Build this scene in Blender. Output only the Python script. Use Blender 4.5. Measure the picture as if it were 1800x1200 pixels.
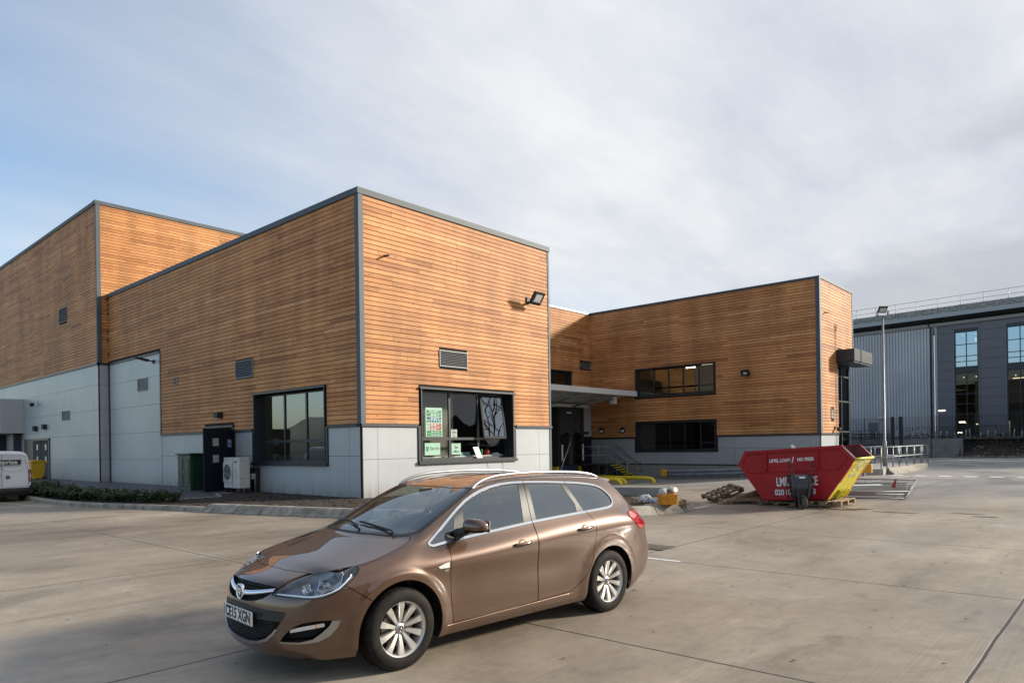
import bpy, bmesh, math, random
import numpy as np
from mathutils import Vector, Matrix
from mathutils.bvhtree import BVHTree
for o in list(bpy.data.objects): bpy.data.objects.remove(o, do_unlink=True)
SC = bpy.context.scene; COL = SC.collection
# ---------------------------------------------------------------- camera (world x,y follow the building's two wall directions)
cam = bpy.data.cameras.new('camera'); camo = bpy.data.objects.new('camera', cam); COL.objects.link(camo)
EYE = Vector((-13.634, -18.769, 1.80)); RT = Vector((.66730, -.74479, 0)); FW = Vector((.74479, .66730, 0)); UP = Vector((0, 0, 1))
TH = .015
_r = RT*math.cos(TH) - UP*math.sin(TH); _u = RT*math.sin(TH) + UP*math.cos(TH)
camo.matrix_world = Matrix((( _r.x,_u.x,-FW.x,EYE.x),(_r.y,_u.y,-FW.y,EYE.y),(_r.z,_u.z,-FW.z,EYE.z),(0,0,0,1)))
cam.sensor_width = 36; cam.lens = 36*1229/1800; cam.shift_y = 181/1800; cam.clip_start = .1; cam.clip_end = 5000
SC.camera = camo
# ---------------------------------------------------------------- sky, sun, exposure
SUN = Vector((1.0,-.74,.46)).normalized()
el = math.asin(SUN.z); az = math.atan2(SUN.x, SUN.y)
w = bpy.data.worlds.new('World'); SC.world = w; w.use_nodes = True
nt = w.node_tree; N = nt.nodes; L = nt.links; bg = N['Background']
sky = N.new('ShaderNodeTexSky'); sky.sky_type = 'NISHITA'; sky.sun_disc = False; sky.sun_elevation = el; sky.sun_rotation = az
sky.dust_density = 1.5; sky.air_density = 1.0; sky.ozone_density = 1.2
tc = N.new('ShaderNodeTexCoord'); sep = N.new('ShaderNodeSeparateXYZ'); L.new(tc.outputs['Generated'], sep.inputs[0])
def M_(op, a, b=None, c=None):
    n = N.new('ShaderNodeMath'); n.operation = op
    for i,v in enumerate((a,b,c)):
        if v is None: continue
        if isinstance(v,(int,float)): n.inputs[i].default_value = v
        else: L.new(v, n.inputs[i])
    return n.outputs[0]
def RAMP(src, stops):
    r = N.new('ShaderNodeValToRGB'); e = r.color_ramp.elements
    while len(e) < len(stops): e.new(.5)
    for i,(p,c) in enumerate(stops): e[i].position = p; e[i].color = (*c,1) if isinstance(c,tuple) else (c,c,c,1)
    L.new(src, r.inputs[0]); return r.outputs[0]
# project the view direction on a cloud deck: long soft streaks
zc = M_('ADD', M_('MAXIMUM', sep.outputs[2], 0.0), .16)
cx = M_('DIVIDE', sep.outputs[0], zc); cy = M_('DIVIDE', sep.outputs[1], zc)
cmb = N.new('ShaderNodeCombineXYZ'); L.new(cx,cmb.inputs[0]); L.new(cy,cmb.inputs[1])
mp = N.new('ShaderNodeMapping'); mp.inputs['Rotation'].default_value = (0,0,math.radians(-18)); mp.inputs['Scale'].default_value = (.42,1.05,1); mp.inputs['Location'].default_value = (3.1,1.7,0); L.new(cmb.outputs[0],mp.inputs[0])
n1 = N.new('ShaderNodeTexNoise'); n1.inputs['Scale'].default_value = .85; n1.inputs['Detail'].default_value = 7; n1.inputs['Roughness'].default_value = .52; n1.inputs['Distortion'].default_value = .35; L.new(mp.outputs[0],n1.inputs['Vector'])
mp2 = N.new('ShaderNodeMapping'); mp2.inputs['Scale'].default_value = (.5,.9,1); mp2.inputs['Location'].default_value = (7.3,4.2,0); L.new(cmb.outputs[0],mp2.inputs[0])
n2 = N.new('ShaderNodeTexNoise'); n2.inputs['Scale'].default_value = 1.9; n2.inputs['Detail'].default_value = 6; n2.inputs['Roughness'].default_value = .58; L.new(mp2.outputs[0],n2.inputs['Vector'])
# more cloud towards the sun side (+x), clearer towards -x,+y
side_ = M_('ADD', M_('MULTIPLY', sep.outputs[0], .46), M_('MULTIPLY', sep.outputs[1], -.34))
cov = M_('ADD', n1.outputs[0], side_)
covr = RAMP(cov, [(.20,0.0),(.40,.45),(.62,.92),(.85,1.0)])
# brightness of the cloud: bright veil with grey undersides
shade = RAMP(M_('ADD', n2.outputs[0], M_('MULTIPLY', sep.outputs[2], .10)), [(.28,(.62,.67,.76)),(.42,(.73,.78,.87)),(.56,(.87,.90,.95)),(.70,(1.02,1.02,1.03))])
# a darker bank low in the sky on the right
low = M_('SUBTRACT', 1.0, M_('MULTIPLY', sep.outputs[2], 2.4))
bankn = N.new('ShaderNodeTexNoise'); bankn.inputs['Scale'].default_value = 2.2; bankn.inputs['Detail'].default_value = 8; mp3 = N.new('ShaderNodeMapping'); mp3.inputs['Scale'].default_value = (1,1,3.2); L.new(tc.outputs['Generated'],mp3.inputs[0]); L.new(mp3.outputs[0],bankn.inputs['Vector'])
bank = RAMP(M_('ADD', M_('MULTIPLY', low, .55), M_('ADD', M_('MULTIPLY', bankn.outputs[0], .60), M_('MULTIPLY', M_('ABSOLUTE', sep.outputs[1]), -.45))), [(.40,0.0),(.47,.85),(.58,1.0)])
mixb = N.new('ShaderNodeMixRGB'); L.new(M_('MULTIPLY',bank,.58),mixb.inputs[0]); L.new(shade,mixb.inputs[1]); mixb.inputs[2].default_value = (.47,.50,.56,1)
sc = N.new('ShaderNodeMixRGB'); sc.blend_type = 'MULTIPLY'; sc.inputs[0].default_value = 1; L.new(mixb.outputs[0],sc.inputs[1]); CLOUD = 3.85; sc.inputs[2].default_value = (CLOUD,CLOUD,CLOUD,1)
mx = N.new('ShaderNodeMixRGB'); L.new(covr,mx.inputs[0]); L.new(sky.outputs[0],mx.inputs[1]); L.new(sc.outputs[0],mx.inputs[2])
L.new(mx.outputs[0], bg.inputs[0]); bg.inputs[1].default_value = .14
sl = bpy.data.lights.new('sun','SUN'); sl.energy = 4.4; sl.angle = math.radians(5.5); sl.color = (1,.915,.77)
so = bpy.data.objects.new('sun', sl); COL.objects.link(so); so.rotation_euler = SUN.to_track_quat('Z','Y').to_euler(); so.location = (30,-40,30)
SC.view_settings.view_transform = 'Standard'; SC.view_settings.look = 'None'; SC.view_settings.exposure = .75; SC.view_settings.gamma = 1
import mathutils
# ---------------------------------------------------------------- helpers
PI = math.pi
def setp(o, label=None, cat=None, group=None, kind=None):
    if label: o['label'] = label
    if cat: o['category'] = cat
    if group: o['group'] = group
    if kind: o['kind'] = kind
    return o
def empty(name, loc=(0,0,0), rz=0, **k):
    o = bpy.data.objects.new(name, None); COL.objects.link(o); o.empty_display_size = .2
    o.location = loc; o.rotation_euler = (0,0,rz); return setp(o, **k)
def link(name, me, mats=(), parent=None, loc=(0,0,0), rot=(0,0,0), **k):
    o = bpy.data.objects.new(name, me); COL.objects.link(o); o.location = loc; o.rotation_euler = rot
    if parent is not None: o.parent = parent
    for m in (mats if isinstance(mats,(list,tuple)) else [mats]):
        if m is not None: me.materials.append(m)
    return setp(o, **k)
class MB:
    """collects simple solids and links them as one mesh object"""
    def __init__(s): s.v = []; s.f = []; s.m = []; s.sm = []
    def add(s, vs, fs, mi=0, smooth=False):
        n = len(s.v); s.v += [tuple(v) for v in vs]
        for f in fs: s.f.append(tuple(n+i for i in f)); s.m.append(mi); s.sm.append(smooth)
        return s
    def box(s, x0,x1,y0,y1,z0,z1, mi=0, M=None):
        vs = [(x,y,z) for x in (x0,x1) for y in (y0,y1) for z in (z0,z1)]
        if M is not None: vs = [M@Vector(v) for v in vs]
        return s.add(vs, [(0,1,3,2),(4,6,7,5),(0,4,5,1),(2,3,7,6),(0,2,6,4),(1,5,7,3)], mi)
    def prism(s, pts, axis, a, b, mi=0, M=None):
        """closed 2D outline extruded along axis 0/1/2 from a to b; pts are the two other coordinates in order"""
        def P(p,t):
            q = list(p); q.insert(axis,t); return M@Vector(q) if M is not None else q
        n = len(pts); vs = [P(p,a) for p in pts]+[P(p,b) for p in pts]
        fs = [tuple(range(n)), tuple(range(2*n-1,n-1,-1))]+[(i,i+n,(i+1)%n+n,(i+1)%n) for i in range(n)]
        return s.add(vs, fs, mi)
    def tube(s, pts, r, n=8, mi=0, caps=True, smooth=True):
        pts = [Vector(p) for p in pts]; R = r if isinstance(r,(list,tuple)) else [r]*len(pts)
        vs = []; fs = []; prev = None
        for i,p in enumerate(pts):
            t = (pts[min(i+1,len(pts)-1)]-pts[max(i-1,0)]).normalized()
            if prev is None:
                a = Vector((0,0,1)) if abs(t.z) < .9 else Vector((1,0,0)); prev = t.cross(a).normalized()
            prev = (prev - t*prev.dot(t)).normalized(); b = t.cross(prev)
            for k in range(n):
                an = 2*PI*k/n; vs.append(p+(prev*math.cos(an)+b*math.sin(an))*R[i])
        for i in range(len(pts)-1):
            for k in range(n):
                fs.append((i*n+k,i*n+(k+1)%n,(i+1)*n+(k+1)%n,(i+1)*n+k))
        s.add(vs, fs, mi, smooth)
        if caps:
            s.f.append(tuple(len(s.v)-len(vs)+k for k in range(n-1,-1,-1))); s.m.append(mi); s.sm.append(False)
            s.f.append(tuple(len(s.v)-n+k for k in range(n))); s.m.append(mi); s.sm.append(False)
        return s
    def lathe(s, prof, n=32, mi=0, M=None, closed=False, a0=0, a1=2*PI, smooth=True):
        """profile (radius, height) turned round z, then placed by M"""
        full = abs(a1-a0-2*PI) < 1e-6; m = n if full else n+1; k = len(prof); vs = []
        for i in range(m):
            an = a0+(a1-a0)*i/n
            for r,h in prof:
                v = Vector((r*math.cos(an), r*math.sin(an), h)); vs.append(M@v if M is not None else v)
        fs = []
        for i in range(n):
            j = (i+1)%m
            for q in range(k if closed else k-1):
                w = (q+1)%k; fs.append((i*k+q, j*k+q, j*k+w, i*k+w))
        return s.add(vs, fs, mi, smooth)
    def grid(s, fn, nu, nv, mi=0, smooth=True, flip=False):
        vs = [fn(i/nu, j/nv) for i in range(nu+1) for j in range(nv+1)]
        fs = []
        for i in range(nu):
            for j in range(nv):
                q = (i*(nv+1)+j,(i+1)*(nv+1)+j,(i+1)*(nv+1)+j+1,i*(nv+1)+j+1); fs.append(q[::-1] if flip else q)
        return s.add(vs, fs, mi, smooth)
    def mesh(s, name='mesh'):
        me = bpy.data.meshes.new(name); me.from_pydata(s.v, [], s.f)
        me.polygons.foreach_set('material_index', s.m); me.polygons.foreach_set('use_smooth', s.sm); me.update()
        return me
    def build(s, name, mats, parent=None, bevel=0, fix=True, **k):
        me = s.mesh(name)
        if fix:
            b = bmesh.new(); b.from_mesh(me); bmesh.ops.recalc_face_normals(b, faces=b.faces); b.to_mesh(me); b.free()
        o = link(name, me, mats, parent, **k)
        if bevel:
            md = o.modifiers.new('bevel','BEVEL'); md.width = bevel; md.segments = 2; md.limit_method = 'ANGLE'; md.angle_limit = math.radians(50)
        return o
def text_mesh(body, size, font_shear=0, extrude=.001, bold=0, sx=1.0, align='CENTER', spacing=1.0):
    c = bpy.data.curves.new('lettering','FONT'); c.body = body; c.size = size; c.align_x = align; c.align_y = 'CENTER'
    c.extrude = extrude; c.shear = font_shear; c.offset = bold; c.space_character = spacing; c.resolution_u = 3
    o = bpy.data.objects.new('lettering', c); COL.objects.link(o)
    dg = bpy.context.evaluated_depsgraph_get(); dg.update()
    me = bpy.data.meshes.new_from_object(o.evaluated_get(dg)); bpy.data.objects.remove(o); bpy.data.curves.remove(c)
    me.materials.clear()
    if sx != 1: me.transform(Matrix.Diagonal((sx,1,1,1)))
    return me
def put_text(name, body, size, M, mat, parent, **k):
    me = text_mesh(body, size, **k); me.transform(M); return link(name, me, mat, parent)
def frame(origin, xdir, ydir):
    """matrix whose local x,y run along xdir,ydir"""
    x = Vector(xdir).normalized(); y = Vector(ydir); y = (y-x*y.dot(x)).normalized(); z = x.cross(y); o = Vector(origin)
    return Matrix(((x.x,y.x,z.x,o.x),(x.y,y.y,z.y,o.y),(x.z,y.z,z.z,o.z),(0,0,0,1)))
def copy_tree(o, parent=None):
    c = o.copy(); COL.objects.link(c)
    if parent is not None: c.parent = parent
    for ch in list(o.children): copy_tree(ch, c)
    return c
# ---------------------------------------------------------------- materials
def mat(name, col, rough=.6, metal=0, **k):
    m = bpy.data.materials.new(name); m.use_nodes = True; b = m.node_tree.nodes['Principled BSDF']
    b.inputs['Base Color'].default_value = (*col,1); b.inputs['Roughness'].default_value = rough; b.inputs['Metallic'].default_value = metal
    for a,v in k.items():
        b.inputs[a.replace('_',' ')].default_value = v
    return m
def nodes(m): nt = m.node_tree; return nt, nt.nodes, nt.links, nt.nodes['Principled BSDF']
def noise_var(m, c1, c2, scale=3, detail=6, rough=None, bump=0, bscale=40, coords='Object', stretch=(1,1,1), lo=.35, hi=.65):
    nt,N,L,b = nodes(m)
    tc = N.new('ShaderNodeTexCoord'); mp = N.new('ShaderNodeMapping'); mp.inputs['Scale'].default_value = stretch
    L.new(tc.outputs[coords], mp.inputs[0])
    n = N.new('ShaderNodeTexNoise'); n.inputs['Scale'].default_value = scale; n.inputs['Detail'].default_value = detail; L.new(mp.outputs[0], n.inputs['Vector'])
    r = N.new('ShaderNodeValToRGB'); r.color_ramp.elements[0].position = lo; r.color_ramp.elements[1].position = hi
    r.color_ramp.elements[0].color = (*c1,1); r.color_ramp.elements[1].color = (*c2,1)
    L.new(n.outputs[0], r.inputs[0]); L.new(r.outputs[0], b.inputs['Base Color'])
    if rough:
        q = N.new('ShaderNodeMapRange'); q.inputs[3].default_value = rough[0]; q.inputs[4].default_value = rough[1]
        L.new(n.outputs[0], q.inputs[0]); L.new(q.outputs[0], b.inputs['Roughness'])
    if bump:
        n2 = N.new('ShaderNodeTexNoise'); n2.inputs['Scale'].default_value = bscale; n2.inputs['Detail'].default_value = 5; L.new(mp.outputs[0], n2.inputs['Vector'])
        bp = N.new('ShaderNodeBump'); bp.inputs['Strength'].default_value = 1; bp.inputs['Distance'].default_value = bump
        L.new(n2.outputs[0], bp.inputs['Height']); L.new(bp.outputs[0], b.inputs['Normal'])
    return m
def nmat(name, c1, c2, rough=.7, metal=0, **k):
    kk = {a:k.pop(a) for a in list(k) if a[0].isupper()}
    return noise_var(mat(name, c1, rough, metal, **kk), c1, c2, **k)
# ---------------------------------------------------------------- car body surface
def car_surface(levels=3):
    """smooth closed skin of the estate car: control net solved so the subdivided surface passes through it"""
    # plan half-width (z about .58)
    def interp(x, tab):
        for (a, p), (b, q) in zip(tab, tab[1:]):
            if a >= x >= b: return p + (q - p) * (a - x) / (a - b)
        return tab[0][1] if x > tab[0][0] else tab[-1][1]
    S = [ # E x,y,z ; T0 x,z ; lower rows x ; W ; k5 z ; k6 y,z
     (.56,.60,.80, .65,.826, .755,.665, .675,.655,.715),
     (.48,.640,.842,.53,.866, .60,.782, .72,.765,.780),
     (.36,.665,.876,.40,.902, .42,.856, .765,.812,.832),
     (.18,.690,.918,.26,.938, .20,.896, .785,.848,.868),
     (0,.705,.962, .13,.975, 0,.907, .80,.862,.893),
     (-.14,.712,1.0,.03,1.006, -.16,.908, .81,.855,.912),
     (-.27,.702,1.045,-.05,1.035, -.32,.907, .825,.832,.932),
     (-.50,.664,1.165,-.30,1.155, -.52,.906, .835,.815,.955),
     (-.75,.630,1.288,-.58,1.283, -.76,.906, .845,.812,.975),
     (-.98,.605,1.382,-.87,1.392, -.99,.906, .855,.815,.99),
     (-1.2,.590,1.432,-1.12,1.447, -1.2,.906, .865,.818,1.005),
     (-1.5,.580,1.458,-1.46,1.483, -1.5,.906, .88,.822,1.025),
     (-1.9,.580,1.464,-1.9,1.497, -1.9,.907, .90,.826,1.048),
     (-2.35,.575,1.455,-2.35,1.492, -2.35,.909, .925,.828,1.068),
     (-2.75,.567,1.430,-2.77,1.466, -2.75,.909, .94,.820,1.085),
     (-2.97,.562,1.400,-3.02,1.435, -2.98,.900, .945,.800,1.082),
     (-3.12,.575,1.325,-3.18,1.335, -3.16,.878, .94,.772,1.06),
     (-3.28,.600,1.175,-3.35,1.175, -3.32,.845, .92,.742,1.01),
     (-3.42,.625,1.035,-3.49,1.04, -3.46,.795, .88,.705,.95),
     (-3.49,.625,.965,-3.55,.975, -3.60,.70, .83,.665,.87)]
    N = len(S)
    zk = [.18,.26,.42,.58,.71]
    off = [-.075,-.03,-.006,0,0]
    K = 9
    verts = []; idx = {}
    def add(key, p):
        idx[key] = len(verts); verts.append(tuple(p))
    for s,(ex,ey,ez,tx,tz,lx,W,z5,y6,z6) in enumerate(S):
        door = 1 if -2.2 < lx < -.4 else 0
        for k in range(5):
            z = zk[k]; o = off[k]; x = lx
            if door and k in (2,3,4): o -= (.010,.017,.010)[k-2]
            if s == 0:
                z = (.19,.27,.38,.50,.60)[k]; x = (.67,.72,.755,.765,.755)[k]; o = (-.03,-.01,0,0,0)[k]
            if s >= N-3: z = (.24,.31,.45,.59,.71)[k]
            if s == N-1: x = (-3.50,-3.57,-3.62,-3.62,-3.57)[k]
            if s == N-2: x = (-3.40,-3.45,-3.48,-3.48,-3.46)[k]
            add((s,k),(x, W+o, z))
        x5 = lx if 0 < s < N-1 else (.735 if s == 0 else -3.55)
        w5 = W - (.004 if 0 < s < N-1 else .0)
        if s in (1,2): w5 -= .012
        if s >= N-3: w5 -= .02
        x6 = lx + (ex-lx)*(.5 if 1 < s < N-1 else .35)
        add((s,5),(x5,w5,z5)); add((s,6),(x6,y6,z6))
        m = .5
        b = .014 if -3.1 < ex < -.4 else .022
        add((s,7),(x6+(ex-x6)*m,(y6+ey)/2+b,(z6+ez)/2+(.012 if ex>-.2 else 0)))
        add((s,8),(ex,ey,ez))
        q = (.38/ey)**2
        add(('T1',s),(tx+(ex-tx)*q,.38,tz+(ez-tz)*q))
        add(('T0',s),(tx,0,tz))
    F = { # front columns y: list of (x,z) for k0..k7   (k8 = T rows of s=0)
      0:(0,[(.80,.17),(.90,.205),(.955,.30),(.972,.42),(.968,.54),(.952,.64),(.905,.735),(.80,.785)]),
      1:(.22,[(.79,.17),(.89,.207),(.94,.30),(.955,.42),(.95,.54),(.932,.64),(.885,.73),(.785,.782)]),
      2:(.45,[(.745,.17),(.83,.215),(.872,.31),(.885,.43),(.878,.54),(.862,.635),(.82,.715),(.735,.768)])}
    # rear columns
    R = {0:(0,[(-3.50,.24),(-3.66,.30),(-3.725,.45),(-3.72,.60),(-3.66,.71),(-3.635,.80),(-3.625,.88),(-3.60,.935)]),
         1:(.28,[(-3.50,.24),(-3.655,.30),(-3.715,.45),(-3.71,.60),(-3.65,.71),(-3.625,.80),(-3.615,.88),(-3.59,.93)]),
         2:(.50,[(-3.49,.24),(-3.63,.30),(-3.685,.45),(-3.68,.60),(-3.62,.71),(-3.60,.80),(-3.585,.88),(-3.56,.925)])}
    for f,(y,L) in F.items():
        for k,(x,z) in enumerate(L): add(('F',f,k),(x,y,z))
    for f,(y,L) in R.items():
        for k,(x,z) in enumerate(L): add(('R',f,k),(x,y,z))
    # top grid lateral rows: T0 (y0), T1 ; front block has three columns f0,f1,f2 -> need an extra lateral row T2
    for s,(ex,ey,ez,tx,tz,*_) in enumerate(S):
        y1 = (.22 if s == 0 else .24 if s < N-1 else .28); y2 = (.43 if s < N-1 else .48)
        for nm,yy in (('T1',y1),('T2',y2)):
            q = (yy/ey)**2.2
            p = (tx+(ex-tx)*q, yy, tz+(ez-tz)*q)
            if nm == 'T1': verts[idx[('T1',s)]] = p
            else: add(('T2',s), p)
    faces = []
    def q(a,b,c,d): faces.append((idx[a],idx[b],idx[c],idx[d]))
    for s in range(N-1):
        for k in range(8): q((s,k),(s,k+1),(s+1,k+1),(s+1,k))
        q((s,8),('T2',s),('T2',s+1),(s+1,8)); q(('T2',s),('T1',s),('T1',s+1),('T2',s+1)); q(('T1',s),('T0',s),('T0',s+1),('T1',s+1))
    T = ['T0','T1','T2']
    def fk(B,f,k,s): return (T[f],s) if k == 8 else (B,f,k)
    for k in range(8):
        for f in range(2):
            q(fk('F',f,k,0),fk('F',f,k+1,0),fk('F',f+1,k+1,0),fk('F',f+1,k,0))
            q(fk('R',f+1,k,N-1),fk('R',f+1,k+1,N-1),fk('R',f,k+1,N-1),fk('R',f,k,N-1))
        q(fk('F',2,k,0),fk('F',2,k+1,0),(0,k+1),(0,k))
        q((N-1,k),(N-1,k+1),fk('R',2,k+1,N-1),fk('R',2,k,N-1))
    n = len(verts)
    mir = {}
    V = list(verts)
    for i,(x,y,z) in enumerate(verts):
        if abs(y) < 1e-6: mir[i] = i
        else: mir[i] = len(V); V.append((x,-y,z))
    Fc = [tuple(reversed(f)) for f in faces] + [tuple(mir[i] for i in f) for f in faces]
    import numpy as np
    tgt = np.array(V); cur = tgt.copy()
    me = bpy.data.meshes.new('car_cage'); me.from_pydata([tuple(v) for v in cur],[],Fc); 
    ob = bpy.data.objects.new('car_cage', me); bpy.context.scene.collection.objects.link(ob)
    md = ob.modifiers.new('s','SUBSURF'); md.levels = 2; md.boundary_smooth='ALL'
    def ev():
        dg = bpy.context.evaluated_depsgraph_get(); dg.update()
        e = ob.evaluated_get(dg); m = e.to_mesh()
        a = np.zeros(len(m.vertices)*3); m.vertices.foreach_get('co', a); e.to_mesh_clear()
        return a.reshape(-1,3)[:len(V)]
    for it in range(5):
        a = ev(); cur += (tgt - a)*.8
        me.vertices.foreach_set('co', cur.ravel()); me.update(); ob.update_tag()
    md.levels = levels
    dg = bpy.context.evaluated_depsgraph_get(); dg.update()
    out = bpy.data.meshes.new_from_object(ob.evaluated_get(dg))
    bpy.data.objects.remove(ob); bpy.data.meshes.remove(me)
    return out
# ---------------------------------------------------------------- the estate car in the foreground
def off_poly(P, d):
    """offset closed 2D outline inwards by d (negative: outwards)"""
    n = len(P); A = sum(P[i][0]*P[(i+1)%n][1]-P[(i+1)%n][0]*P[i][1] for i in range(n)); s = 1 if A > 0 else -1; out = []
    for i in range(n):
        p0,p1,p2 = Vector(P[i-1]),Vector(P[i]),Vector(P[(i+1)%n])
        a = (p1-p0).normalized(); b = (p2-p1).normalized()
        na = Vector((-a.y,a.x))*s; nb = Vector((-b.y,b.x))*s
        m = (na+nb); L = m.length_squared
        m = m*(2/L) if L > .5 else na
        out.append(tuple(p1+m*d*.5*1.0 if L > .5 else p1+na*d))
    return out
def off_poly2(P,d):
    n = len(P); A = sum(P[i][0]*P[(i+1)%n][1]-P[(i+1)%n][0]*P[i][1] for i in range(n)); s = 1 if A > 0 else -1; out = []
    for i in range(n):
        p0,p1,p2 = Vector(P[i-1]),Vector(P[i]),Vector(P[(i+1)%n])
        a = (p1-p0).normalized(); b = (p2-p1).normalized()
        h = (Vector((-a.y,a.x))*s+Vector((-b.y,b.x))*s).normalized()
        c = max(.45, h.dot(Vector((-a.y,a.x))*s)); out.append(tuple(p1+h*(d/c)))
    return out
def smooth_poly(P, n=6, closed=True):
    out = []; N = len(P); R = range(N) if closed else range(N-1)
    g = (lambda i: Vector(P[i%N])) if closed else (lambda i: Vector(P[max(0,min(N-1,i))]))
    for i in R:
        p0,p1,p2,p3 = g(i-1),g(i),g(i+1),g(i+2)
        for k in range(n):
            t = k/n; out.append(tuple(.5*((2*p1)+(p2-p0)*t+(2*p0-5*p1+4*p2-p3)*t*t+(3*p1-p0-3*p2+p3)*t**3)))
    if not closed: out.append(tuple(P[-1]))
    return out
def inside(p, P):
    x,y = p; c = False; j = len(P)-1
    for i in range(len(P)):
        if (P[i][1] > y) != (P[j][1] > y) and x < (P[j][0]-P[i][0])*(y-P[i][1])/(P[j][1]-P[i][1])+P[i][0]: c = not c
        j = i
    return c
def clip_half(P, a, b, keep):
    """keep the side of line a-b on which point keep lies"""
    a,b = Vector(a),Vector(b); n = Vector((-(b-a).y,(b-a).x)); 
    if n.dot(Vector(keep)-a) < 0: n = -n
    out = []
    for i in range(len(P)):
        p,q = Vector(P[i]),Vector(P[(i+1)%len(P)]); dp,dq = n.dot(p-a),n.dot(q-a)
        if dp >= 0: out.append(tuple(p))
        if (dp >= 0) != (dq >= 0): out.append(tuple(p+(q-p)*(dp/(dp-dq))))
    return out
def strip(P, w):
    L = []; R = []
    for i,p in enumerate(P):
        t = (Vector(P[min(i+1,len(P)-1)])-Vector(P[max(0,i-1)])).normalized(); n = Vector((-t.y,t.x))*w/2
        L.append(tuple(Vector(p)+n)); R.append(tuple(Vector(p)-n))
    return L+R[::-1]
class Skin:
    """the smooth skin, cut along outlines projected on it; each cut region gets an id and becomes a part"""
    def __init__(s, me):
        s.src = me
        vs = [v.co.copy() for v in me.vertices]; s.polys = [list(p.vertices) for p in me.polygons]; s.vs = vs
        s.bvh = BVHTree.FromPolygons(vs, s.polys); s.vn = [v.normal.copy() for v in me.vertices]
        s.bm = bmesh.new(); s.bm.from_mesh(me); s.id = s.bm.faces.layers.int.new('pid')
    def normal_at(s, p):
        loc,n,i,d = s.bvh.find_nearest(p)
        if i is None: return Vector((0,0,1)), p
        idx = s.polys[i]; w = mathutils.interpolate.poly_3d_calc([s.vs[k] for k in idx], loc)
        r = Vector((0,0,0))
        for k,a in zip(idx,w): r += s.vn[k]*a
        return r.normalized(), loc
    def cut(s, P, ax, flt, pid, only=None):
        bm = s.bm; a,b = ax; pr = 3-a-b
        xs = [p[0] for p in P]; ys = [p[1] for p in P]; bx = (min(xs)-.02,max(xs)+.02,min(ys)-.02,max(ys)+.02)
        def near(f, q, m=.0):
            lo0 = min(v.co[a] for v in f.verts); hi0 = max(v.co[a] for v in f.verts); lo1 = min(v.co[b] for v in f.verts); hi1 = max(v.co[b] for v in f.verts)
            return hi0 >= q[0]-m and lo0 <= q[1]+m and hi1 >= q[2]-m and lo1 <= q[3]+m
        cand = [f for f in bm.faces if near(f,bx) and flt(f.calc_center_median(), f.normal) and (only is None or f[s.id] in only)]
        for i in range(len(P)):
            p,q = P[i],P[(i+1)%len(P)]; dx,dy = q[0]-p[0],q[1]-p[1]; L = math.hypot(dx,dy)
            if L < 1e-5: continue
            bb = (min(p[0],q[0]),max(p[0],q[0]),min(p[1],q[1]),max(p[1],q[1]))
            no = [0,0,0]; no[a] = -dy/L; no[b] = dx/L; co = [0,0,0]; co[a] = p[0]; co[b] = p[1]
            cs = set(f for f in cand if f.is_valid and near(f,bb,.002))
            if not cs: continue
            ge = list(cs)+list({e for f in cs for e in f.edges})+list({v for f in cs for v in f.verts})
            r = bmesh.ops.bisect_plane(bm, geom=ge, dist=1e-6, plane_co=co, plane_no=no)
            nf = [g for g in r['geom'] if isinstance(g, bmesh.types.BMFace)]
            cand = [f for f in cand if f.is_valid and f not in cs]+list({f for f in nf if f.is_valid})
        out = []
        for f in cand:
            if not f.is_valid: continue
            c = f.calc_center_median()
            if inside((c[a],c[b]),P) and (only is None or f[s.id] in only): f[s.id] = pid; out.append(f)
        return out
    def extract(s, name, pids, mats, parent, lip=.012, push=0, keep=None, recess=0):
        """faces with these ids as one mesh; lip: rim turned inwards; push: whole piece moved along the normal"""
        fs = [f for f in s.bm.faces if f[s.id] in pids and (keep is None or keep(f.calc_center_median()))]
        if not fs: return None
        vm = {}; V = []; F = []; kind = []; nn = []
        for f in fs:
            for v in f.verts:
                if v not in vm:
                    vm[v] = len(V); n,_ = s.normal_at(v.co); nn.append(n); V.append(v.co+n*push)
            F.append([vm[v] for v in f.verts]); kind.append(0)
        if lip:
            fset = set(fs); inner = {}
            for f in fs:
                for l in f.loops:
                    e = l.edge
                    if sum(1 for g in e.link_faces if g in fset) == 1:
                        a,b = vm[l.vert],vm[l.link_loop_next.vert]
                        for q in (a,b):
                            if q not in inner: inner[q] = len(V); V.append(Vector(V[q])-nn[q]*lip); nn.append(nn[q])
                        F.append([b,a,inner[a],inner[b]]); kind.append(1)
        me = bpy.data.meshes.new(name); me.from_pydata(V,[],F); me.update()
        for p in me.polygons: p.use_smooth = True
        ln = []
        for p in me.polygons:
            for li in p.loop_indices:
                ln.append(nn[me.loops[li].vertex_index] if kind[p.index] == 0 else p.normal)
        me.normals_split_custom_set([tuple(n) for n in ln])
        return link(name, me, mats, parent)
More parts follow.
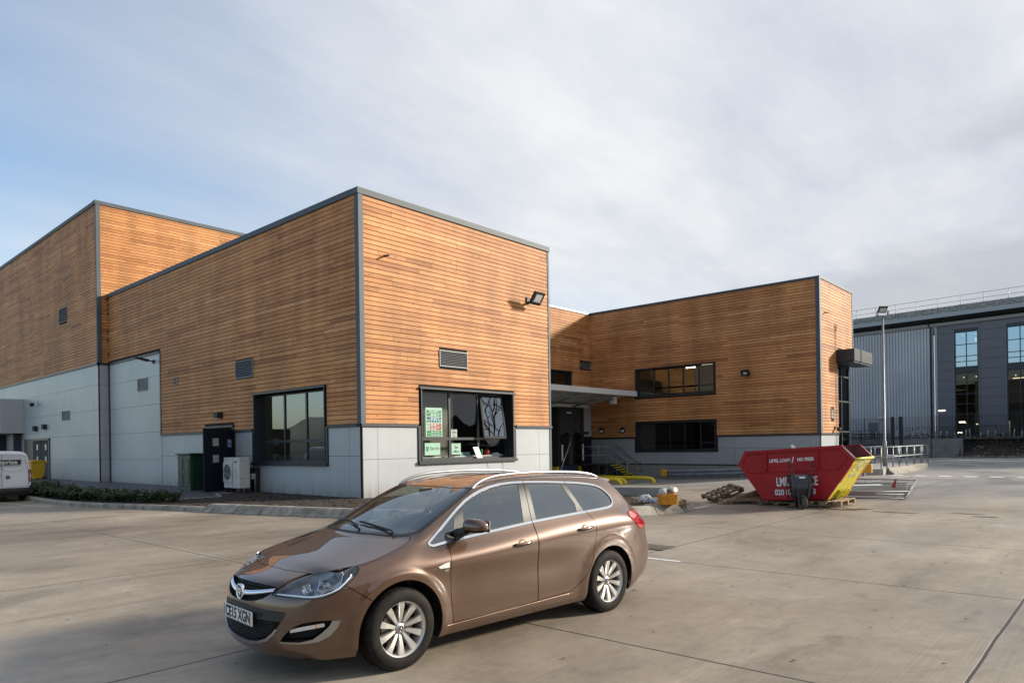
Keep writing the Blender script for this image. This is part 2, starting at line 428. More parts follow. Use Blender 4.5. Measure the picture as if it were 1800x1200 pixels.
# ---------------------------------------------------------------- shared materials
def wood_mat():
    m = bpy.data.materials.new('larch_boards'); m.use_nodes = True; nt,N,L,b = nodes(m)
    g = N.new('ShaderNodeNewGeometry'); r = N.new('ShaderNodeValToRGB'); e = r.color_ramp.elements
    cols = [(0.00,(0.317,0.124,0.042)),(0.10,(0.423,0.180,0.063)),(0.30,(0.518,0.238,0.086)),(0.50,(0.460,0.200,0.070)),(0.68,(0.549,0.261,0.096)),(0.84,(0.407,0.163,0.055)),(0.93,(0.518,0.224,0.077)),(1.00,(0.603,0.308,0.126))]
    while len(e) < len(cols): e.new(.5)
    for i,(p,c) in enumerate(cols): e[i].position = p; e[i].color = (*c,1)
    L.new(g.outputs['Random Per Island'], r.inputs[0])
    tc = N.new('ShaderNodeTexCoord'); ad = N.new('ShaderNodeVectorMath'); ad.operation = 'ADD'; cb = N.new('ShaderNodeCombineXYZ')
    mu = N.new('ShaderNodeMath'); mu.operation = 'MULTIPLY'; mu.inputs[1].default_value = 37; L.new(g.outputs['Random Per Island'],mu.inputs[0])
    for i in range(3): L.new(mu.outputs[0],cb.inputs[i])
    L.new(tc.outputs['Object'],ad.inputs[0]); L.new(cb.outputs[0],ad.inputs[1])
    mp = N.new('ShaderNodeMapping'); mp.inputs['Scale'].default_value = (.9,.9,22); L.new(ad.outputs[0],mp.inputs[0])
    n = N.new('ShaderNodeTexNoise'); n.inputs['Scale'].default_value = 2.4; n.inputs['Detail'].default_value = 7; n.inputs['Roughness'].default_value = .6; L.new(mp.outputs[0],n.inputs['Vector'])
    gr = N.new('ShaderNodeMapRange'); gr.inputs[1].default_value = .3; gr.inputs[2].default_value = .7; gr.inputs[3].default_value = .74; gr.inputs[4].default_value = 1.16; L.new(n.outputs[0],gr.inputs[0])
    # weather blotches over several boards
    n3 = N.new('ShaderNodeTexNoise'); n3.inputs['Scale'].default_value = .8; n3.inputs['Detail'].default_value = 6; m3 = N.new('ShaderNodeMapping'); m3.inputs['Scale'].default_value = (1.3,1.3,.35); L.new(tc.outputs['Object'],m3.inputs[0]); L.new(m3.outputs[0],n3.inputs['Vector'])
    w3 = N.new('ShaderNodeMapRange'); w3.inputs[1].default_value = .35; w3.inputs[2].default_value = .65; w3.inputs[3].default_value = .80; w3.inputs[4].default_value = 1.12; L.new(n3.outputs[0],w3.inputs[0])
    # knots
    mk = N.new('ShaderNodeMapping'); mk.inputs['Scale'].default_value = (2.3,2.3,6.2); L.new(ad.outputs[0],mk.inputs[0])
    v = N.new('ShaderNodeTexVoronoi'); v.inputs['Scale'].default_value = 1.0; L.new(mk.outputs[0],v.inputs['Vector'])
    kr = N.new('ShaderNodeMapRange'); kr.inputs[1].default_value = .05; kr.inputs[2].default_value = .15; kr.inputs[3].default_value = .35; kr.inputs[4].default_value = 1.0; L.new(v.outputs['Distance'],kr.inputs[0])
    a = N.new('ShaderNodeMath'); a.operation = 'MULTIPLY'; L.new(gr.outputs[0],a.inputs[0]); L.new(w3.outputs[0],a.inputs[1])
    a2 = N.new('ShaderNodeMath'); a2.operation = 'MULTIPLY'; L.new(a.outputs[0],a2.inputs[0]); L.new(kr.outputs[0],a2.inputs[1])
    mm = N.new('ShaderNodeVectorMath'); mm.operation = 'SCALE'; L.new(r.outputs[0],mm.inputs[0]); L.new(a2.outputs[0],mm.inputs['Scale']); L.new(mm.outputs[0],b.inputs['Base Color'])
    b.inputs['Roughness'].default_value = .62; b.inputs['Specular IOR Level'].default_value = .3
    bp = N.new('ShaderNodeBump'); bp.inputs['Distance'].default_value = .003; bp.inputs['Strength'].default_value = .7; L.new(n.outputs[0],bp.inputs['Height']); L.new(bp.outputs[0],b.inputs['Normal'])
    return m
WOOD = wood_mat()
BATTEN = mat('batten_brown', (.018,.010,.006), .95)
TRIM = nmat('trim_grey_blue', (.050,.064,.078), (.066,.082,.096), .62, .0, scale=.7)
TRIMD = nmat('trim_dark', (.020,.025,.032), (.030,.036,.044), .4, .2, scale=1)
PANEL = nmat('panel_light_grey', (.335,.355,.37), (.395,.415,.43), .38, .0, scale=.35, detail=4)
def dirt(m, z0=.15, h=.75, col=(.10,.085,.065), amt=.55):
    nt,N,L,b = nodes(m); src = b.inputs['Base Color'].links[0].from_socket
    tc = N.new('ShaderNodeTexCoord'); sp = N.new('ShaderNodeSeparateXYZ'); L.new(tc.outputs['Object'],sp.inputs[0])
    mp = N.new('ShaderNodeMapping'); mp.inputs['Scale'].default_value = (3.5,3.5,.35); L.new(tc.outputs['Object'],mp.inputs[0])
    n = N.new('ShaderNodeTexNoise'); n.inputs['Scale'].default_value = 1.6; n.inputs['Detail'].default_value = 6; L.new(mp.outputs[0],n.inputs['Vector'])
    a = N.new('ShaderNodeMapRange'); a.inputs[1].default_value = z0+h; a.inputs[2].default_value = z0; a.inputs[3].default_value = 0; a.inputs[4].default_value = 1; L.new(sp.outputs[2],a.inputs[0])
    q = N.new('ShaderNodeMath'); q.operation = 'POWER'; q.inputs[1].default_value = 2.2; L.new(a.outputs[0],q.inputs[0])
    r = N.new('ShaderNodeMapRange'); r.inputs[1].default_value = .52; r.inputs[2].default_value = .75; r.inputs[3].default_value = 0; r.inputs[4].default_value = .07; L.new(n.outputs[0],r.inputs[0])
    n2 = N.new('ShaderNodeMath'); n2.operation = 'MULTIPLY'; L.new(q.outputs[0],n2.inputs[0]); L.new(n.outputs[0],n2.inputs[1])
    n3 = N.new('ShaderNodeMath'); n3.operation = 'MULTIPLY_ADD'; L.new(n2.outputs[0],n3.inputs[0]); n3.inputs[1].default_value = amt*1.6; L.new(r.outputs[0],n3.inputs[2])
    mx = N.new('ShaderNodeMixRGB'); L.new(n3.outputs[0],mx.inputs[0]); L.new(src,mx.inputs[1]); mx.inputs[2].default_value = (*col,1); L.new(mx.outputs[0],b.inputs['Base Color']); return m
dirt(PANEL)
PANELG = nmat('panel_mid_grey', (.27,.28,.295), (.31,.32,.335), .4, .0, scale=.4, detail=4)
FRAME = mat('window_frame_dark', (.022,.026,.031), .38, .2)
DOORM = mat('door_navy', (.008,.011,.020), .62, Specular_IOR_Level=.25)
LOUV = mat('louvre_grey', (.16,.165,.17), .45, .4); LOUVD = mat('louvre_dark', (.01,.01,.012), .8)
CONC = nmat('cast_concrete', (.30,.29,.265), (.40,.385,.355), .85, scale=2.2, bump=.002, bscale=30)
GALV = nmat('galvanised_steel', (.20,.215,.23), (.29,.31,.33), .50, .5, scale=3)
YEL = nmat('yellow_paint', (.62,.46,.010), (.70,.53,.02), .4, scale=3)
ORANGE = nmat('orange_paint', (.62,.27,.01), (.70,.33,.015), .45, scale=3)
WHITEM = mat('white_matt', (.72,.72,.70), .5); BLACKM = mat('black_matt', (.010,.010,.011), .6)
INT = mat('room_dark', (.035,.033,.03), .9); INTL = mat('room_wall', (.32,.30,.25), .9); LITE = mat('tube_light', (1,1,1), .5, Emission_Color=(1,.86,.62,1), Emission_Strength=5.0)
LED = mat('led_panel', (.50,.51,.52), .4)
def window_glass(name, tint, ior=1.5, rough=0.0, refl=(1,1,1)):
    m = bpy.data.materials.new(name); m.use_nodes = True; nt = m.node_tree; N = nt.nodes; L = nt.links; N.clear()
    o = N.new('ShaderNodeOutputMaterial'); t = N.new('ShaderNodeBsdfTransparent'); t.inputs[0].default_value = (*tint,1)
    g = N.new('ShaderNodeBsdfGlossy'); g.inputs['Roughness'].default_value = rough; g.inputs['Color'].default_value = (*refl,1)
    f = N.new('ShaderNodeFresnel'); gg = N.new('ShaderNodeNewGeometry'); mr = N.new('ShaderNodeMapRange'); mr.inputs[3].default_value = ior; mr.inputs[4].default_value = 1/ior; L.new(gg.outputs['Backfacing'],mr.inputs[0]); L.new(mr.outputs[0],f.inputs[0]); x = N.new('ShaderNodeMixShader')
    tc = N.new('ShaderNodeTexCoord'); n = N.new('ShaderNodeTexNoise'); n.inputs['Scale'].default_value = .9; n.inputs['Detail'].default_value = 1; L.new(tc.outputs['Object'],n.inputs['Vector'])
    bp = N.new('ShaderNodeBump'); bp.inputs['Distance'].default_value = .006; bp.inputs['Strength'].default_value = .5; L.new(n.outputs[0],bp.inputs['Height']); L.new(bp.outputs[0],g.inputs['Normal'])
    L.new(f.outputs[0],x.inputs[0]); L.new(t.outputs[0],x.inputs[1]); L.new(g.outputs[0],x.inputs[2]); L.new(x.outputs[0],o.inputs[0]); return m
GLASS = window_glass('pane_glass', (.86,.89,.87), 1.75); GLASSD = window_glass('pane_glass_dark', (.30,.32,.32), 2.0)
# ---------------------------------------------------------------- the warehouse with larch cladding
BLD = empty('industrial_building', (0,0,0), label='long larch-clad industrial building with grey panel base, dark windows and loading dock', cat='building')
rnd = random.Random(5)
class Wall:
    """a wall plane: a along the wall, z up, d outwards; axis 'x': a=x, outwards -y from y=c; axis 'y': a=y, outwards -x from x=c"""
    def __init__(s, axis, c): s.axis = axis; s.c = c
    def P(s, a, d, z): return (a, s.c-d, z) if s.axis == 'x' else (s.c-d, a, z)
    def box(s, mb, a0,a1,d0,d1,z0,z1, mi=0):
        vs = [s.P(a,d,z) for a in (a0,a1) for d in (d0,d1) for z in (z0,z1)]
        mb.add(vs, [(0,1,3,2),(4,6,7,5),(0,4,5,1),(2,3,7,6),(0,2,6,4),(1,5,7,3)], mi)
    def quad(s, mb, a0,a1,d,z0,z1, mi=0):
        mb.add([s.P(a0,d,z0),s.P(a1,d,z0),s.P(a1,d,z1),s.P(a0,d,z1)],[(0,1,2,3)],mi)
def cut_spans(a0,a1,holes):
    sp = [(a0,a1)]
    for h0,h1 in holes:
        nx = []
        for s,e in sp:
            if h1 <= s or h0 >= e: nx.append((s,e)); continue
            if h0 > s: nx.append((s,h0))
            if h1 < e: nx.append((h1,e))
        sp = nx
    return [q for q in sp if q[1]-q[0] > .03]
def clad(wall, a0,a1,z0,z1, holes=(), pitch=.155, stud=.6, name='timber_cladding'):
    mb = MB(); z = z0; r = 0; rn = random.Random(int(a0*7+z1*13+wall.c*3)+11)
    while z < z1-.03:
        zt = min(z+pitch, z1)
        hs = [(h[0],h[1]) for h in holes if h[3] > z+.02 and h[2] < zt-.02]
        js = []; a = a0+stud*rn.choice([1,2,2.5,3,4])*1.0
        while a < a1: js.append(a); a += stud*rn.choice([2,3,3,4,4,5,6,7])
        for s,e in cut_spans(a0,a1,hs):
            cuts = [s]+[j for j in js if s+.25 < j < e-.25]+[e]
            for p,q in zip(cuts,cuts[1:]):
                t = .022+rn.uniform(-.0035,.0035)
                # board with a chamfered lower edge
                x0,x1 = p+.0025,q-.0025; zb,zu = z+.0015,zt-.0135
                vs = []
                for a_ in (x0,x1): vs += [wall.P(a_,.03,zb),wall.P(a_,.03+t,zb+.006),wall.P(a_,.03+t-.003,zu),wall.P(a_,.03,zu)]
                mb.add(vs,[(0,1,2,3),(7,6,5,4),(0,4,5,1),(1,5,6,2),(2,6,7,3),(0,3,7,4)])
        z += pitch; r += 1
    return mb.build(name, WOOD, BLD)
def backing(wall,a0,a1,z0,z1,holes,m=BATTEN,name='wall_backing',d0=-.25,d1=.03):
    """solid wall with openings, as strips"""
    mb = MB(); zs = sorted({z0,z1}|{h[2] for h in holes if z0<h[2]<z1}|{h[3] for h in holes if z0<h[3]<z1})
    for za,zb in zip(zs,zs[1:]):
        hs = [(h[0],h[1]) for h in holes if h[2] < zb-.001 and h[3] > za+.001]
        for s,e in cut_spans(a0,a1,hs): wall.box(mb,s,e,d0,d1,za,zb)
    return mb.build(name, m, BLD)
def panels(wall, seams, zs, holes=(), m=PANEL, d=.045, name='wall_panel'):
    mb = MB(); g = .006
    for za,zb in zip(zs,zs[1:]):
        for a,b_ in zip(seams,seams[1:]):
            cells = [(a+g,b_-g,za+g,zb-g)]
            for h in holes:
                nc = []
                for (p,q,r,t) in cells:
                    if h[0] >= q or h[1] <= p or h[2] >= t or h[3] <= r: nc.append((p,q,r,t)); continue
                    if h[0] > p: nc.append((p,h[0],r,t))
                    if h[1] < q: nc.append((h[1],q,r,t))
                    if h[2] > r: nc.append((max(p,h[0]),min(q,h[1]),r,h[2]))
                    if h[3] < t: nc.append((max(p,h[0]),min(q,h[1]),h[3],t))
                cells = nc
            for p,q,r,t in cells: wall.box(mb,p,q,.0,d,r,t)
    return mb.build(name, m, BLD)
def trimbox(wall, a0,a1,d0,d1,z0,z1, m=TRIM, name='metal_trim'):
    mb = MB(); wall.box(mb,a0,a1,d0,d1,z0,z1); return mb.build(name, m, BLD, bevel=.004)
def vent(wall, a0,a1,z0,z1, n, name='vent', m=LOUV):
    f = MB(); w = .03
    wall.box(f,a0,a1,.03,.085,z0,z0+w); wall.box(f,a0,a1,.03,.085,z1-w,z1); wall.box(f,a0,a0+w,.03,.085,z0+w,z1-w); wall.box(f,a1-w,a1,.03,.085,z0+w,z1-w)
    o = f.build(name, m, BLD)
    s = MB(); hh = (z1-z0-2*w)/n
    for i in range(n):
        zb = z0+w+i*hh; vs = []
        for a in (a0+w,a1-w): vs += [wall.P(a,.075,zb+.002),wall.P(a,.04,zb+hh*.75),wall.P(a,.045,zb+hh*.80),wall.P(a,.080,zb+.012)]
        s.add(vs,[(0,1,2,3),(7,6,5,4),(0,4,5,1),(1,5,6,2),(2,6,7,3),(3,7,4,0)])
    s.build('louvre', m, o)
    k = MB(); wall.quad(k,a0+w,a1-w,.034,z0+w,z1-w); k.build('vent_back', LOUVD, o, fix=False)
    return o
def window(wall, a0,a1,z0,z1, cols, rows, depth=.33, fw=.07, proud=.10, skip=(), low=None, glass=GLASS, room=True, roomcol=INT, lights=True, rdepth=5.0, name='window'):
    """deep dark surround, frame bars, panes one by one and a plain room behind"""
    root = bpy.data.objects.new(name, None); COL.objects.link(root); root.parent = BLD; root.empty_display_size = .2
    root.location = wall.P((a0+a1)/2,0,z0); off = Vector(root.location)
    def bld(mb, nm, m, **k):
        mb.v = [tuple(Vector(v)-off) for v in mb.v]; return mb.build(nm, m, root, **k)
    s = MB(); t = .045
    wall.box(s,a0-.0,a0+t,-depth,proud,z0,z1); wall.box(s,a1-t,a1,-depth,proud,z0,z1); wall.box(s,a0+t,a1-t,-depth,proud,z0,z0+t); 
    wall.box(s,a0-.07,a1+.07,-depth,proud+.04,z1-.0,z1+.07)
    if low: # wider lower part beside the grey panels
        for p,q in ((a0-low[0],a0),(a1,a1+low[0])): wall.box(s,p,q,-.02,proud-.015,z0,low[1])
    wall.box(s,a0-(low[0] if low else .05)-.02,a1+(low[0] if low else .05)+.02,-.1,proud+.05,z0-.10,z0)
    bld(s,'window_surround',FRAME)
    fr = MB(); A = [a0+t]+list(cols)+[a1-t]; Z = [z0+t]+list(rows)+[z1-.02]; dF = -depth
    for a in A[1:-1]: wall.box(fr,a-fw/2-.01,a+fw/2+.01,dF,dF+.07,Z[0],Z[-1])
    wall.box(fr,A[0],A[0]+fw,dF,dF+.07,Z[0],Z[-1]); wall.box(fr,A[-1]-fw,A[-1],dF,dF+.07,Z[0],Z[-1])
    for i in range(len(A)-1):
        l = A[i]+(fw if i == 0 else fw/2+.01); r = A[i+1]-(fw if i == len(A)-2 else fw/2+.01)
        wall.box(fr,l,r,dF,dF+.068,Z[0],Z[0]+fw*.8); wall.box(fr,l,r,dF,dF+.068,Z[-1]-fw*.8,Z[-1])
        for z in Z[1:-1]: wall.box(fr,l,r,dF,dF+.068,z-fw/2-.012,z+fw/2+.012)
    bld(fr,'window_frame',FRAME)
    for i in range(len(A)-1):
        for j in range(len(Z)-1):
            if (i,j) in skip: continue
            p = MB(); wall.quad(p,A[i]+.03,A[i+1]-.03,dF+.035,Z[j]+.02,Z[j+1]-.02); bld(p,'pane',glass,fix=False)
    if room:
        q = MB(); D = depth+rdepth
        x0,x1,zb,zt = a0-1.2,a1+1.2,z0-.8,z1+.35
        if isinstance(room,tuple): x0,x1 = room
        def Q(pts): q.add([wall.P(*p) for p in pts],[(0,1,2,3)])
        Q([(x0,-D,zb),(x1,-D,zb),(x1,-D,zt),(x0,-D,zt)]); Q([(x0,-depth-.02,zb),(x1,-depth-.02,zb),(x1,-D,zb),(x0,-D,zb)]); Q([(x0,-depth-.02,zt),(x1,-depth-.02,zt),(x1,-D,zt),(x0,-D,zt)])
        Q([(x0,-depth-.02,zb),(x0,-D,zb),(x0,-D,zt),(x0,-depth-.02,zt)]); Q([(x1,-depth-.02,zb),(x1,-D,zb),(x1,-D,zt),(x1,-depth-.02,zt)])
        bld(q,'room',roomcol,fix=False)
    return root
# --- block A (near corner) -------------------------------------------------
AX = Wall('x',0.0); AY = Wall('y',0.0); HA = 10.2; WA = 9.73; LA = 22.58
hA = [(2.48,7.35,1.25,3.80)]
winA_holes = [(2.40,7.43,1.15,3.87)]
clad(AX,.13,WA-.06,2.56,HA-.2,[(2.41,7.42,0,3.87),(3.40,4.80,4.66,5.25)])
backing(AX,.26,WA,0,HA-.1,[(2.48,7.35,1.25,3.80)])
panels(AX,[.02,.62,8.97,WA-.02],[.12,1.38,2.46],[(2.33,7.50,1.14,3.9)])
hL = [(1.95,6.85,1.26,3.86),(8.55,11.05,-.1,2.70)]
clad(AY,.13,LA,2.56,HA-.2,[(1.88,6.92,0,3.93),(8.48,11.12,0,2.74),(6.88,8.27,4.60,5.29),(15.64,LA+1,0,6.47)])
backing(AY,.0,LA,0,HA-.1,[(1.95,6.85,1.26,3.86),(8.60,11.0,-.1,2.66)])
panels(AY,[.02,.60,7.4,8.44,11.16,13.10,15.62],[.12,1.50,2.46],[(1.80,7.0,1.15,3.9),(8.40,11.2,0,2.8)])
panels(AY,[15.66,22.3],[.12,1.33,2.66,4.0,5.33,6.38])
# trims
trimbox(AX,-.06,.13,-.0,.085,2.46,HA-.2); trimbox(AY,.0,.13,.0,.060,2.46,HA-.2)
trimbox(AX,WA-.06,WA+.05,-.2,.07,0,HA-.2)
trimbox(AX,-.09,WA+.07,-.35,.10,HA-.2,HA+.0,name='coping'); trimbox(AY,.35,LA,-.35,.10,HA-.2,HA,name='coping')
for a,b_ in ((-.06,2.33),(7.50,WA+.07)): trimbox(AX,a,b_,.0,.11,2.46,2.555,TRIMD,'drip_trim')
for a,b_ in ((.085,1.80),(7.0,8.42),(11.18,15.72)): trimbox(AY,a,b_,.0,.11,2.46,2.555,TRIMD,'drip_trim')
trimbox(AY,15.64,15.76,.0,.075,2.555,6.46,TRIMD); trimbox(AY,15.76,22.4,.0,.11,6.38,6.46,TRIMD,'drip_trim')
trimbox(AY,22.34,22.58,.0,.05,0,HA-.2,TRIMD)
for wl,a0_,a1_ in ((AX,.0,WA),(AY,.0,8.5),(AY,11.1,22.3)): trimbox(wl,a0_,a1_,.0,.03,0,.12,TRIMD,'plinth')
mb = MB(); mb.box(.05,WA,.05,LA,HA-.15,HA-.05); mb.box(WA-.2,WA+.02,.25,7.8,0,HA-.1); mb.build('flat_roof', mat('roof_grey',(.12,.12,.12),.9), BLD)
trimbox(Wall('y',WA-.3),.3,7.8,-.40,-.0,HA-.2,HA-.001,name='coping')
# openings
window(AX,2.48,7.35,1.25,3.80,[4.16,5.66],[2.05],low=(.13,2.50),skip=((2,1),),room=(.6,8.9))
window(AY,1.95,6.85,1.26,3.86,[3.66,5.16],[2.05],glass=window_glass('pane_glass_left',(.75,.80,.80),2.5,refl=(.85,.93,1.0)),low=(.13,2.50),room=(.9,8.2),rdepth=4.6,roomcol=mat('room_left',(.16,.15,.12),.9))
# opened top-hung sash in the third bay
s = MB(); Z0,Z1,A0,A1 = 2.02,3.74,5.72,7.02
def hinge(a,z,d):
    t = (Z1-z); an = math.radians(7.5); return (a, -(-.29+math.sin(an)*t+d*math.cos(an)), Z1-math.cos(an)*t+d*math.sin(an))
for (p,q,r,t) in ((A0,A0+.09,Z0,Z1),(A1-.09,A1,Z0,Z1),(A0+.09,A1-.09,Z0,Z0+.10),(A0+.09,A1-.09,Z1-.09,Z1)):
    vs = [hinge(a,z,d) for a in (p,q) for d in (0,.06) for z in (r,t)]
    s.add(vs,[(0,1,3,2),(4,6,7,5),(0,4,5,1),(2,3,7,6),(0,2,6,4),(1,5,7,3)])
so_ = s.build('open_sash', mat('sash_grey',(.020,.021,.022),.7,0,Specular_IOR_Level=.2), BLD, bevel=.006)
s = MB(); s.add([hinge(a,z,.045) for a,z in ((A0+.08,Z0+.09),(A1-.08,Z0+.09),(A1-.08,Z1-.08),(A0+.08,Z1-.08))],[(0,1,2,3)]); s.build('pane', window_glass('sash_glass',(.25,.27,.27),3.0,refl=(.80,.90,1.0)), so_, fix=False)
vent(AX,3.40,4.80,4.66,5.25,9); vent(AY,6.88,8.27,4.60,5.29,9); vent(AY,13.75,14.10,4.72,5.10,3)
vent(AY,17.25,18.42,4.72,5.34,8,m=mat('vent_beige',(.20,.20,.19),.5,.3))
# small drain spout
s = MB(); s.tube([(1.0,-.02,8.17),(1.0,-.30,8.14)],.035,10); s.build('overflow_pipe', BLACKM, BLD)
# double door on the left wall
def door_leaf(wall, a0,a1,z0,z1,d, name='door', lites=None, handle=None, m=DOORM):
    s = MB(); wall.box(s,a0,a1,d-.05,d,z0,z1); o = s.build(name, m, BLD, bevel=.006)
    for (p,q,r,t) in (lites or []):
        g = MB(); wall.box(g,p,q,d-.01,d+.012,r,t); g.build('vision_panel', mat('vision_glass',(.30,.32,.32),.08,0,Coat_Weight=1), o)
    if handle:
        g = MB(); wall.box(g,handle[0]-.02,handle[0]+.02,d,d+.05,handle[1],handle[1]+.14); g.build('door_handle', GALV, o)
    return o
s = MB(); AY.box(s,8.55,8.66,-.2,.06,0,2.68); AY.box(s,10.94,11.05,-.2,.06,0,2.68); AY.box(s,8.50,11.10,-.2,.12,2.68,2.76); s.build('door_frame', FRAME, BLD)
s = MB(); AY.quad(s,8.6,11.0,-.16,0,2.66); s.build('doorway_dark_sheet', BLACKM, BLD, fix=False)  # black sheet stands in for the unlit interior
# leaf standing open, outwards
s = MB(); M = Matrix.Translation((-.02,10.92,0))@Matrix.Rotation(math.radians(138),4,'Z')
s.box(-.05,.0,-1.12,.0,.02,2.64,M=M@Matrix.Identity(4)) if False else None
od = MB(); an = math.radians(65.5)   # angle from wall
def ol(t,z,d=0): return (-.03-math.sin(an)*t-math.cos(an)*d, 8.62-math.cos(an)*t+math.sin(an)*d, z)
vs = [ol(t,z,d) for t in (0,1.66) for d in (0,.05) for z in (.15,2.60)]
od.add(vs,[(0,1,3,2),(4,6,7,5),(0,4,5,1),(2,3,7,6),(0,2,6,4),(1,5,7,3)]); odo = od.build('open_door_leaf', DOORM, BLD)
for zc in (1.42,2.07):
    g = MB(); g.add([ol(t,z,d) for t in (.86,1.18) for d in (-.008,.058) for z in (zc-.15,zc+.15)],[(0,1,3,2),(4,6,7,5),(0,4,5,1),(2,3,7,6),(0,2,6,4),(1,5,7,3)]); g.build('vision_panel', mat('vision_glass_bright',(.42,.42,.41),.15,0,Coat_Weight=1), odo)
# --- block B (tall, left) ---------------------------------------------------
HB = 15.17; BX = Wall('x',22.6); BY = Wall('y',-.48)
clad(BY,22.73,46,6.50,HB-.2,[(27.65,28.98,9.36,10.20)]); clad(BX,-.35,11.5,6.50,HB-.2,[])
backing(BY,22.6,60,0,HB-.1,[]); backing(BX,-.23,12,0,HB-.1,[])
panels(BY,[22.62,23.35,31.2,39.0,47],[.12,1.33,2.66,4.0,5.33,6.40],[(31.3,36.9,-.1,2.62)]); panels(BX,[-.46,-.0],[.12,1.33,2.66,4.0,5.33,6.40])
trimbox(BX,-.56,-.35,.0,.085,6.50,HB-.2); trimbox(BY,22.6,22.73,.0,.06,6.50,HB-.2)
trimbox(BX,-.60,12,-.35,.10,HB-.2,HB,name='coping'); trimbox(BY,22.95,60,-.35,.10,HB-.2,HB,name='coping')
trimbox(BY,22.515,60,.0,.11,6.40,6.50,TRIMD,'drip_trim'); trimbox(BX,-.59,-.02,.0,.085,6.40,6.50,TRIMD,'drip_trim')
trimbox(BY,22.6,31.3,.0,.03,0,.12,TRIMD,'plinth')
vent(BY,27.65,28.98,9.36,10.20,7,m=TRIM); vent(BY,27.40,28.72,3.62,4.16,8,m=mat('vent_beige2',(.20,.20,.19),.5,.3))
mb = MB(); mb.box(-.2,12,22.8,60,HB-.15,HB-.08); mb.build('flat_roof', mat('roof_grey_b',(.12,.12,.12),.9), BLD)
door_leaf(BY,31.4,33.1,.02,2.50,.06,lites=[(31.9,32.2,1.9,2.25),(31.9,32.2,1.15,1.5)],handle=(32.7,1.05)); door_leaf(BY,33.15,34.85,.02,2.50,.06,lites=[(33.7,34.0,1.9,2.25),(33.7,34.0,1.15,1.5)])
s = MB(); BY.box(s,31.25,31.4,.0,.10,0,2.62); BY.box(s,34.85,36.9,.0,.05,0,2.6); BY.box(s,31.25,34.95,.0,.13,2.50,2.62); s.build('door_frame', FRAME, BLD)
# projecting white box with a corner of a logo over the far doors
s = MB(); BY.box(s,36.9,44.0,.05,1.35,3.05,5.32); 
for i in range(24): BY.box(s,36.95+i*.29,37.0+i*.29,1.35,1.365,3.08,5.28)
s.build('white_canopy_box', mat('canopy_white',(.40,.42,.44),.5), BLD)
s = MB(); s.add([BY.P(a,1.372,z) for a,z in ((43.0,4.45),(42.35,4.22),(43.0,4.00))],[(0,1,2)]); s.build('logo_corner', mat('logo_blue',(.03,.05,.30),.4), BLD, fix=False)
s = MB(); s.add([BY.P(a,1.376,z) for a,z in ((43.0,4.20),(42.40,4.215),(43.0,3.92))],[(0,1,2)]); s.build('logo_corner', mat('logo_red',(.45,.03,.03),.4), BLD, fix=False)
s = MB(); BY.box(s,37.6,38.4,.05,.5,0,3.05); BY.box(s,41.5,42.3,.05,.5,0,3.05); s.build('canopy_post', mat('post_dark',(.03,.035,.045),.5), BLD)
# --- wing D at the back of the yard, wing C on the right ---------------------
HC = 10.27; DX = Wall('x',7.88); CY_ = Wall('y',23.88); CX_ = Wall('x',-6.54)
clad(DX,9.8,23.86,4.2,HC-.12,[(15,21.82,4.2,6.32),(22.68,23.86,6.55,7.02)])
backing(DX,9.8,24.1,-.8,HC-.1,[(15,21.75,4.63,6.27)])
window(DX,16.0,21.75,4.63,6.27,[17.5,19.0,20.4],[5.1],depth=.2,proud=.06)
vent(DX,22.98,23.76,6.60,7.02,5); vent(DX,22.70,22.88,6.70,6.95,2)
panels(DX,[22.45,23.84],[.5,2.2,4.2],[(22.57,23.86,0,2.22)],m=PANEL)
panels(DX,[9.8,14,19.7],[.5,2.3,4.2],m=PANELG)
cwin = [(-.76,4.38,4.63,6.27),(-.78,4.40,1.33,2.95)]
clad(CY_,-6.41,7.84,2.16,HC-.12,[(-.86,4.48,4.53,6.36),(-.88,4.50,1.2,3.04)])
backing(CY_,-6.28,7.88,-.8,HC-.1,cwin)
panels(CY_,[-6.52,-6.05,-1.95,5.4,7.86],[.5,1.40,2.06],[(-.95,4.57,1.2,3.1)],m=PANELG)
panels(CY_,[-6.52,-5.0,-1.0,3.0,7.86],[-.6,.44],m=nmat('plinth_concrete',(.19,.185,.175),(.23,.225,.21),.8,scale=1.5),d=.045)
trimbox(CY_,-6.5,7.86,.0,.06,.44,.50,BLACKM,'plinth_line')
for a,b_ in ((-6.63,-.95),(4.57,7.8)): trimbox(CY_,a,b_,.0,.10,2.06,2.155,TRIMD,'drip_trim')
trimbox(CY_,-6.54,-6.41,.0,.06,2.155,HC-.12); trimbox(CX_,23.80,24.01,.0,.085,2.155,HC-.12)
trimbox(CY_,-6.2,7.9,-.35,.09,HC-.12,HC,TRIMD,'coping'); trimbox(CX_,23.79,29.5,-.35,.09,HC-.12,HC,name='coping'); trimbox(DX,9.8,23.7,-.35,.09,HC-.12,HC-.005,GALV,name='coping')
clad(CX_,24.01,26.68,2.16,6.80,[(25.45,25.95,2.9,3.42)]); clad(CX_,24.01,29.36,6.81,HC-.12,[])
backing(CX_,24.15,26.72,0,HC-.15,[]); backing(CX_,26.72,29.4,6.7,HC-.15,[])
panels(CX_,[23.9,26.70],[.1,2.06],m=PANEL)
trimbox(CX_,23.79,26.72,.0,.10,2.06,2.155,TRIMD,'drip_trim'); trimbox(CX_,29.36,29.48,-.3,.07,6.7,HC-.12)
vent(CX_,25.42,25.92,2.95,3.40,5,m=mat('vent_grey3',(.17,.16,.15),.5))
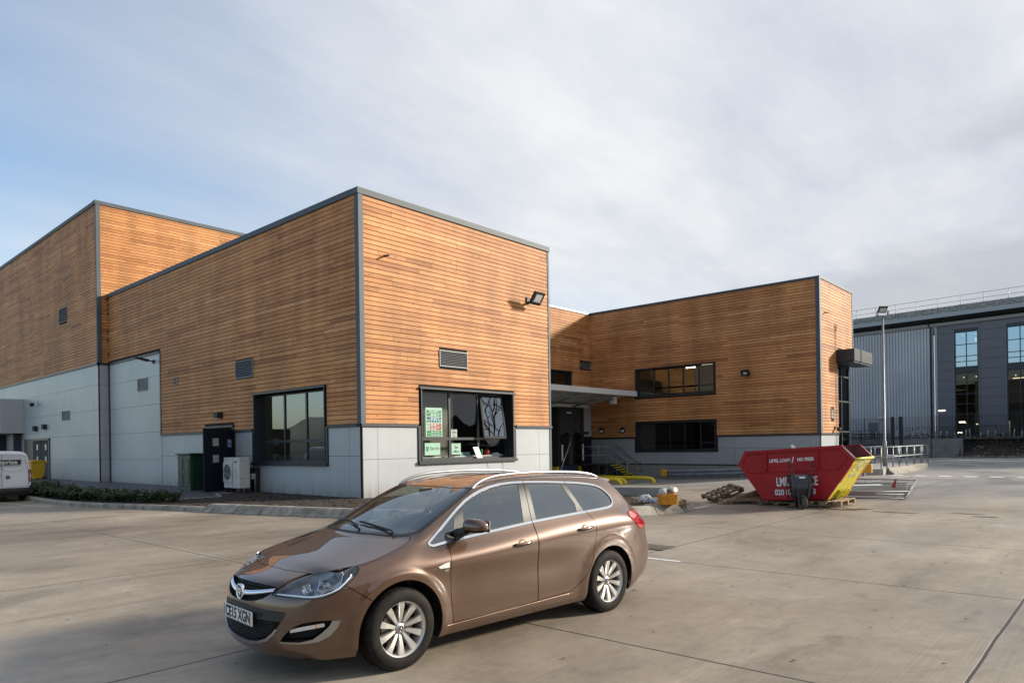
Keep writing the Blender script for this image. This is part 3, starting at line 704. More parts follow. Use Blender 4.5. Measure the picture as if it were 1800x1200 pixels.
# curtain wall beside the timber
s = MB(); 
for x in (26.75,27.9,29.3): s.box(x,x+.09,-6.40,-6.25,0,6.7)
for z in (.0,2.2,3.9,5.3,5.85): s.box(26.84,29.3,-6.39,-6.27,z,z+.08)
s.build('curtain_wall_frame', FRAME, BLD)
s = MB(); s.add([(26.8,-6.33,0),(29.35,-6.33,0),(29.35,-6.33,6.7),(26.8,-6.33,6.7)],[(0,1,2,3)]); s.build('curtain_wall_glass', window_glass('curtain_glass',(.10,.14,.15),1.6), BLD, fix=False)
s = MB(); s.box(29.30,29.42,-6.3,4,0,6.7); s.add([(26.6,-3,0),(29.3,-3,0),(29.3,-3,6.7),(26.6,-3,6.7)],[(0,1,2,3)]); s.build('curtain_wall_back', mat('lobby_dark',(.05,.06,.065),.8), BLD)
s = MB(); s.box(26.45,29.80,-7.52,-6.50,6.02,6.67); s.box(26.50,29.75,-7.47,-6.56,5.93,6.03); s.build('entrance_canopy', TRIMD, BLD, bevel=.01)
s = MB(); s.box(24.2,29.3,-6.2,8,HC-.15,HC-.1); s.box(9.9,24.2,8.1,16,HC-.15,HC-.1); s.box(24.2,29.35,7.5,7.9,0,HC-.2); s.box(29.2,29.36,4,7.9,0,HC-.2); s.box(29.25,29.4,-6.3,7.9,6.7,HC-.15); s.build('flat_roof', mat('roof_grey_c',(.12,.12,.12),.9), BLD)
window(CY_,-.76,4.38,4.63,6.27,[3.22,2.22,1.26,.26],[5.08],depth=.17,fw=.06,proud=.05,roomcol=mat('room_up',(.30,.26,.18),.9),rdepth=3.5)
window(CY_,-.78,4.40,1.33,2.95,[3.2,2.18,1.2,.2],[1.75],depth=.17,fw=.05,proud=.05,rdepth=4,glass=GLASSD)
# ceiling tubes in the rooms: lit lamps seen through the panes
def tube_lamp(p,q):
    s = MB(); s.tube([p,q],.035,6); o = s.build('ceiling_lamp', LITE, BLD)
for p,q in (((1.2,2.6,4.02),(1.2,4.3,4.02)),((2.4,5.4,4.02),(2.4,7.2,4.02)),((1.6,1.2,4.02),(1.6,2.2,4.02)),((3.2,2.2,4.02),(3.2,3.7,4.02)),((2.0,-0+3.0,4.02),(2.9,3.0,4.02))): tube_lamp(p,q)
tube_lamp((24.9,-.2,6.35),(24.9,.5,6.35)); tube_lamp((25.6,1.3,6.35),(25.6,1.9,6.35))
# loading dock: shelter curtain, pads, opening
s = MB(); DX.box(s,19.70,22.40,.0,.55,3.95,4.05); DX.box(s,19.70,19.95,.0,.5,.5,3.95); DX.box(s,22.1,22.40,.0,.5,.5,3.95); s.build('dock_shelter', BLACKM, BLD)
s = MB()
def curt(u,v): return Vector((19.9+2.3*u, 7.88-.45-.035*math.sin(u*60)-.02*math.sin(u*23), 3.96-1.55*v-(.08*math.sin(u*14) if v > .9 else 0)))
s.grid(curt,60,6); s.build('dock_curtain', nmat('curtain_black',(.014,.013,.012),(.03,.028,.026),.7,scale=3), BLD, fix=False)
s = MB(); DX.quad(s,19.95,22.1,.04,.5,3.9); s.build('dock_opening', mat('dock_dark',(.006,.006,.007),.9), BLD, fix=False)
s = MB(); DX.box(s,21.2,21.6,.05,.20,.5,2.42); DX.box(s,20.0,21.6,.05,.12,2.42,2.50); s.build('dock_door_frame', mat('dock_frame',(.05,.05,.055),.5), BLD)
for a in (20.05,22.18):
    s = MB(); DX.box(s,a,a+.13,.51,.53,.75,1.75); s.build('dock_guide_strip', WHITEM, BLD)
for a in (19.66,22.0):
    s = MB(); DX.box(s,a,a+.22,.0,.42,-.6,.42); s.build('dock_bumper', YEL, BLD)
s = MB(); DX.box(s,19.9,22.0,.02,.3,-.6,.44); s.build('dock_leveller', mat('leveller_blue',(.02,.035,.07),.5), BLD)
s = MB(); DX.box(s,20.55,21.0,.552,.57,3.66,3.74); s.build('dock_number_plate', WHITEM, BLD)
door_leaf(DX,22.62,23.80,.48,2.18,.08,handle=(23.6,1.4)); s = MB(); DX.box(s,22.55,22.62,.0,.12,.45,2.24); DX.box(s,22.62,23.86,.0,.12,2.18,2.24); s.build('door_frame', FRAME, BLD)
s = MB(); DX.box(s,23.05,23.4,.05,.16,2.40,2.55); s.build('door_sign_light', BLACKM, BLD)
# canopy over the dock: pitched down to the wall
can = bpy.data.objects.new('dock_canopy', None); COL.objects.link(can); can.parent = BLD; can.empty_display_size = .3
CW = nmat('canopy_white_metal',(.58,.58,.56),(.64,.64,.62),.4,scale=.8)
s = MB(); s.prism([(4.42,4.93),(7.85,4.42),(7.85,4.30),(4.42,4.80)],0,9.8,23.80)
for i in range(22): s.prism([(4.5,4.80),(7.8,4.31),(7.8,4.28),(4.5,4.77)],0,10.2+i*.62,10.26+i*.62)
s.build('canopy_deck', CW, can)
s = MB(); s.box(9.8,23.84,4.32,4.44,4.66,4.97); s.build('canopy_fascia', CW, can, bevel=.01)
s = MB(); s.box(9.9,22.3,5.05,5.20,4.40,4.52); s.build('canopy_gutter_beam', GALV, can)
s = MB(); s.box(22.25,22.55,4.98,5.30,4.20,4.62); s.build('beam_bracket', WHITEM, can)
for x in (12,15,18.6,21.2):
    s = MB(); s.tube([(x,7.85,3.95),(x,4.9,4.60)],.05,8); s.build('canopy_strut', GALV, can)
s = MB(); s.box(9.9,22.9,7.35,7.86,4.05,4.25); s.build('canopy_wall_beam', CW, can)
# white downpipe at the back corner of the near block
s = MB(); s.tube([(WA+.16,.35,10.0),(WA+.16,.35,.2)],.055,10); s.build('downpipe', WHITEM, BLD)
# ---------------------------------------------------------------- ground
def ss(t): t = max(0,min(1,t)); return t*t*(3-2*t)
def gz(x,y):
    z = 0
    if x < 24.6: z = -.40*ss((y+9)/12)*ss((x-9)/9)
    return z
def concrete_mat():
    m = bpy.data.materials.new('yard_concrete'); m.use_nodes = True; nt,N,L,b = nodes(m)
    def MT(op,a,b_=None,c=None):
        n = N.new('ShaderNodeMath'); n.operation = op
        for i,v in enumerate((a,b_,c)):
            if v is None: continue
            if isinstance(v,(int,float)): n.inputs[i].default_value = v
            else: L.new(v,n.inputs[i])
        return n.outputs[0]
    tc = N.new('ShaderNodeTexCoord'); sp = N.new('ShaderNodeSeparateXYZ'); L.new(tc.outputs['Object'],sp.inputs[0])
    def NZ(sc,det,rough=.55,stretch=(1,1,1),rot=0,dist=0):
        mp = N.new('ShaderNodeMapping'); mp.inputs['Scale'].default_value = stretch; mp.inputs['Rotation'].default_value = (0,0,rot); L.new(tc.outputs['Object'],mp.inputs[0])
        n = N.new('ShaderNodeTexNoise'); n.inputs['Scale'].default_value = sc; n.inputs['Detail'].default_value = det; n.inputs['Roughness'].default_value = rough; n.inputs['Distortion'].default_value = dist; L.new(mp.outputs[0],n.inputs['Vector']); return n.outputs[0]
    def RP(src,stops):
        r = N.new('ShaderNodeValToRGB'); e = r.color_ramp.elements
        while len(e) < len(stops): e.new(.5)
        for i,(p,c) in enumerate(stops): e[i].position = p; e[i].color = (*c,1) if isinstance(c,tuple) else (c,c,c,1)
        L.new(src,r.inputs[0]); return r.outputs[0]
    base = RP(NZ(.16,7,.6,(1,1,1),.3,.6),[(.30,(.160,.124,.092)),(.42,(.232,.188,.143)),(.55,(.292,.243,.188)),(.68,(.37,.318,.255))])
    # streaky stains dragged along the traffic direction
    st = RP(NZ(.6,9,.66,(.55,1.2,1),.12,.8),[(.34,.66),(.46,.93),(.56,1.0),(.68,1.16)])
    fine = RP(NZ(9,6,.7),[(.25,.86),(.5,1.0),(.75,1.10)])
    broom = RP(NZ(1.0,3,.6,(.6,55,1),.03),[(.3,.90),(.7,1.07)])
    speck = RP(NZ(55,4,.7),[(.28,.58),(.38,1.0),(.66,1.0),(.76,1.30)]); mid = RP(NZ(2.6,10,.72,(1,1,1),.4,.5),[(.28,.80),(.45,.97),(.56,1.02),(.72,1.16)])
    def MUL(a,b_):
        n = N.new('ShaderNodeMixRGB'); n.blend_type = 'MULTIPLY'; n.inputs[0].default_value = 1; L.new(a,n.inputs[1]); L.new(b_,n.inputs[2]); return n.outputs[0]
    col = MUL(MUL(MUL(MUL(base,st),fine),broom),speck)
    col = MUL(col,mid); blot = RP(NZ(.42,8,.62,(.8,1,1),.7,1.2),[(.30,.66),(.36,.93),(.40,1.0)]); drip = RP(NZ(3.1,3,.6,(1,1,1),0,.3),[(.20,.55),(.27,1.0)]); col = MUL(MUL(col,blot),drip)
    # greyer far yard
    far = RP(MT('ADD',MT('MULTIPLY',sp.outputs[0],.05),MT('MULTIPLY',NZ(.2,3),.3)),[(.55,0.0),(1.0,1.0)])
    mg = N.new('ShaderNodeMixRGB'); L.new(MT('MULTIPLY',far,.75),mg.inputs[0]); L.new(col,mg.inputs[1]); 
    gcol = MUL(RP(NZ(.3,6),[(.35,(.22,.213,.20)),(.65,(.29,.283,.27))]),fine); L.new(gcol,mg.inputs[2]); col = mg.outputs[0]
    # slab joints: across at 4.15 m, along at 5.0 m
    wob = MT('MULTIPLY',MT('SUBTRACT',NZ(1.1,2),.5),.03)
    def joint(o,per,off):
        v = MT('ADD',MT('ADD',sp.outputs[o],wob),off); f = MT('FRACT',MT('DIVIDE',v,per)); d = MT('MULTIPLY',MT('ABSOLUTE',MT('SUBTRACT',f,.5)),per)
        return MT('SUBTRACT',per/2,d) if False else MT('SUBTRACT',MT('MULTIPLY',1.0,per/2),d)
    jx = joint(0,4.15,.0); jy = joint(1,5.0,2.8)
    # distance to joint line = how close frac is to 0 or 1
    def lines(d,w0,w1): return RP(d,[(w0,1.0),(w1,0.0)])
    near = MT('MINIMUM',jx,jy)
    crack = RP(near,[(.009,1.0),(.016,0.0)])
    band = RP(jx,[(.05,1.0),(.11,0.0)]); bandn = MT('MULTIPLY',MT('MULTIPLY',band,RP(MT('ADD',MT('MULTIPLY',sp.outputs[1],.1),1.4),[(.45,0.0),(.65,1.0)])),RP(NZ(.18,3,.5),[(.40,0.0),(.56,.7)]))
    lt = N.new('ShaderNodeMixRGB'); L.new(bandn,lt.inputs[0]); L.new(col,lt.inputs[1]); lt.inputs[2].default_value = (.35,.32,.28,1)
    dk = N.new('ShaderNodeMixRGB'); L.new(MT('MULTIPLY',crack,MT('GREATER_THAN',60.0,MT('ABSOLUTE',sp.outputs[0]))),dk.inputs[0]); L.new(lt.outputs[0],dk.inputs[1]); dk.inputs[2].default_value = (.030,.026,.023,1)
    L.new(dk.outputs[0],b.inputs['Base Color'])
    wet = NZ(.35,6,.6,(.4,1,1),.12,.4)
    L.new(RP(wet,[(.38,.34),(.52,.62),(.65,.80)]),b.inputs['Roughness'])
    h = MT('ADD',MT('MULTIPLY',NZ(70,5,.7),.6),MT('ADD',MT('MULTIPLY',NZ(1.0,3,.6,(.6,55,1),.03),.8),MT('MULTIPLY',crack,-3.0)))
    bp = N.new('ShaderNodeBump'); bp.inputs['Distance'].default_value = .004; bp.inputs['Strength'].default_value = .55; L.new(h,bp.inputs['Height']); L.new(bp.outputs[0],b.inputs['Normal'])
    return m
g = MB(); xs = [-400,-120,-60,-30]+[-20+i for i in range(0,66)]+[60,90,160,400]; ys = [-400,-120,-60]+[-40+i*2 for i in range(0,14)]+[-12+i for i in range(0,24)]+[16,24,40,80,200,400]
n = len(ys)
g.add([(x,y,gz(x,y)) for x in xs for y in ys],[(i*n+j,(i+1)*n+j,(i+1)*n+j+1,i*n+j+1) for i in range(len(xs)-1) for j in range(n-1)],0,True)
g.build('ground', concrete_mat(), fix=False, kind='structure')
PAINT = nmat('road_paint',(.52,.52,.50),(.70,.70,.68),.6,scale=6)
def sheet(name, quads, m, z=.004, kind='structure'):
    s = MB()
    for q in quads: s.add([(x,y,gz(x,y)+z) for x,y in q],[tuple(range(len(q)))])
    return s.build(name, m, fix=False, kind=kind)
def strip2(p,q,w):
    d = Vector((q[0]-p[0],q[1]-p[1])).normalized(); n_ = Vector((-d.y,d.x))*w/2
    return [(p[0]+n_.x,p[1]+n_.y),(p[0]-n_.x,p[1]-n_.y),(q[0]-n_.x,q[1]-n_.y),(q[0]+n_.x,q[1]+n_.y)]
# bay line running beside the skip, edge lines, dashed crossing row
L1 = [(3.75,-9.80),(4.6,-9.80),(6.2,-9.87),(8.0,-9.9),(10.5,-9.95),(13,-10.0),(16,-10.3),(20,-10.4),(24.2,-10.5)]
sheet('road_marking',[strip2(a,b_,.10) for a,b_ in zip(L1,L1[1:]) if not (4.5 < a[0] < 5.5)]+[strip2((-4.12,-12.95),(-4.12,-13.62),.10),strip2((-3.6,-11.4),(-2.2,-11.4),.10) ],PAINT)
sheet('road_marking',[strip2((24.15,-9.9-i*1.02),(25.0,-9.9-i*1.02),.52) for i in range(14)],PAINT)
sheet('road_marking',[strip2((45,-8.2),(45,-14),.15),strip2((12.6,-3.2),(16.5,-3.6),.08),strip2((13.8,-1.0),(22,-1.4),.08),strip2((-7.4,12.3),(-6.75,7.6),.07)],PAINT)
# drain gratings
def grating(x,y,rz,w,l,label):
    e = empty('drain_grating',(x,y,gz(x,y)),rz,label=label,cat='drain cover',group='drain gratings set in the yard')
    s = MB(); s.box(-w/2,w/2,-l/2,l/2,.002,.006); s.build('pit_dark_slab', mat('pit_black',(.004,.004,.004),.9), e)  # black slab stands in for the dark of the pit under the bars
    s = MB(); n_ = int(l/.035)
    for i in range(n_+1): s.box(-w/2,w/2,-l/2+i*l/n_-.008,-l/2+i*l/n_+.008,.006,.016)
    s.box(-w/2-.02,-w/2,-l/2,l/2,.002,.016); s.box(w/2,w/2+.02,-l/2,l/2,.002,.016); s.box(-.01,.01,-l/2,l/2,.006,.0165)
    s.build('grating_bars', nmat('cast_iron',(.07,.06,.055),(.14,.12,.10),.6,.5,scale=8), e)
grating(-3.1,-12.55,0,.45,.62,'dark grating just behind the rear bumper of the brown car'); grating(5.35,-12.2,0,.45,1.0,'rusty grating in front of the red skip')
sheet('drain_cover',[strip2((39.2,-9.3),(39.2,-10.9),.7),strip2((44.4,-9.9),(44.4,-11.4),.7)],mat('cover_dark',(.05,.05,.05),.7))
# oil and water stains along the grating line
s = MB(); rn = random.Random(3)
for i in range(10):
    cx_,cy_ = 5.5+rn.uniform(-.4,.5), -12.9-rn.uniform(0,6); a = rn.uniform(.15,.45); b_ = rn.uniform(.05,.12)
    s.add([(cx_+b_*math.sin(t)*(1+.3*math.sin(3*t)), cy_+a*math.cos(t)*(1+.2*math.sin(2*t+i)), .004+.0004*i) for t in [2*PI*k/16 for k in range(16)]],[tuple(range(16))])
s.build('oil_stains', mat('oil_stain',(.045,.038,.032),.35), fix=False, kind='structure')
# fallen leaves and grit on the concrete
s = MB(); rn = random.Random(9)
for i in range(150):
    x,y = rn.uniform(-12.6,4), rn.uniform(-18,-4)
    if i%3 == 0: x,y = rn.uniform(-12,-5), rn.uniform(-18,2)
    r = rn.uniform(.008,.022); a = rn.uniform(0,6.28)
    M = Matrix.Translation((x,y,.007))@Matrix.Rotation(a,4,'Z')@Matrix.Rotation(rn.uniform(-.4,.4),4,'X')
    s.add([M@Vector(p) for p in ((-r*1.8,0,0),(0,-r*.6,.004),(r*1.8,0,.002),(0,r*.6,.006))],[(0,1,2,3)])
s.build('leaf_litter', mat('dead_leaf',(.05,.032,.018),.8), fix=False, kind='stuff', label='small dead leaves and grit scattered over the concrete', cat='leaves') 
# ---------------------------------------------------------------- kerbs and beds
KERB = nmat('kerb_concrete',(.17,.150,.122),(.33,.30,.255),.85,scale=3.5,bump=.002,bscale=25)
def sweep(pts, prof, seg=.92, gap=.028):
    """kerb units swept along a plan path; prof (offset to the right of travel, z)"""
    P = [Vector(p) for p in smooth_poly(pts,8,False)]; out = MB(); acc = 0; run = [P[0]]
    def emit(run):
        if len(run) < 2: return
        sec = []
        for i,p in enumerate(run):
            t = (run[min(i+1,len(run)-1)]-run[max(i-1,0)]).normalized(); n_ = Vector((t.y,-t.x)); sh = 0
            if i == 0: sh = gap/2
            if i == len(run)-1: sh = -gap/2
            sec.append([(p.x+t.x*sh+n_.x*o, p.y+t.y*sh+n_.y*o, z) for o,z in prof])
        k = len(prof); vs = [q for s_ in sec for q in s_]
        fs = [(i*k+j,i*k+(j+1)%k,(i+1)*k+(j+1)%k,(i+1)*k+j) for i in range(len(sec)-1) for j in range(k)]+[tuple(range(k)),tuple(range(len(vs)-1,len(vs)-k-1,-1))]
        out.add(vs,fs)
    for a,b_ in zip(P,P[1:]):
        d = (b_-a).length
        while acc+d >= seg:
            t = (seg-acc)/d; c = a+(b_-a)*t; run.append(c); emit(run); run = [c]; a = c; d = (b_-a).length; acc = 0
            if d < 1e-6: break
        acc += d
        if (b_-run[-1]).length > .02: run.append(b_)
    emit(run); return out
low = [(0,-.02),(.0,.10),(.035,.145),(.16,.145),(.16,-.02)]
high = [(-.10,-.02),(-.10,.025),(-.02,.06),(.06,.19),(.12,.225),(.32,.225),(.32,-.02)]
# travel so that the bed lies on the right-hand side
ka = [(-6.20,19.0),(-6.32,15.9),(-6.34,12.3),(-6.38,9.2),(-6.12,6.6),(-5.50,4.4),(-4.95,2.4),(-4.62,1.1)]
ka = ka[::-1]
sweep(ka,[(o,z) for o,z in low]).build('kerb', KERB, kind='structure')
kb = [(-4.62,1.1),(-4.25,-.2),(-3.85,-1.7),(-3.2,-3.9),(-2.2,-6.2),(-.9,-8.1),(.6,-9.35),(1.9,-9.85),(2.62,-10.02)]
sweep(kb[::-1],high).build('kerb', KERB, kind='structure')
sweep([(2.62,-10.02),(3.15,-9.95),(3.35,-9.5),(3.5,-8.6)][::-1],[(o,z*.8) for o,z in high]).build('kerb', KERB, kind='structure')
SOIL = nmat('bark_mulch',(.016,.009,.006),(.045,.026,.017),.95,scale=14,bump=.02,bscale=28)
bed = MB(); rn = random.Random(2)
outline = [(-6.2,17),(-6.2,9.3),(-5.95,6.7),(-5.35,4.5),(-4.8,2.4),(-4.45,1.1),(-4.1,-.2),(-3.7,-1.7),(-3.05,-3.8),(-2.05,-6.1),(-.8,-7.95),(.6,-9.15),(1.9,-9.6),(3.1,-9.6),(3.3,-8.6),(4.5,-7.4),(8.5,-4.0),(8.6,-.02),(-.02,-.02),(-.02,6.9),(-1.6,6.9),(-2.2,5.2),(-4.1,5.2),(-4.6,9.0),(-4.6,17)]
bed.add([(x,y,.13) for x,y in outline],[tuple(range(len(outline)))]); bed.build('planting_bed_soil', SOIL, fix=False, kind='structure')
PAV = bpy.data.materials.new('block_paving'); PAV.use_nodes = True; nt_,N_,L_,b_ = nodes(PAV)
tc_ = N_.new('ShaderNodeTexCoord'); br = N_.new('ShaderNodeTexBrick'); br.inputs['Scale'].default_value = 5; br.inputs['Color1'].default_value = (.060,.058,.066,1); br.inputs['Color2'].default_value = (.095,.090,.098,1); br.inputs['Mortar'].default_value = (.03,.03,.03,1); br.inputs['Mortar Size'].default_value = .012
L_.new(tc_.outputs['Object'],br.inputs['Vector']); L_.new(br.outputs[0],b_.inputs['Base Color']); b_.inputs['Roughness'].default_value = .6
pv = MB(); o2 = [(-4.6,17),(-4.6,9.0),(-4.1,5.2),(-2.2,5.2),(-1.6,6.9),(-.02,6.9),(-.02,22.5),(-.5,22.6),(-.5,50),(-6.2,50),(-6.2,17)]
pv.add([(x,y,.134) for x,y in o2],[tuple(range(len(o2)))]); pv.build('pavement', PAV, fix=False, kind='structure')
s = MB(); 
for a,b2 in zip([(-4.6,9.0),(-4.1,5.2),(-2.2,5.2),(-1.6,6.9)],[(-4.1,5.2),(-2.2,5.2),(-1.6,6.9),(-.05,6.9)]):
    q = strip2(a,b2,.05); s.add([(x,y,.10) for x,y in q]+[(x,y,.15) for x,y in q],[(4,5,6,7),(0,1,5,4),(1,2,6,5),(2,3,7,6),(3,0,4,7)])
s.build('edging', CONC, kind='structure')
# mulch chips
s = MB(); rn = random.Random(4)
for i in range(2600):
    y = rn.uniform(-6,8); x = rn.uniform(-5.8,.0)
    if not inside((x,y),outline): continue
    r = rn.uniform(.012,.035); M = Matrix.Translation((x,y,.14))@Matrix.Rotation(rn.uniform(0,6.3),4,'Z')@Matrix.Rotation(rn.uniform(-.6,.6),4,'X')
    s.add([M@Vector(p) for p in ((-r*1.6,-r*.5,0),(r*1.6,-r*.5,0),(r*1.6,r*.5,.006),(-r*1.6,r*.5,.006))],[(0,1,2,3)])
s.build('mulch_chips', nmat('chips',(.018,.010,.007),(.075,.045,.028),.9,scale=9), fix=False, kind='stuff', label='dark bark chips covering the soil bed along the building', cat='mulch')
# low shrubs, each a plant of its own: leaf faces on short stems
LEAFS = [nmat('leaf_green_a',(.018,.036,.014),(.050,.085,.026),.5,scale=5),nmat('leaf_green_b',(.024,.050,.016),(.075,.115,.030),.5,scale=5)]
def shrub(x,y,r,h,label,seed,group='low shrubs along the kerb'):
    rn = random.Random(seed); e = empty('low_shrub',(x,y,.13),0,label=label,cat='shrub',group=group)
    st = MB(); lf = MB()
    for k in range(9):
        a = rn.uniform(0,6.28); q = Vector((math.cos(a)*r*rn.uniform(.3,.9),math.sin(a)*r*rn.uniform(.3,.9),h*rn.uniform(.6,1)))
        st.tube([(0,0,-.02),q*.5+Vector((0,0,.04)),q],[.008,.006,.003],5)
        for i in range(64):
            t = rn.uniform(.25,1.05); p = q*t+Vector((rn.gauss(0,.06),rn.gauss(0,.06),rn.gauss(0,.04))); s_ = rn.uniform(.024,.046)
            M = Matrix.Translation(p)@Matrix.Rotation(rn.uniform(0,6.3),4,'Z')@Matrix.Rotation(rn.uniform(-.9,.9),4,'X')@Matrix.Rotation(rn.uniform(-.5,.9),4,'Y')
            lf.add([M@Vector(v) for v in ((-s_*1.3,0,0),(0,-s_*.55,.004),(s_*1.3,0,0),(0,s_*.55,.004))],[(0,1,2,3)])
    st.build('stem', mat('stem_brown',(.05,.035,.02),.8), e); lf.build('foliage', LEAFS[seed%2], e, fix=False)
ORD = ['first','second','third','fourth','fifth','sixth','seventh','eighth','ninth','tenth','eleventh','twelfth','thirteenth','fourteenth','fifteenth','sixteenth','seventeenth','eighteenth','nineteenth','twentieth','twenty-first','twenty-second','twenty-third','twenty-fourth','twenty-fifth','twenty-sixth','twenty-seventh','twenty-eighth','twenty-ninth','thirtieth','thirty-first','thirty-second','thirty-third','thirty-fourth']
rn = random.Random(12); k = 0
for i in range(26):
    t = i/25; y = 15.2-10.6*t; 
    for j in range(2):
        x = (-5.75 if y > 8 else -5.75+(8-y)*.30)+j*.55+rn.uniform(-.12,.12)
        hh = rn.uniform(.30,.47)*(1.15 if y > 12 else .95 if y > 8 else .8)
        shrub(x,y+rn.uniform(-.12,.12),.33,hh, ORD[i]+' dark green shrub from the van in the '+('kerb-side' if j == 0 else 'paving-side')+' row of the bed', 100+k); k += 1
# ---------------------------------------------------------------- things along the left wall
def flood(name, loc, rz, label, tilt=-.5, arm=.28, w=.36, h=.30, group='floodlights on the walls'):
    """floodlight: wall plate, arm, yoke, tilted head with glass; local -y is outwards"""
    e = empty(name, loc, rz, label=label, cat='floodlight', group=group)
    s = MB(); s.box(-.09,.09,-.05,0,-.14,.14); s.box(-.05,.05,-arm,-.04,-.12,-.05); s.build('mounting_bracket', BLACKM, e, bevel=.006)
    s = MB(); M = Matrix.Translation((0,-arm-.02,.02))@Matrix.Rotation(tilt,4,'X')
    s.box(-w/2,w/2,-.05,.045,-h/2,h/2,M=M)
    for i in range(7): s.box(-w/2+.03+i*(w-.06)/6-.006,-w/2+.03+i*(w-.06)/6+.006,.045,.075,-h/2+.02,h/2-.02,M=M)
    s.build('lamp_head', BLACKM, e, bevel=.01)
    s = MB(); s.box(-w/2+.12,w/2-.12,-.056,-.05,-h/2+.10,h/2-.10,M=M); s.build('lamp_glass', LED, e)
    s = MB(); s.box(-w/2-.02,-w/2,-.02,.02,-.12,.05,M=M); s.box(w/2,w/2+.02,-.02,.02,-.12,.05,M=M); s.box(-w/2,w/2,-.02,.02,-.15,-.12,M=Matrix.Translation((0,-arm-.02,.0))); s.build('yoke', BLACKM, e)
    return e
AR = -PI/2  # for walls facing -x: local -y -> -x
flood('floodlight',(8.35,-.055,7.72),.0,'large black floodlight high on the sunlit timber wall, above the site office window',tilt=.62,arm=.50,w=.62,h=.55)
flood('floodlight',(23.82,-2.75,5.52),AR,'black floodlight on the right wing, right of the upper window',tilt=.6,arm=.30,w=.46,h=.34)
# long-arm lamp over the tall grey panels
e = empty('street_light_head',(-.05,16.4,6.03),AR,label='slim black lantern on a short arm over the tall grey panels',cat='wall lamp')
s = MB(); s.box(-.05,.05,-.06,0,-.09,.09); s.tube([(0,-.03,0),(0,-.28,.05)],.03,8); s.build('mounting_bracket', BLACKM, e)
s = MB(); s.prism([(-.22,.00),(-.35,-.01),(-.80,.09),(-.85,.13),(-.80,.16),(-.30,.09)],0,-.15,.15); s.build('lamp_head', BLACKM, e, bevel=.02)
s = MB(); s.add([(-.11,-.38,-.008),(.11,-.38,-.008),(.11,-.76,.078),(-.11,-.76,.078)],[(0,1,2,3)]); s.build('lamp_glass', LED, e)
def boxlamp(loc, rz, w, h, d, label, group=None, cat='wall lamp'):
    e = empty('wall_lamp', loc, rz, label=label, cat=cat, group=group)
    s = MB(); s.box(-w/2,w/2,-d,0,-h/2,h/2); s.build('lamp_body', BLACKM, e, bevel=.01)
    s = MB(); s.box(-w/2+.03,w/2-.03,-d+.02,-.02,-h/2-.012,-h/2+.0); s.build('diffuser', LED, e); return e
boxlamp((-.055,9.62,3.20),AR,.34,.24,.24,'black box lamp above the double door on the shaded wall')
boxlamp((-.53,34.0,3.28),AR,.42,.32,.20,'black box lamp left above the far doors of the tall block','box lamps over the far doors')
boxlamp((-.53,32.05,3.34),AR,.42,.32,.20,'black box lamp right above the far doors of the tall block','box lamps over the far doors')
def dome_lamp(loc, rz, label):
    e = empty('bulkhead_lamp', loc, rz, label=label, cat='wall lamp', group='round bulkhead lamps on the right wing')
    M = Matrix.Rotation(PI/2,4,'X')
    s = MB(); s.lathe([(.20,0),(.20,.06),(.15,.09),(.13,.09)],24,M=M); s.build('lamp_body', BLACKM, e)
    s = MB(); s.lathe([(.145,.085),(.11,.12),(.0,.135)],24,M=M,a0=PI,a1=2*PI); s.build('diffuser', mat('opal',(.75,.74,.70),.4), e)
    s = MB(); s.lathe([(.15,.088),(.115,.128),(.0,.145)],24,M=M,a0=0,a1=PI); s.build('eyelid', BLACKM, e)
dome_lamp((23.83,7.0,2.62),AR,'left of two round bulkhead lamps beside the stairs'); dome_lamp((23.83,5.4,2.60),AR,'right of two round bulkhead lamps beside the stairs')
def camera_(loc, rz, label, big=1):
    e = empty('security_camera', loc, rz, label=label, cat='camera')
    s = MB(); s.box(-.06*big,.06*big,-.04,0,-.08*big,.08*big); s.tube([(0,-.03,0),(0,-.16*big,0),(0,-.18*big,-.04*big)],.02*big,8); s.build('mounting_bracket', WHITEM if big > 1.2 else BLACKM, e)
    s = MB(); s.lathe([(0,-.12*big),(.07*big,-.10*big),(.09*big,-.02*big),(.08*big,.04*big),(0,.05*big)],16,M=Matrix.Translation((0,-.18*big,-.06*big))); s.build('camera_dome', BLACKM, e)
camera_((-.53,33.9,4.95),AR,'white bracketed dome camera beside the white box on the tall block',1.5); camera_((26.05,-6.60,2.45),0,'small black dome camera at the foot of the right wing end',1.1)
s = MB(); s.tube([(0,0,0),(0,-.22,-.03)],.03,8); o = s.build('overflow_spout', BLACKM, loc=(24.6,-6.6,8.45), label='tiny dark spout high on the sunlit end of the right wing', cat='spout')
# blue fire-door notice on the open leaf and other notices
def ol2(t,z,d): return Vector(ol(t,z,d))
BLUE = mat('notice_blue',(.02,.12,.42),.4)
e = empty('fire_door_notice', ol(.24,2.02,-.012), 0, label='small blue and white fire door notice on the open door leaf', cat='sign')
org = Vector(ol(.24,2.02,-.012)); ex = (Vector(ol(1,1.98,-.012))-Vector(ol(0,1.98,-.012))).normalized()
FM = frame((0,0,0),ex*-1 if ex.y > 0 else ex,(0,0,1))
s = MB(); s.box(-.11,.11,-.15,.15,-.002,.002,M=FM); s.build('plate', WHITEM, e)
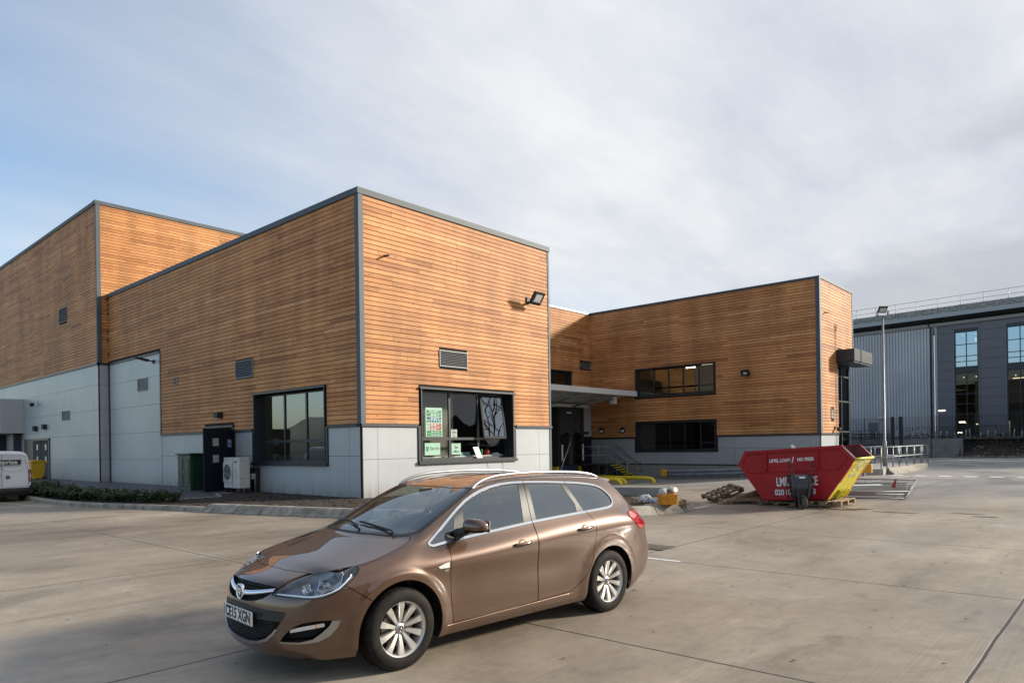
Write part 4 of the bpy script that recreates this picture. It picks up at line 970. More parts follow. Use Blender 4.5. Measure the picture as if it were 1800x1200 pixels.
# facing camera side: both faces carry the print
for sg_ in (1,):
    s = MB()
    nrm = FM.to_3x3()@Vector((0,0,1)); tocam = (EYE-org).normalized(); k_ = .003 if nrm.dot(tocam) > 0 else -.003
    s.box(-.10,.10,-.14,-.01,k_-.001,k_+.001,M=FM); s.box(-.10,.10,.0,.14,k_-.0005,k_+.0005,M=FM); s.build('print_blue', BLUE, e)
    s = MB(); s.lathe([(.045,0),(.0,0)],20,M=FM@Matrix.Translation((0,.075,k_*1.8))); s.build('print_circle', WHITEM, e, fix=False)
    if k_ < 0: TF = FM@Matrix.Rotation(PI,4,'Y')
    else: TF = FM
    put_text('print_text','FIRE\nDOOR',.05,TF@Matrix.Translation((0,-.075,.0065)),WHITEM,e)
# green electrical cabinet
GREEN = nmat('cabinet_green',(.010,.035,.022),(.014,.045,.028),.42,scale=2)
e = empty('electrical_cabinet',(-1.31,10.72,.134),0,label='dark green metal cabinet with double doors beside the open door leaf',cat='cabinet')
s = MB(); s.box(.04,.76,-.98,.20,.08,1.44); s.box(.0,.80,-1.02,.24,.0,.09); s.build('cabinet_body', GREEN, e, bevel=.01)
s = MB(); s.box(-.05,.85,-1.07,.29,1.44,1.51); s.build('cabinet_roof', GREEN, e, bevel=.015)
for y0,y1 in ((-.96,-.40),(-.38,.18)):
    s = MB(); s.box(.01,.045,y0,y1,.12,1.41); s.box(-.003,.01,y0+.10,y1-.10,.22,1.31); d_ = s.build('cabinet_door', GREEN, e, bevel=.006)
    for z in (.25,1.32):
        h_ = MB(); h_.box(-.02,.015,(y0 if y0 < -.5 else y1)-.03,(y0 if y0 < -.5 else y1)+.02,z-.03,z+.03); h_.build('hinge', GALV, d_)
s = MB(); s.box(-.03,.01,-.44,-.38,.68,.80); s.build('handle', GALV, e)
s = MB(); s.box(.08,.72,-1.01,-.98,.12,1.40); d_ = s.build('cabinet_door', GREEN, e, bevel=.006); s = MB(); s.lathe([(.035,0),(.035,.03),(0,.03)],12,M=Matrix.Translation((.60,-1.01,.74))@Matrix.Rotation(PI/2,4,'X')); s.build('handle', GALV, d_)
# heat pump outdoor unit
ACW = nmat('unit_beige',(.46,.45,.42),(.54,.53,.50),.45,scale=2)
e = empty('heat_pump_unit',(-.95,6.95,.13),0,label='beige outdoor heat pump unit with fan grille standing beside the window',cat='air conditioner')
s = MB(); s.box(-.05,.37,-.72,.52,.18,1.34); s.build('casing', ACW, e, bevel=.02)
s = MB(); s.box(-.055,-.045,-.20,-.185,.20,1.32); s.box(-.05,.37,-.726,-.72,.55,.56); s.build('casing_seam', mat('seam_grey',(.12,.12,.11),.6), e)
M = Matrix.Translation((-.06,.17,.80))@Matrix.Rotation(-PI/2,4,'Y')
s = MB(); s.box(-.085,-.05,-.17,.51,.40,1.16); fs_ = s.build('fan_shroud', ACW, e, bevel=.012)
s = MB(); s.lathe([(.29,.032),(.05,.030),(0,.03)],32,M=Matrix.Translation((-.055,.17,.78))@Matrix.Rotation(-PI/2,4,'Y')); s.build('fan_opening', mat('fan_dark',(.03,.03,.03),.8), fs_, fix=False)
s = MB()
for k in range(3):
    a = 2*PI*k/3; s.add([Matrix.Translation((-.088,.17,.78))@Matrix.Rotation(-PI/2,4,'Y')@Matrix.Rotation(a,4,'Z')@Vector(v) for v in ((.03,-.02,-.002),(.24,-.10,.0),(.27,.06,-.003),(.03,.03,.0))],[(0,1,2,3)])
s.build('fan_blades', mat('fan_grey',(.16,.16,.15),.5), fs_, fix=False)
s = MB(); M = Matrix.Translation((-.098,.17,.78))@Matrix.Rotation(-PI/2,4,'Y')
for r in (.06,.11,.16,.21,.26,.30): s.lathe([(r-.003,0),(r,.004),(r+.003,0)],32,M=M)
for k in range(12): a = 2*PI*k/12; s.tube([M@Vector((.05*math.cos(a),.05*math.sin(a),.003)),M@Vector((.30*math.cos(a),.30*math.sin(a),.003))],.003,4)
s.build('fan_guard', mat('guard_grey',(.33,.33,.31),.5), fs_)
for x_,y_ in ((-.02,-.68),(.22,-.68),(-.02,.38),(.22,.38)): s = MB(); s.box(x_,x_+.12,y_,y_+.08,.0,.18); s.build('rubber_foot', BLACKM, e)
s = MB(); s.box(-.057,-.05,-.52,-.34,1.14,1.20); s.box(-.057,-.05,-.45,-.38,.86,.90); s.box(-.057,-.05,-.42,-.36,.76,.79); s.box(-.057,-.05,-.55,-.50,.62,.66); s.build('badges_and_ports', mat('port_dark',(.05,.05,.05),.5), e)
e = empty('pipe_box',(-.18,6.65,.13),0,label='small black duct with isolator and grey pipe beside the heat pump',cat='pipework')
s = MB(); s.box(-.06,.12,-.20,.28,.0,.93); s.build('duct', BLACKM, e, bevel=.01)
s = MB(); s.box(-.14,-.06,-.10,.06,.50,.70); s.build('isolator_box', WHITEM, e, bevel=.008)
s = MB(); s.box(-.16,-.14,-.02,.03,.57,.63); s.build('isolator_switch', mat('red_switch',(.5,.02,.02),.4), e)
s = MB(); s.tube([(-.10,-.22,.0),(-.10,-.22,.72)],.03,8); s.tube([(-.10,.0,.5),(-.16,.05,.3),(-.08,.10,.05)],.012,6); s.build('pipe', GALV, e)
# yellow wheeled bin
YB = nmat('bin_yellow',(.60,.33,.012),(.68,.40,.02),.45,scale=3)
e = empty('wheeled_bin',(-1.55,30.3,.134),AR+.35,label='yellow wheeled bin by the far doors behind the white van',cat='bin')
s = MB(); s.prism([(-.34,.0),(.34,.0),(.42,1.0),(-.42,1.0)],0,-.30,.30)
v_ = [Vector(p) for p in s.v]; s.v = [(p.x*(.84+.16*p.z),p.y,p.z+.06) for p in v_]; s.build('bin_body', YB, e, bevel=.02)
s = MB(); s.prism([(-.47,1.05),(.44,1.05),(.42,1.12),(-.1,1.17),(-.46,1.12)],0,-.36,.36); s.build('lid', YB, e, bevel=.015)
s = MB(); s.box(-.36,.36,.40,.50,1.0,1.05); s.build('lid_handle', YB, e)
for sx in (-1,1):
    s = MB(); s.lathe([(.0,-.025),(.10,-.025),(.10,.025),(0,.025)],16,M=Matrix.Translation((sx*.29,.33,.10))@Matrix.Rotation(PI/2,4,'Y')); s.build('wheel', BLACKM, e)
s = MB(); s.box(-.16,.12,-.40,-.385,.50,.75); s.build('sticker', mat('sticker_blue',(.05,.16,.40),.5), e)
# ---------------------------------------------------------------- posters and things in the site office window (on the glass, in the room)
def notice(name, a0,a1,z0,z1, label, y=.318, m=None):
    e = empty(name, ((a0+a1)/2, y, (z0+z1)/2), 0, label=label, cat='notice')
    s = MB(); s.box(a0-(a0+a1)/2,a1-(a0+a1)/2,-.0015,.0015,z0-(z0+z1)/2,z1-(z0+z1)/2); s.build('sheet', m or mat('paper_mint',(.50,.72,.60),.6), e)
    return e
def band_(e, x0,x1,z0,z1, m, nm='coloured_band', y=-.003): s = MB(); s.box(x0,x1,y-.001,y+.001,z0,z1); return s.build(nm, m, e)
TX = lambda x,z,y=-.006: Matrix.Translation((x,y,z))@Matrix.Rotation(PI/2,4,'X')
GRN = mat('print_green',(.02,.22,.09),.5); NAV = mat('print_blue_dark',(.02,.09,.25),.5); REDP = mat('print_red',(.45,.05,.05),.5); INK = mat('print_ink',(.02,.03,.03),.5); PW_ = mat('print_white',(.70,.84,.76),.5)
e = notice('site_safety_board',3.02,3.82,2.13,3.18,'tall SITE SAFETY board with green, blue and red bands in the left pane',y=.300)
band_(e,-.35,.35,.33,.44,GRN); put_text('heading','SITE SAFETY',.115,TX(0,.385),PW_,e,sx=.80)
band_(e,-.35,.35,.22,.31,GRN); band_(e,-.35,.35,.10,.19,NAV)
for k in range(6):
    s = MB(); s.lathe([(.045,0),(0,0)],16,M=TX(-.30+.12*k,.035,-.004)); s.build('round_symbol', NAV, e, fix=False)
band_(e,-.20,.35,-.14,-.04,REDP); band_(e,-.20,.35,-.28,-.16,REDP); band_(e,-.35,.35,-.40,-.31,GRN); band_(e,-.35,.35,-.50,-.42,GRN)
s = MB()
for z in (-.09,-.22): s.lathe([(.04,0),(.028,0)],16,M=TX(-.28,z,-.004))
s.build('warning_symbols', REDP, e, fix=False)
s = MB()
for z0,n in ((.275,3),(.245,2),(.160,3),(.125,2),(-.075,3),(-.11,2),(-.20,3),(-.245,2),(-.35,3),(-.455,3)):
    for k in range(n): s.box(-.16+k*.15,-.16+k*.15+.11,-.0065,-.005,z0-.008,z0+.008)
s.build('small_print', PW_, e)
e = notice('smoking_notice',4.26,4.56,2.16,2.48,'small white notice with a red ring symbol in the middle pane',y=.300,m=mat('paper_white',(.62,.68,.64),.6))
e.location.z = 2.24; s = MB(); s.lathe([(.105,0),(.085,0)],24,M=TX(0,.05,-.004)); s.build('ring_symbol', mat('ring_dark_red',(.25,.04,.05),.5), e, fix=False); s = MB(); s.box(-.05,.05,-.005,-.003,.02,.08); s.box(-.10,.10,-.005,-.003,-.10,-.085); s.box(-.07,.07,-.005,-.003,-.135,-.12); s.build('print_text', INK, e)
e = notice('company_board',2.96,3.70,1.46,1.90,'pale green board reading East On with a green shape, lower left pane',y=.300)
put_text('lettering','East On',.165,TX(.10,.02),INK,e,sx=.80); s = MB(); s.add([(x,-.004,z) for x,z in ((-.33,.08),(-.17,.10),(-.19,-.06),(-.24,-.10),(-.31,-.05))],[(0,1,2,3,4)]); s.build('green_shape', mat('shape_green',(.10,.33,.17),.5), e, fix=False)
e = notice('site_office_board',4.27,4.74,1.46,1.88,'pale green board reading Site office in the lower middle pane',y=.300)
put_text('lettering','Site\noffice',.155,TX(.0,-.02),INK,e,sx=.88)
s = MB(); s.box(-.10,.10,-.004,-.002,.17,.185); s.build('print_text', GRN, e)
# sill board inside with small things standing on it
s = MB(); s.box(2.6,7.25,.44,.90,1.36,1.40); o = s.build('window_board', WHITEM, BLD)
CY2 = mat('box_teal',(.22,.42,.45),.5)
for x,w_,h_,lb in ((5.02,.24,.13,'left of two small teal boxes on the site office sill'),(5.32,.26,.14,'right of two small teal boxes on the site office sill')):
    s = MB(); s.box(-w_/2,w_/2,-.08,.08,0,h_); o = s.build('small_box', CY2, bevel=.006, loc=(x,.58,1.40), label=lb, cat='box', group='small boxes on the sill')
s = MB(); s.lathe([(0,0),(.10,0),(.11,.03),(.11,.16),(.07,.21),(.035,.22),(.035,.27),(0,.27)],18); s.build('red_bottle', mat('red_plastic',(.62,.03,.02),.35), loc=(6.50,.62,1.40), label='red rounded bottle on the sill in the lower right pane', cat='bottle')
s = MB(); s.lathe([(0,0),(.05,0),(.055,.20),(.03,.24),(0,.25)],14); s.build('green_bottle', mat('green_plastic',(.03,.30,.05),.35), loc=(6.14,.58,1.40), label='slim green bottle beside the red bottle on the sill', cat='bottle')
s = MB(); s.box(-.22,.22,-.12,.12,0,.04); s.box(-.10,.12,-.1,.1,.04,.09); s.build('paper_pile', WHITEM, loc=(6.95,.60,1.40), label='low pile of pale papers at the right end of the sill', cat='papers')
e = empty('leaning_card',(5.62,.16,1.31),0,label='white sheet leaning outside on the window sill',cat='card')
s = MB(); s.add([(x,y,z) for x,y,z in ((-.14,0,.0),(.16,0,.0),(.02,.10,.42),(-.26,.10,.42),(-.14,.012,.0),(.16,.012,.0),(.02,.112,.42),(-.26,.112,.42))],[(0,1,2,3),(7,6,5,4),(0,4,5,1),(1,5,6,2),(2,6,7,3),(3,7,4,0)]); s.build('sheet', mat('card_white',(.70,.70,.78),.5), e)
s = MB(); s.add([(x,y-.0015,z) for x,y,z in ((-.145,0,.0),(-.125,0,.0),(-.245,.10,.42),(-.265,.10,.42))],[(0,1,2,3)]); s.build('blue_edge', BLUE, e, fix=False)
for x0,x1 in ((5.8,5.95),(6.7,6.6)):
    s = MB(); s.tube([(x0,-.06,1.16),((x0+x1)/2+.03,-.075,.75),(x1,-.07,.14)],.006,5); s.build('loose_cable', mat('cable_grey',(.14,.14,.13),.6), label=('left' if x0 < 6 else 'right')+' thin grey cable hanging below the site office window', cat='cable', group='cables below the window')
# ---------------------------------------------------------------- dock stairs
e = empty('dock_stairs',(22.3,7.0,-.4),0,label='steel landing and stairs with yellow treads and tube railings beside the dock',cat='stairs')
DS = mat('steel_dark',(.045,.048,.052),.5,.4)
s = MB(); s.box(-.45,1.50,-1.1,.85,.82,.90); s.build('landing', DS, e)
s = MB()
for x,y in ((-.4,-1.05),(1.45,-1.05),(-.4,.75),(1.45,.0)): s.box(x-.05,x+.05,y-.05,y+.05,-.1,.82)
s.build('landing_legs', DS, e)
for x in (.55,1.46):
    s = MB(); s.prism([(-1.05,.90),(-1.05,.66),(-2.62,-.15),(-2.62,.05),(-2.50,.10)],0,x-.02,x+.02); s.build('stringer', DS, e)
for i in range(6):
    y = -1.18-i*.245; z = .83-i*.135
    s = MB(); s.box(.57,1.44,y-.13,y+.12,z-.03,z); t_ = s.build('tread', DS, e)
    s = MB(); s.box(.57,1.44,y-.135,y-.06,z,z+.022); s.box(.57,1.44,y-.15,y-.13,z-.035,z+.022); s.build('nosing', YEL, t_)
def rail(name, parts, r, par=None, m=GALV, **k):
    s = MB()
    for p in parts: s.tube(p, r, 8)
    return s.build(name, m, par, **k)
rail('railing',[[(-.4,-1.05,.9),(-.4,-1.05,2.0)],[(.50,-1.05,.0),(.50,-1.05,2.0)],[(-.45,.8,2.0),(-.45,-1.05,2.0),(.50,-1.05,2.0),(.50,-1.6,1.78),(.50,-2.55,1.05)],[(-.45,.8,1.45),(-.45,-1.05,1.45),(.50,-1.05,1.45),(.50,-2.55,.62)],[(.50,-1.75,.3),(.50,-1.75,1.66)],[(.50,-2.55,-.1),(.50,-2.55,1.05)]],.024,e)
rail('railing',[[(1.50,-1.1,.9),(1.50,-1.1,2.0)],[(1.50,-1.1,2.0),(1.50,-1.25,2.0),(1.50,-2.62,1.0),(1.50,-2.95,.98),(1.50,-3.02,.8),(1.50,-3.0,.5),(1.50,-2.62,.45)],[(1.50,-1.1,1.45),(1.50,-2.62,.50)],[(1.50,-1.85,.2),(1.50,-1.85,1.55)],[(1.50,-2.62,-.1),(1.50,-2.62,1.0)]],.024,e)
# yellow wheel guides on the ground
for i,(x0,x1,y0,y1) in enumerate(((12.0,15.35,3.6,.15),(13.6,17.2,4.0,1.0),(15.2,18.6,3.6,.02))): pass
for i,(xe,ye,ln) in enumerate(((15.4,.10,5.2),(17.3,1.05,5.2),(18.4,.0,6.5))):
    z = gz(xe,ye); lab = ('nearest yellow tube wheel guide, half hidden by the brown car','middle yellow tube wheel guide on the yard','longest and farthest yellow tube wheel guide on the yard')[i]
    # runs back towards the dock (along y), bent down at the yard end
    s = MB(); pts = [(xe-.00,ye,z+.0),(xe,ye+.05,z+.13),(xe,ye+.16,z+.23),(xe,ye+.34,z+.27),(xe,ye+ln,z+.27)]
    s.tube(pts,.095,14); s.build('wheel_guide', YEL, label=lab, cat='wheel guide', group='yellow tube wheel guides')
# armco guard rail along the right wing
e = empty('guard_rail',(23.25,0,0),0,label='long galvanised guard rail with orange end caps along the base of the right wing',cat='guard rail')
s = MB(); pr = [(-.02,.62),(-.06,.58),(-.085,.52),(-.06,.46),(-.02,.43),(-.06,.39),(-.085,.33),(-.06,.27),(-.02,.24),(.0,.24),(.0,.62)]
def zr(y): return gz(23.2,y)
ys_ = [2.0-i*.75 for i in range(15)]
for a,b_ in zip(ys_,ys_[1:]):
    vs = [(x,a,z+zr(a)-.05) for x,z in pr]+[(x,b_,z+zr(b_)-.05) for x,z in pr]; k = len(pr); s.add(vs,[(i,(i+1)%k,(i+1)%k+k,i+k) for i in range(k)])
s.build('rail_beam', GALV, e)
for i in range(6):
    y = 1.5-i*2.05; s = MB(); s.box(.0,.10,y-.05,y+.05,zr(y)-.2,zr(y)+.5); s.build('post', GALV, e)
for y0,y1 in ((2.0,2.36),(-8.5,-9.15)):
    s = MB(); z = zr(y0)-.05; s.prism([(-.14,.22),(.03,.22),(.03,.64),(-.14,.64)],1,y0,y1,M=Matrix.Translation((0,0,z))); s.build('end_cap', ORANGE, e, bevel=.03)
# ---------------------------------------------------------------- ramp platform, its railing, bollard, lamp post
s = MB(); s.box(24.6,34.5,-9.3,-6.7,-.3,.30); s.build('concrete_ramp_platform', CONC, label='raised concrete platform with kerbed edge outside the right wing', cat='platform')
sweep([(34.8,-9.05),(31.0,-9.35),(25.2,-9.40)],[(-.25,-.02),(-.25,.06),(-.05,.20),(.0,.34),(.12,.34),(.12,-.02)]).build('kerb', KERB, kind='structure')
e = empty('platform_railing',(24.8,-9.15,.3),0,label='galvanised two-bar railing round the concrete platform by the lamp post',cat='railing')
xs_ = [0,1.1,2.3,3.6,5.2,6.9,8.6]
rail('railing_bars',[[(0,0,z),(9.0,0,z)] for z in (1.08,.56)]+[[(0,0,z),(0,2.4,z)] for z in (1.08,.56)]+[[(9.0,0,z),(9.0,2.6,z)] for z in (1.08,.56)],.021,e)
for x in xs_+[9.0]:
    s = MB(); s.tube([(x,0,0),(x,0,1.08)],.03,8); s.build('post', GALV, e)
for x,y in ((0,1.2),(0,2.4),(9.0,1.3),(9.0,2.6)):
    s = MB(); s.tube([(x,y,0),(x,y,1.08)],.03,8); s.build('post', GALV, e)
e = empty('platform_railing',(36.5,-6.3,.0),0,label='far galvanised railing behind the platform, in front of the retaining wall',cat='railing')
rail('railing_bars',[[(-6,0,z),(3.6,-1.9,z)] for z in (1.35,.75)],.03,e)
for i in range(6):
    t = i/5; s = MB(); s.tube([(-6+9.6*t,-1.9*t,0),(-6+9.6*t,-1.9*t,1.35)],.032,8); s.build('post', GALV, e)
s = MB(); s.lathe([(.0,0),(.09,0),(.09,1.15),(.06,1.2),(0,1.2)],16); s.build('bollard', YEL, loc=(39.2,-5.6,0), label='slim yellow bollard behind the platform railing', cat='bollard')
e = empty('lamp_post',(28.75,-8.35,.30),0,label='tall galvanised lamp post with a single floodlight head on the concrete platform',cat='lamp post')
s = MB(); s.lathe([(0,0),(.10,0),(.10,1.35),(.068,1.42),(.050,8.25),(0,8.25)],16); s.build('pole', GALV, e)
s = MB(); s.box(-.35,.35,-.04,.04,8.22,8.30); s.box(-.33,-.29,-.05,.05,8.25,8.55); s.box(.29,.33,-.05,.05,8.25,8.55); o = s.build('yoke', GALV, e); 
hm = Matrix.Rotation(-.75,4,'Z')@Matrix.Translation((0,0,8.62))@Matrix.Rotation(.60,4,'X')
o.rotation_euler = (0,0,-.75)
s = MB(); s.box(-.24,.24,-.04,.04,-.19,.19,M=hm)
for i in range(8): s.box(-.21+i*.060-.006,-.21+i*.060+.006,.04,.08,-.16,.16,M=hm)
s.build('lamp_head', BLACKM, e, bevel=.012)
s = MB(); s.box(-.18,.18,-.048,-.04,-.13,.10,M=hm); s.build('lamp_glass', LED, e)
# ---------------------------------------------------------------- the skip
RED = nmat('skip_red',(.27,.004,.007),(.35,.006,.010),.45,scale=1.3,bump=.014,bscale=2.3,Specular_IOR_Level=.3)
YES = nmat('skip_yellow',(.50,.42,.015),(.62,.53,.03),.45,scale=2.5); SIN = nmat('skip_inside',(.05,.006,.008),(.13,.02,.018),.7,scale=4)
ska = math.radians(41.86-90-40.0)   # long axis: camera right turned towards the viewer
SK = empty('skip', (5.78,-11.05,.0), 0, label='red skip with white lettering and yellow end panel resting on pallets', cat='skip')
SKX = (RT*math.cos(math.radians(40))-FW*math.sin(math.radians(40))); SKY = Vector((-SKX.y,SKX.x,0))
SKL = EYE+RT*6.98+FW*19.45; SKL.z = .13      # bottom front-left corner
tl = math.radians(3.3)
SKM = Matrix(((SKX.x*math.cos(tl),SKY.x,-SKX.x*math.sin(tl),0),(SKX.y*math.cos(tl),SKY.y,-SKX.y*math.sin(tl),0),(math.sin(tl),0,math.cos(tl),0),(0,0,0,1)))
SK.matrix_world = Matrix.Translation(SKL)@SKM
LB,W_,HT = 1.68,1.82,1.40
# long side outline (x,z): bottom, tips, rim
TIPL,TIPR,RL,RR,ZT = -.66,2.44,-.45,2.14,1.03
def side_out(y, th=.03): return [(0,y,0),(LB,y,0),(TIPR,y,ZT),(RR,y,HT),(RL,y,HT),(TIPL,y,ZT)]
s = MB()
for y0,y1 in ((0,.035),(W_-.035,W_)):
    A = side_out(y0); B = side_out(y1); n = 6; s.add(A+B,[tuple(range(n)),tuple(range(2*n-1,n-1,-1))]+[(i,i+n,(i+1)%n+n,(i+1)%n) for i in range(n)])
s.add([(0,0.0,0),(LB,0,0),(LB,W_,0),(0,W_,0),(0,0,.04),(LB,0,.04),(LB,W_,.04),(0,W_,.04)],[(0,1,2,3),(7,6,5,4),(0,4,5,1),(2,6,7,3),(1,5,6,2),(0,3,7,4)])
s.build('body_side', RED, SK)
def slab(pts, th, m, name):
    """sloping end panel from (x,z) to (x,z) across the width"""
    (x0,z0),(x1,z1) = pts; d = Vector((x1-x0,0,z1-z0)).normalized(); n_ = Vector((d.z,0,-d.x)); q = MB()
    v = [Vector((x0,.036,z0)),Vector((x0,W_-.036,z0)),Vector((x1,W_-.036,z1)),Vector((x1,.036,z1))]; v2 = [p-n_*th for p in v]
    q.add(v+v2,[(0,1,2,3),(7,6,5,4),(0,4,5,1),(1,5,6,2),(2,6,7,3),(3,7,4,0)]); return q.build(name, m, SK)
ye = slab([(LB,0),(TIPR,ZT)],.03,YES,'end_panel'); slab([(TIPL,ZT),(0,0)],.03,RED,'end_panel')
# upper short returns at the open ends and rim channels
s = MB(); s.tube([(TIPR,0,ZT),(TIPR,W_,ZT)],.035,6); s.build('end_lip', YES, SK)
s = MB(); s.tube([(TIPL,0,ZT),(TIPL,W_,ZT)],.03,6); s.build('end_lip', RED, SK)
for y in (0.0,W_):
    s = MB(); sg_ = 1 if y > 0 else -1
    s.box(RL,RR,y-.035,y+.035,HT-.05,HT+.01); s.build('rim', RED, SK)
    s = MB(); s.tube([(RR,y,HT-.01),(TIPR,y,ZT)],.022,6); s.build('rim_edge', mat('worn_edge',(.45,.30,.26),.5), SK)
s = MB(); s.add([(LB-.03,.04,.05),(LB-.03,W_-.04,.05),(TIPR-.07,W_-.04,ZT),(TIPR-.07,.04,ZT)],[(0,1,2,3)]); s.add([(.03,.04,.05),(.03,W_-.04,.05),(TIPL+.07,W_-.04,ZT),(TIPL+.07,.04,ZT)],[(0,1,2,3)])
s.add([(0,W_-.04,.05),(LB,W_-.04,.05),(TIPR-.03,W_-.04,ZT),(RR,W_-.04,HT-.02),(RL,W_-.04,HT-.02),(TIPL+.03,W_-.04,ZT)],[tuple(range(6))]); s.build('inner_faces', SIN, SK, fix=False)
# ribs and fold lines on the near side
s = MB()
for a,b_ in (((-.38,1.30),(2.06,1.30)),((-.38,1.30),(-.52,1.06)),((2.06,1.30),(2.26,1.06)),((-.32,.78),(2.0,.78)),((2.26,1.06),(2.0,.78)),((-.52,1.06),(-.32,.78))): s.tube([(a[0],-.004,a[1]),(b_[0],-.004,b_[1])],.010,5)
s.build('pressed_edge', RED, SK)
for x in (.14,1.52):
    s = MB(); s.box(x-.03,x+.03,-.05,.0,.83,1.34); s.build('side_rib', RED, SK, bevel=.008)
    s = MB(); s.lathe([(.035,0),(.035,.03),(0,.03)],12,M=Matrix.Translation((x-.01,-.05,.86))@Matrix.Rotation(PI/2,4,'X')); s.build('lug', RED, SK)
SW = mat('skip_lettering',(.70,.66,.66),.5)
def skt(t,size,x,z,sx=1,bold=0,nm='lettering'): return put_text(nm,t,size,Matrix.Translation((x,-.006,z))@Matrix.Rotation(PI/2,4,'X'),SW,SK,sx=sx,bold=bold)
skt('LEVEL LOAD',.125,.52,1.09,.82,.004); skt('NO FIRES',.125,1.20,1.09,.82,.004); skt('/',.22,.87,1.09,1,.004)
skt('LMD SERVICE',.33,.93,.50,.56,.010); skt('020 87',.21,.56,.22,.80,.006); skt('8',.21,1.36,.22,.85,.006)
# lettering and reflective bands on the yellow end panel
ed = Vector((TIPR-LB,0,ZT)).normalized(); EM = frame((LB+(TIPR-LB)*.5+ed.z*.0,W_/2,ZT*.5),(0,1,0),ed)
EM = Matrix.Translation(Vector((ed.z,0,-ed.x))*.006)@EM
OR = mat('reflective_orange',(.65,.16,.02),.35); CREAM = mat('cream_print',(.62,.60,.30),.5)
for yy in (-W_/2+.10,W_/2-.10):
    s = MB(); s.box(yy-.045,yy+.045,-.10,.48,-.002,.002,M=EM); s.build('reflective_band', OR, ye)
hw = ZT/ed.z/2
put_text('lettering','LMD',.46,EM@Matrix.Translation((0,.40,.003)),CREAM,ye,sx=1.15,bold=.012)
put_text('lettering','SKIP HIRE',.20,EM@Matrix.Translation((0,.10,.003)),CREAM,ye,sx=1.05,bold=.006)
s = MB()
for yy in (-.42,-.14,.14,.42): s.box(yy-.03,yy+.03,-hw+.06,-hw+.30,.0,.09,M=EM)
s.box(-.45,.45,-hw+.06,-hw+.10,.0,.06,M=EM); s.build('lifting_hooks', YES, ye)
s = MB(); s.add([(0,0,0),(.05,.01,.03),(.03,.03,.12),(-.02,.02,.10)],[(0,1,2,3)]); s.add([(.03,.03,.0),(.10,.05,.02),(.04,.05,.10)],[(0,1,2)]); o = s.build('scrap_of_plastic', WHITEM, label='small white scrap sticking up over the skip rim', cat='litter'); o.matrix_world = SK.matrix_world@Matrix.Translation((.85,.03,HT))
# ---------------------------------------------------------------- pallets
PW = nmat('pallet_wood',(.155,.095,.052),(.33,.22,.125),.8,scale=5,stretch=(1,1,1)); PWD = nmat('pallet_wood_dark',(.07,.042,.025),(.15,.095,.055),.85,scale=5)
def pallet(M, label, m=PW, w=1.2, d=.8, h=.13, group='timber pallets round the skip', missing=()):
    e = bpy.data.objects.new('pallet',None); COL.objects.link(e); setp(e,label,'pallet',group); e.matrix_world = M; e.empty_display_size = .2
    for y in (-d/2+.05,0,d/2-.05):
        for x in (-w/2+.07,0,w/2-.07):
            s = MB(); s.box(x-.07,x+.07,y-.05,y+.05,.02,.09); s.build('block', m, e)
        s = MB(); s.box(-w/2,w/2,y-.05,y+.05,0,.018); s.box(-w/2,w/2,y-.05,y+.05,.091,.109); s.build('bearer', m, e)
    for i in range(6):
        if i in missing: continue
        x = -w/2+.05+i*(w-.10)/5; s = MB(); s.box(x-.05,x+.05,-d/2,d/2,.111,.130); s.build('deck_board', m, e)
    return e
A33 = math.atan2(SKX.y,SKX.x)
pallet(Matrix.Translation(SKL+SKX*.35+SKY*.45-Vector((0,0,.13)))@Matrix.Rotation(A33,4,'Z'),'pallet under the left end of the red skip',PWD,1.0,1.0)
pallet(Matrix.Translation(SKL+SKX*1.55+SKY*.75+Vector((0,0,-.075)))@Matrix.Rotation(A33,4,'Z')@Matrix.Rotation(-.02,4,'Y'),'pallet under the right end of the red skip, ends sticking out',PW,.9,1.4)
def cw(X,D,z=0): p = EYE+RT*X+FW*D; return Vector((p.x,p.y,z))
CA = math.radians(41.86-90)
pallet(Matrix.Translation(cw(6.28,20.9,.20))@Matrix.Rotation(CA+.15,4,'Z')@Matrix.Rotation(-.33,4,'Y')@Matrix.Rotation(.10,4,'X'),'dark pallet tipped up on the heap left of the skip',PWD,1.0,.8)
pallet(Matrix.Translation(cw(6.55,20.6,.05))@Matrix.Rotation(CA+.35,4,'Z')@Matrix.Rotation(-.13,4,'Y'),'lower pale pallet of the heap left of the skip',PW,1.1,.9)
pallet(Matrix.Translation(cw(7.0,20.9,.03))@Matrix.Rotation(CA-.25,4,'Z')@Matrix.Rotation(-.05,4,'Y'),'pale pallet lying flat between heap and skip',PW,1.0,1.1,missing=(2,))
for i,(X,D,z,r,p,l) in enumerate(((6.6,20.2,.12,.25,-.26,1.5),(6.9,20.35,.10,.45,-.20,1.25),(6.7,20.05,.05,.05,-.03,1.1))):
    s = MB(); s.box(-l/2,l/2,-.05,.05,-.04,.04); o = s.build('timber_plank', PW, label=('long plank leaning up on the pallet heap','second plank rising towards the skip on the heap','short plank lying at the foot of the pallet heap')[i], cat='plank', group='loose planks by the skip')
    o.matrix_world = Matrix.Translation(cw(X,D,z+.08))@Matrix.Rotation(CA+r,4,'Z')@Matrix.Rotation(p,4,'Y')
# ---------------------------------------------------------------- wheelbarrow stood on its nose against the skip
WB = empty('wheelbarrow',(0,0,0),0,label='black wheelbarrow stood upright on its wheel against the red skip',cat='wheelbarrow')
WB.matrix_world = Matrix.Translation(cw(7.56,18.2,0))@Matrix.Rotation(CA-.15,4,'Z')
BP = nmat('barrow_black',(.012,.013,.016),(.03,.03,.034),.35,scale=4,Coat_Weight=.2); STL = mat('barrow_tube',(.05,.05,.05),.45,.5)
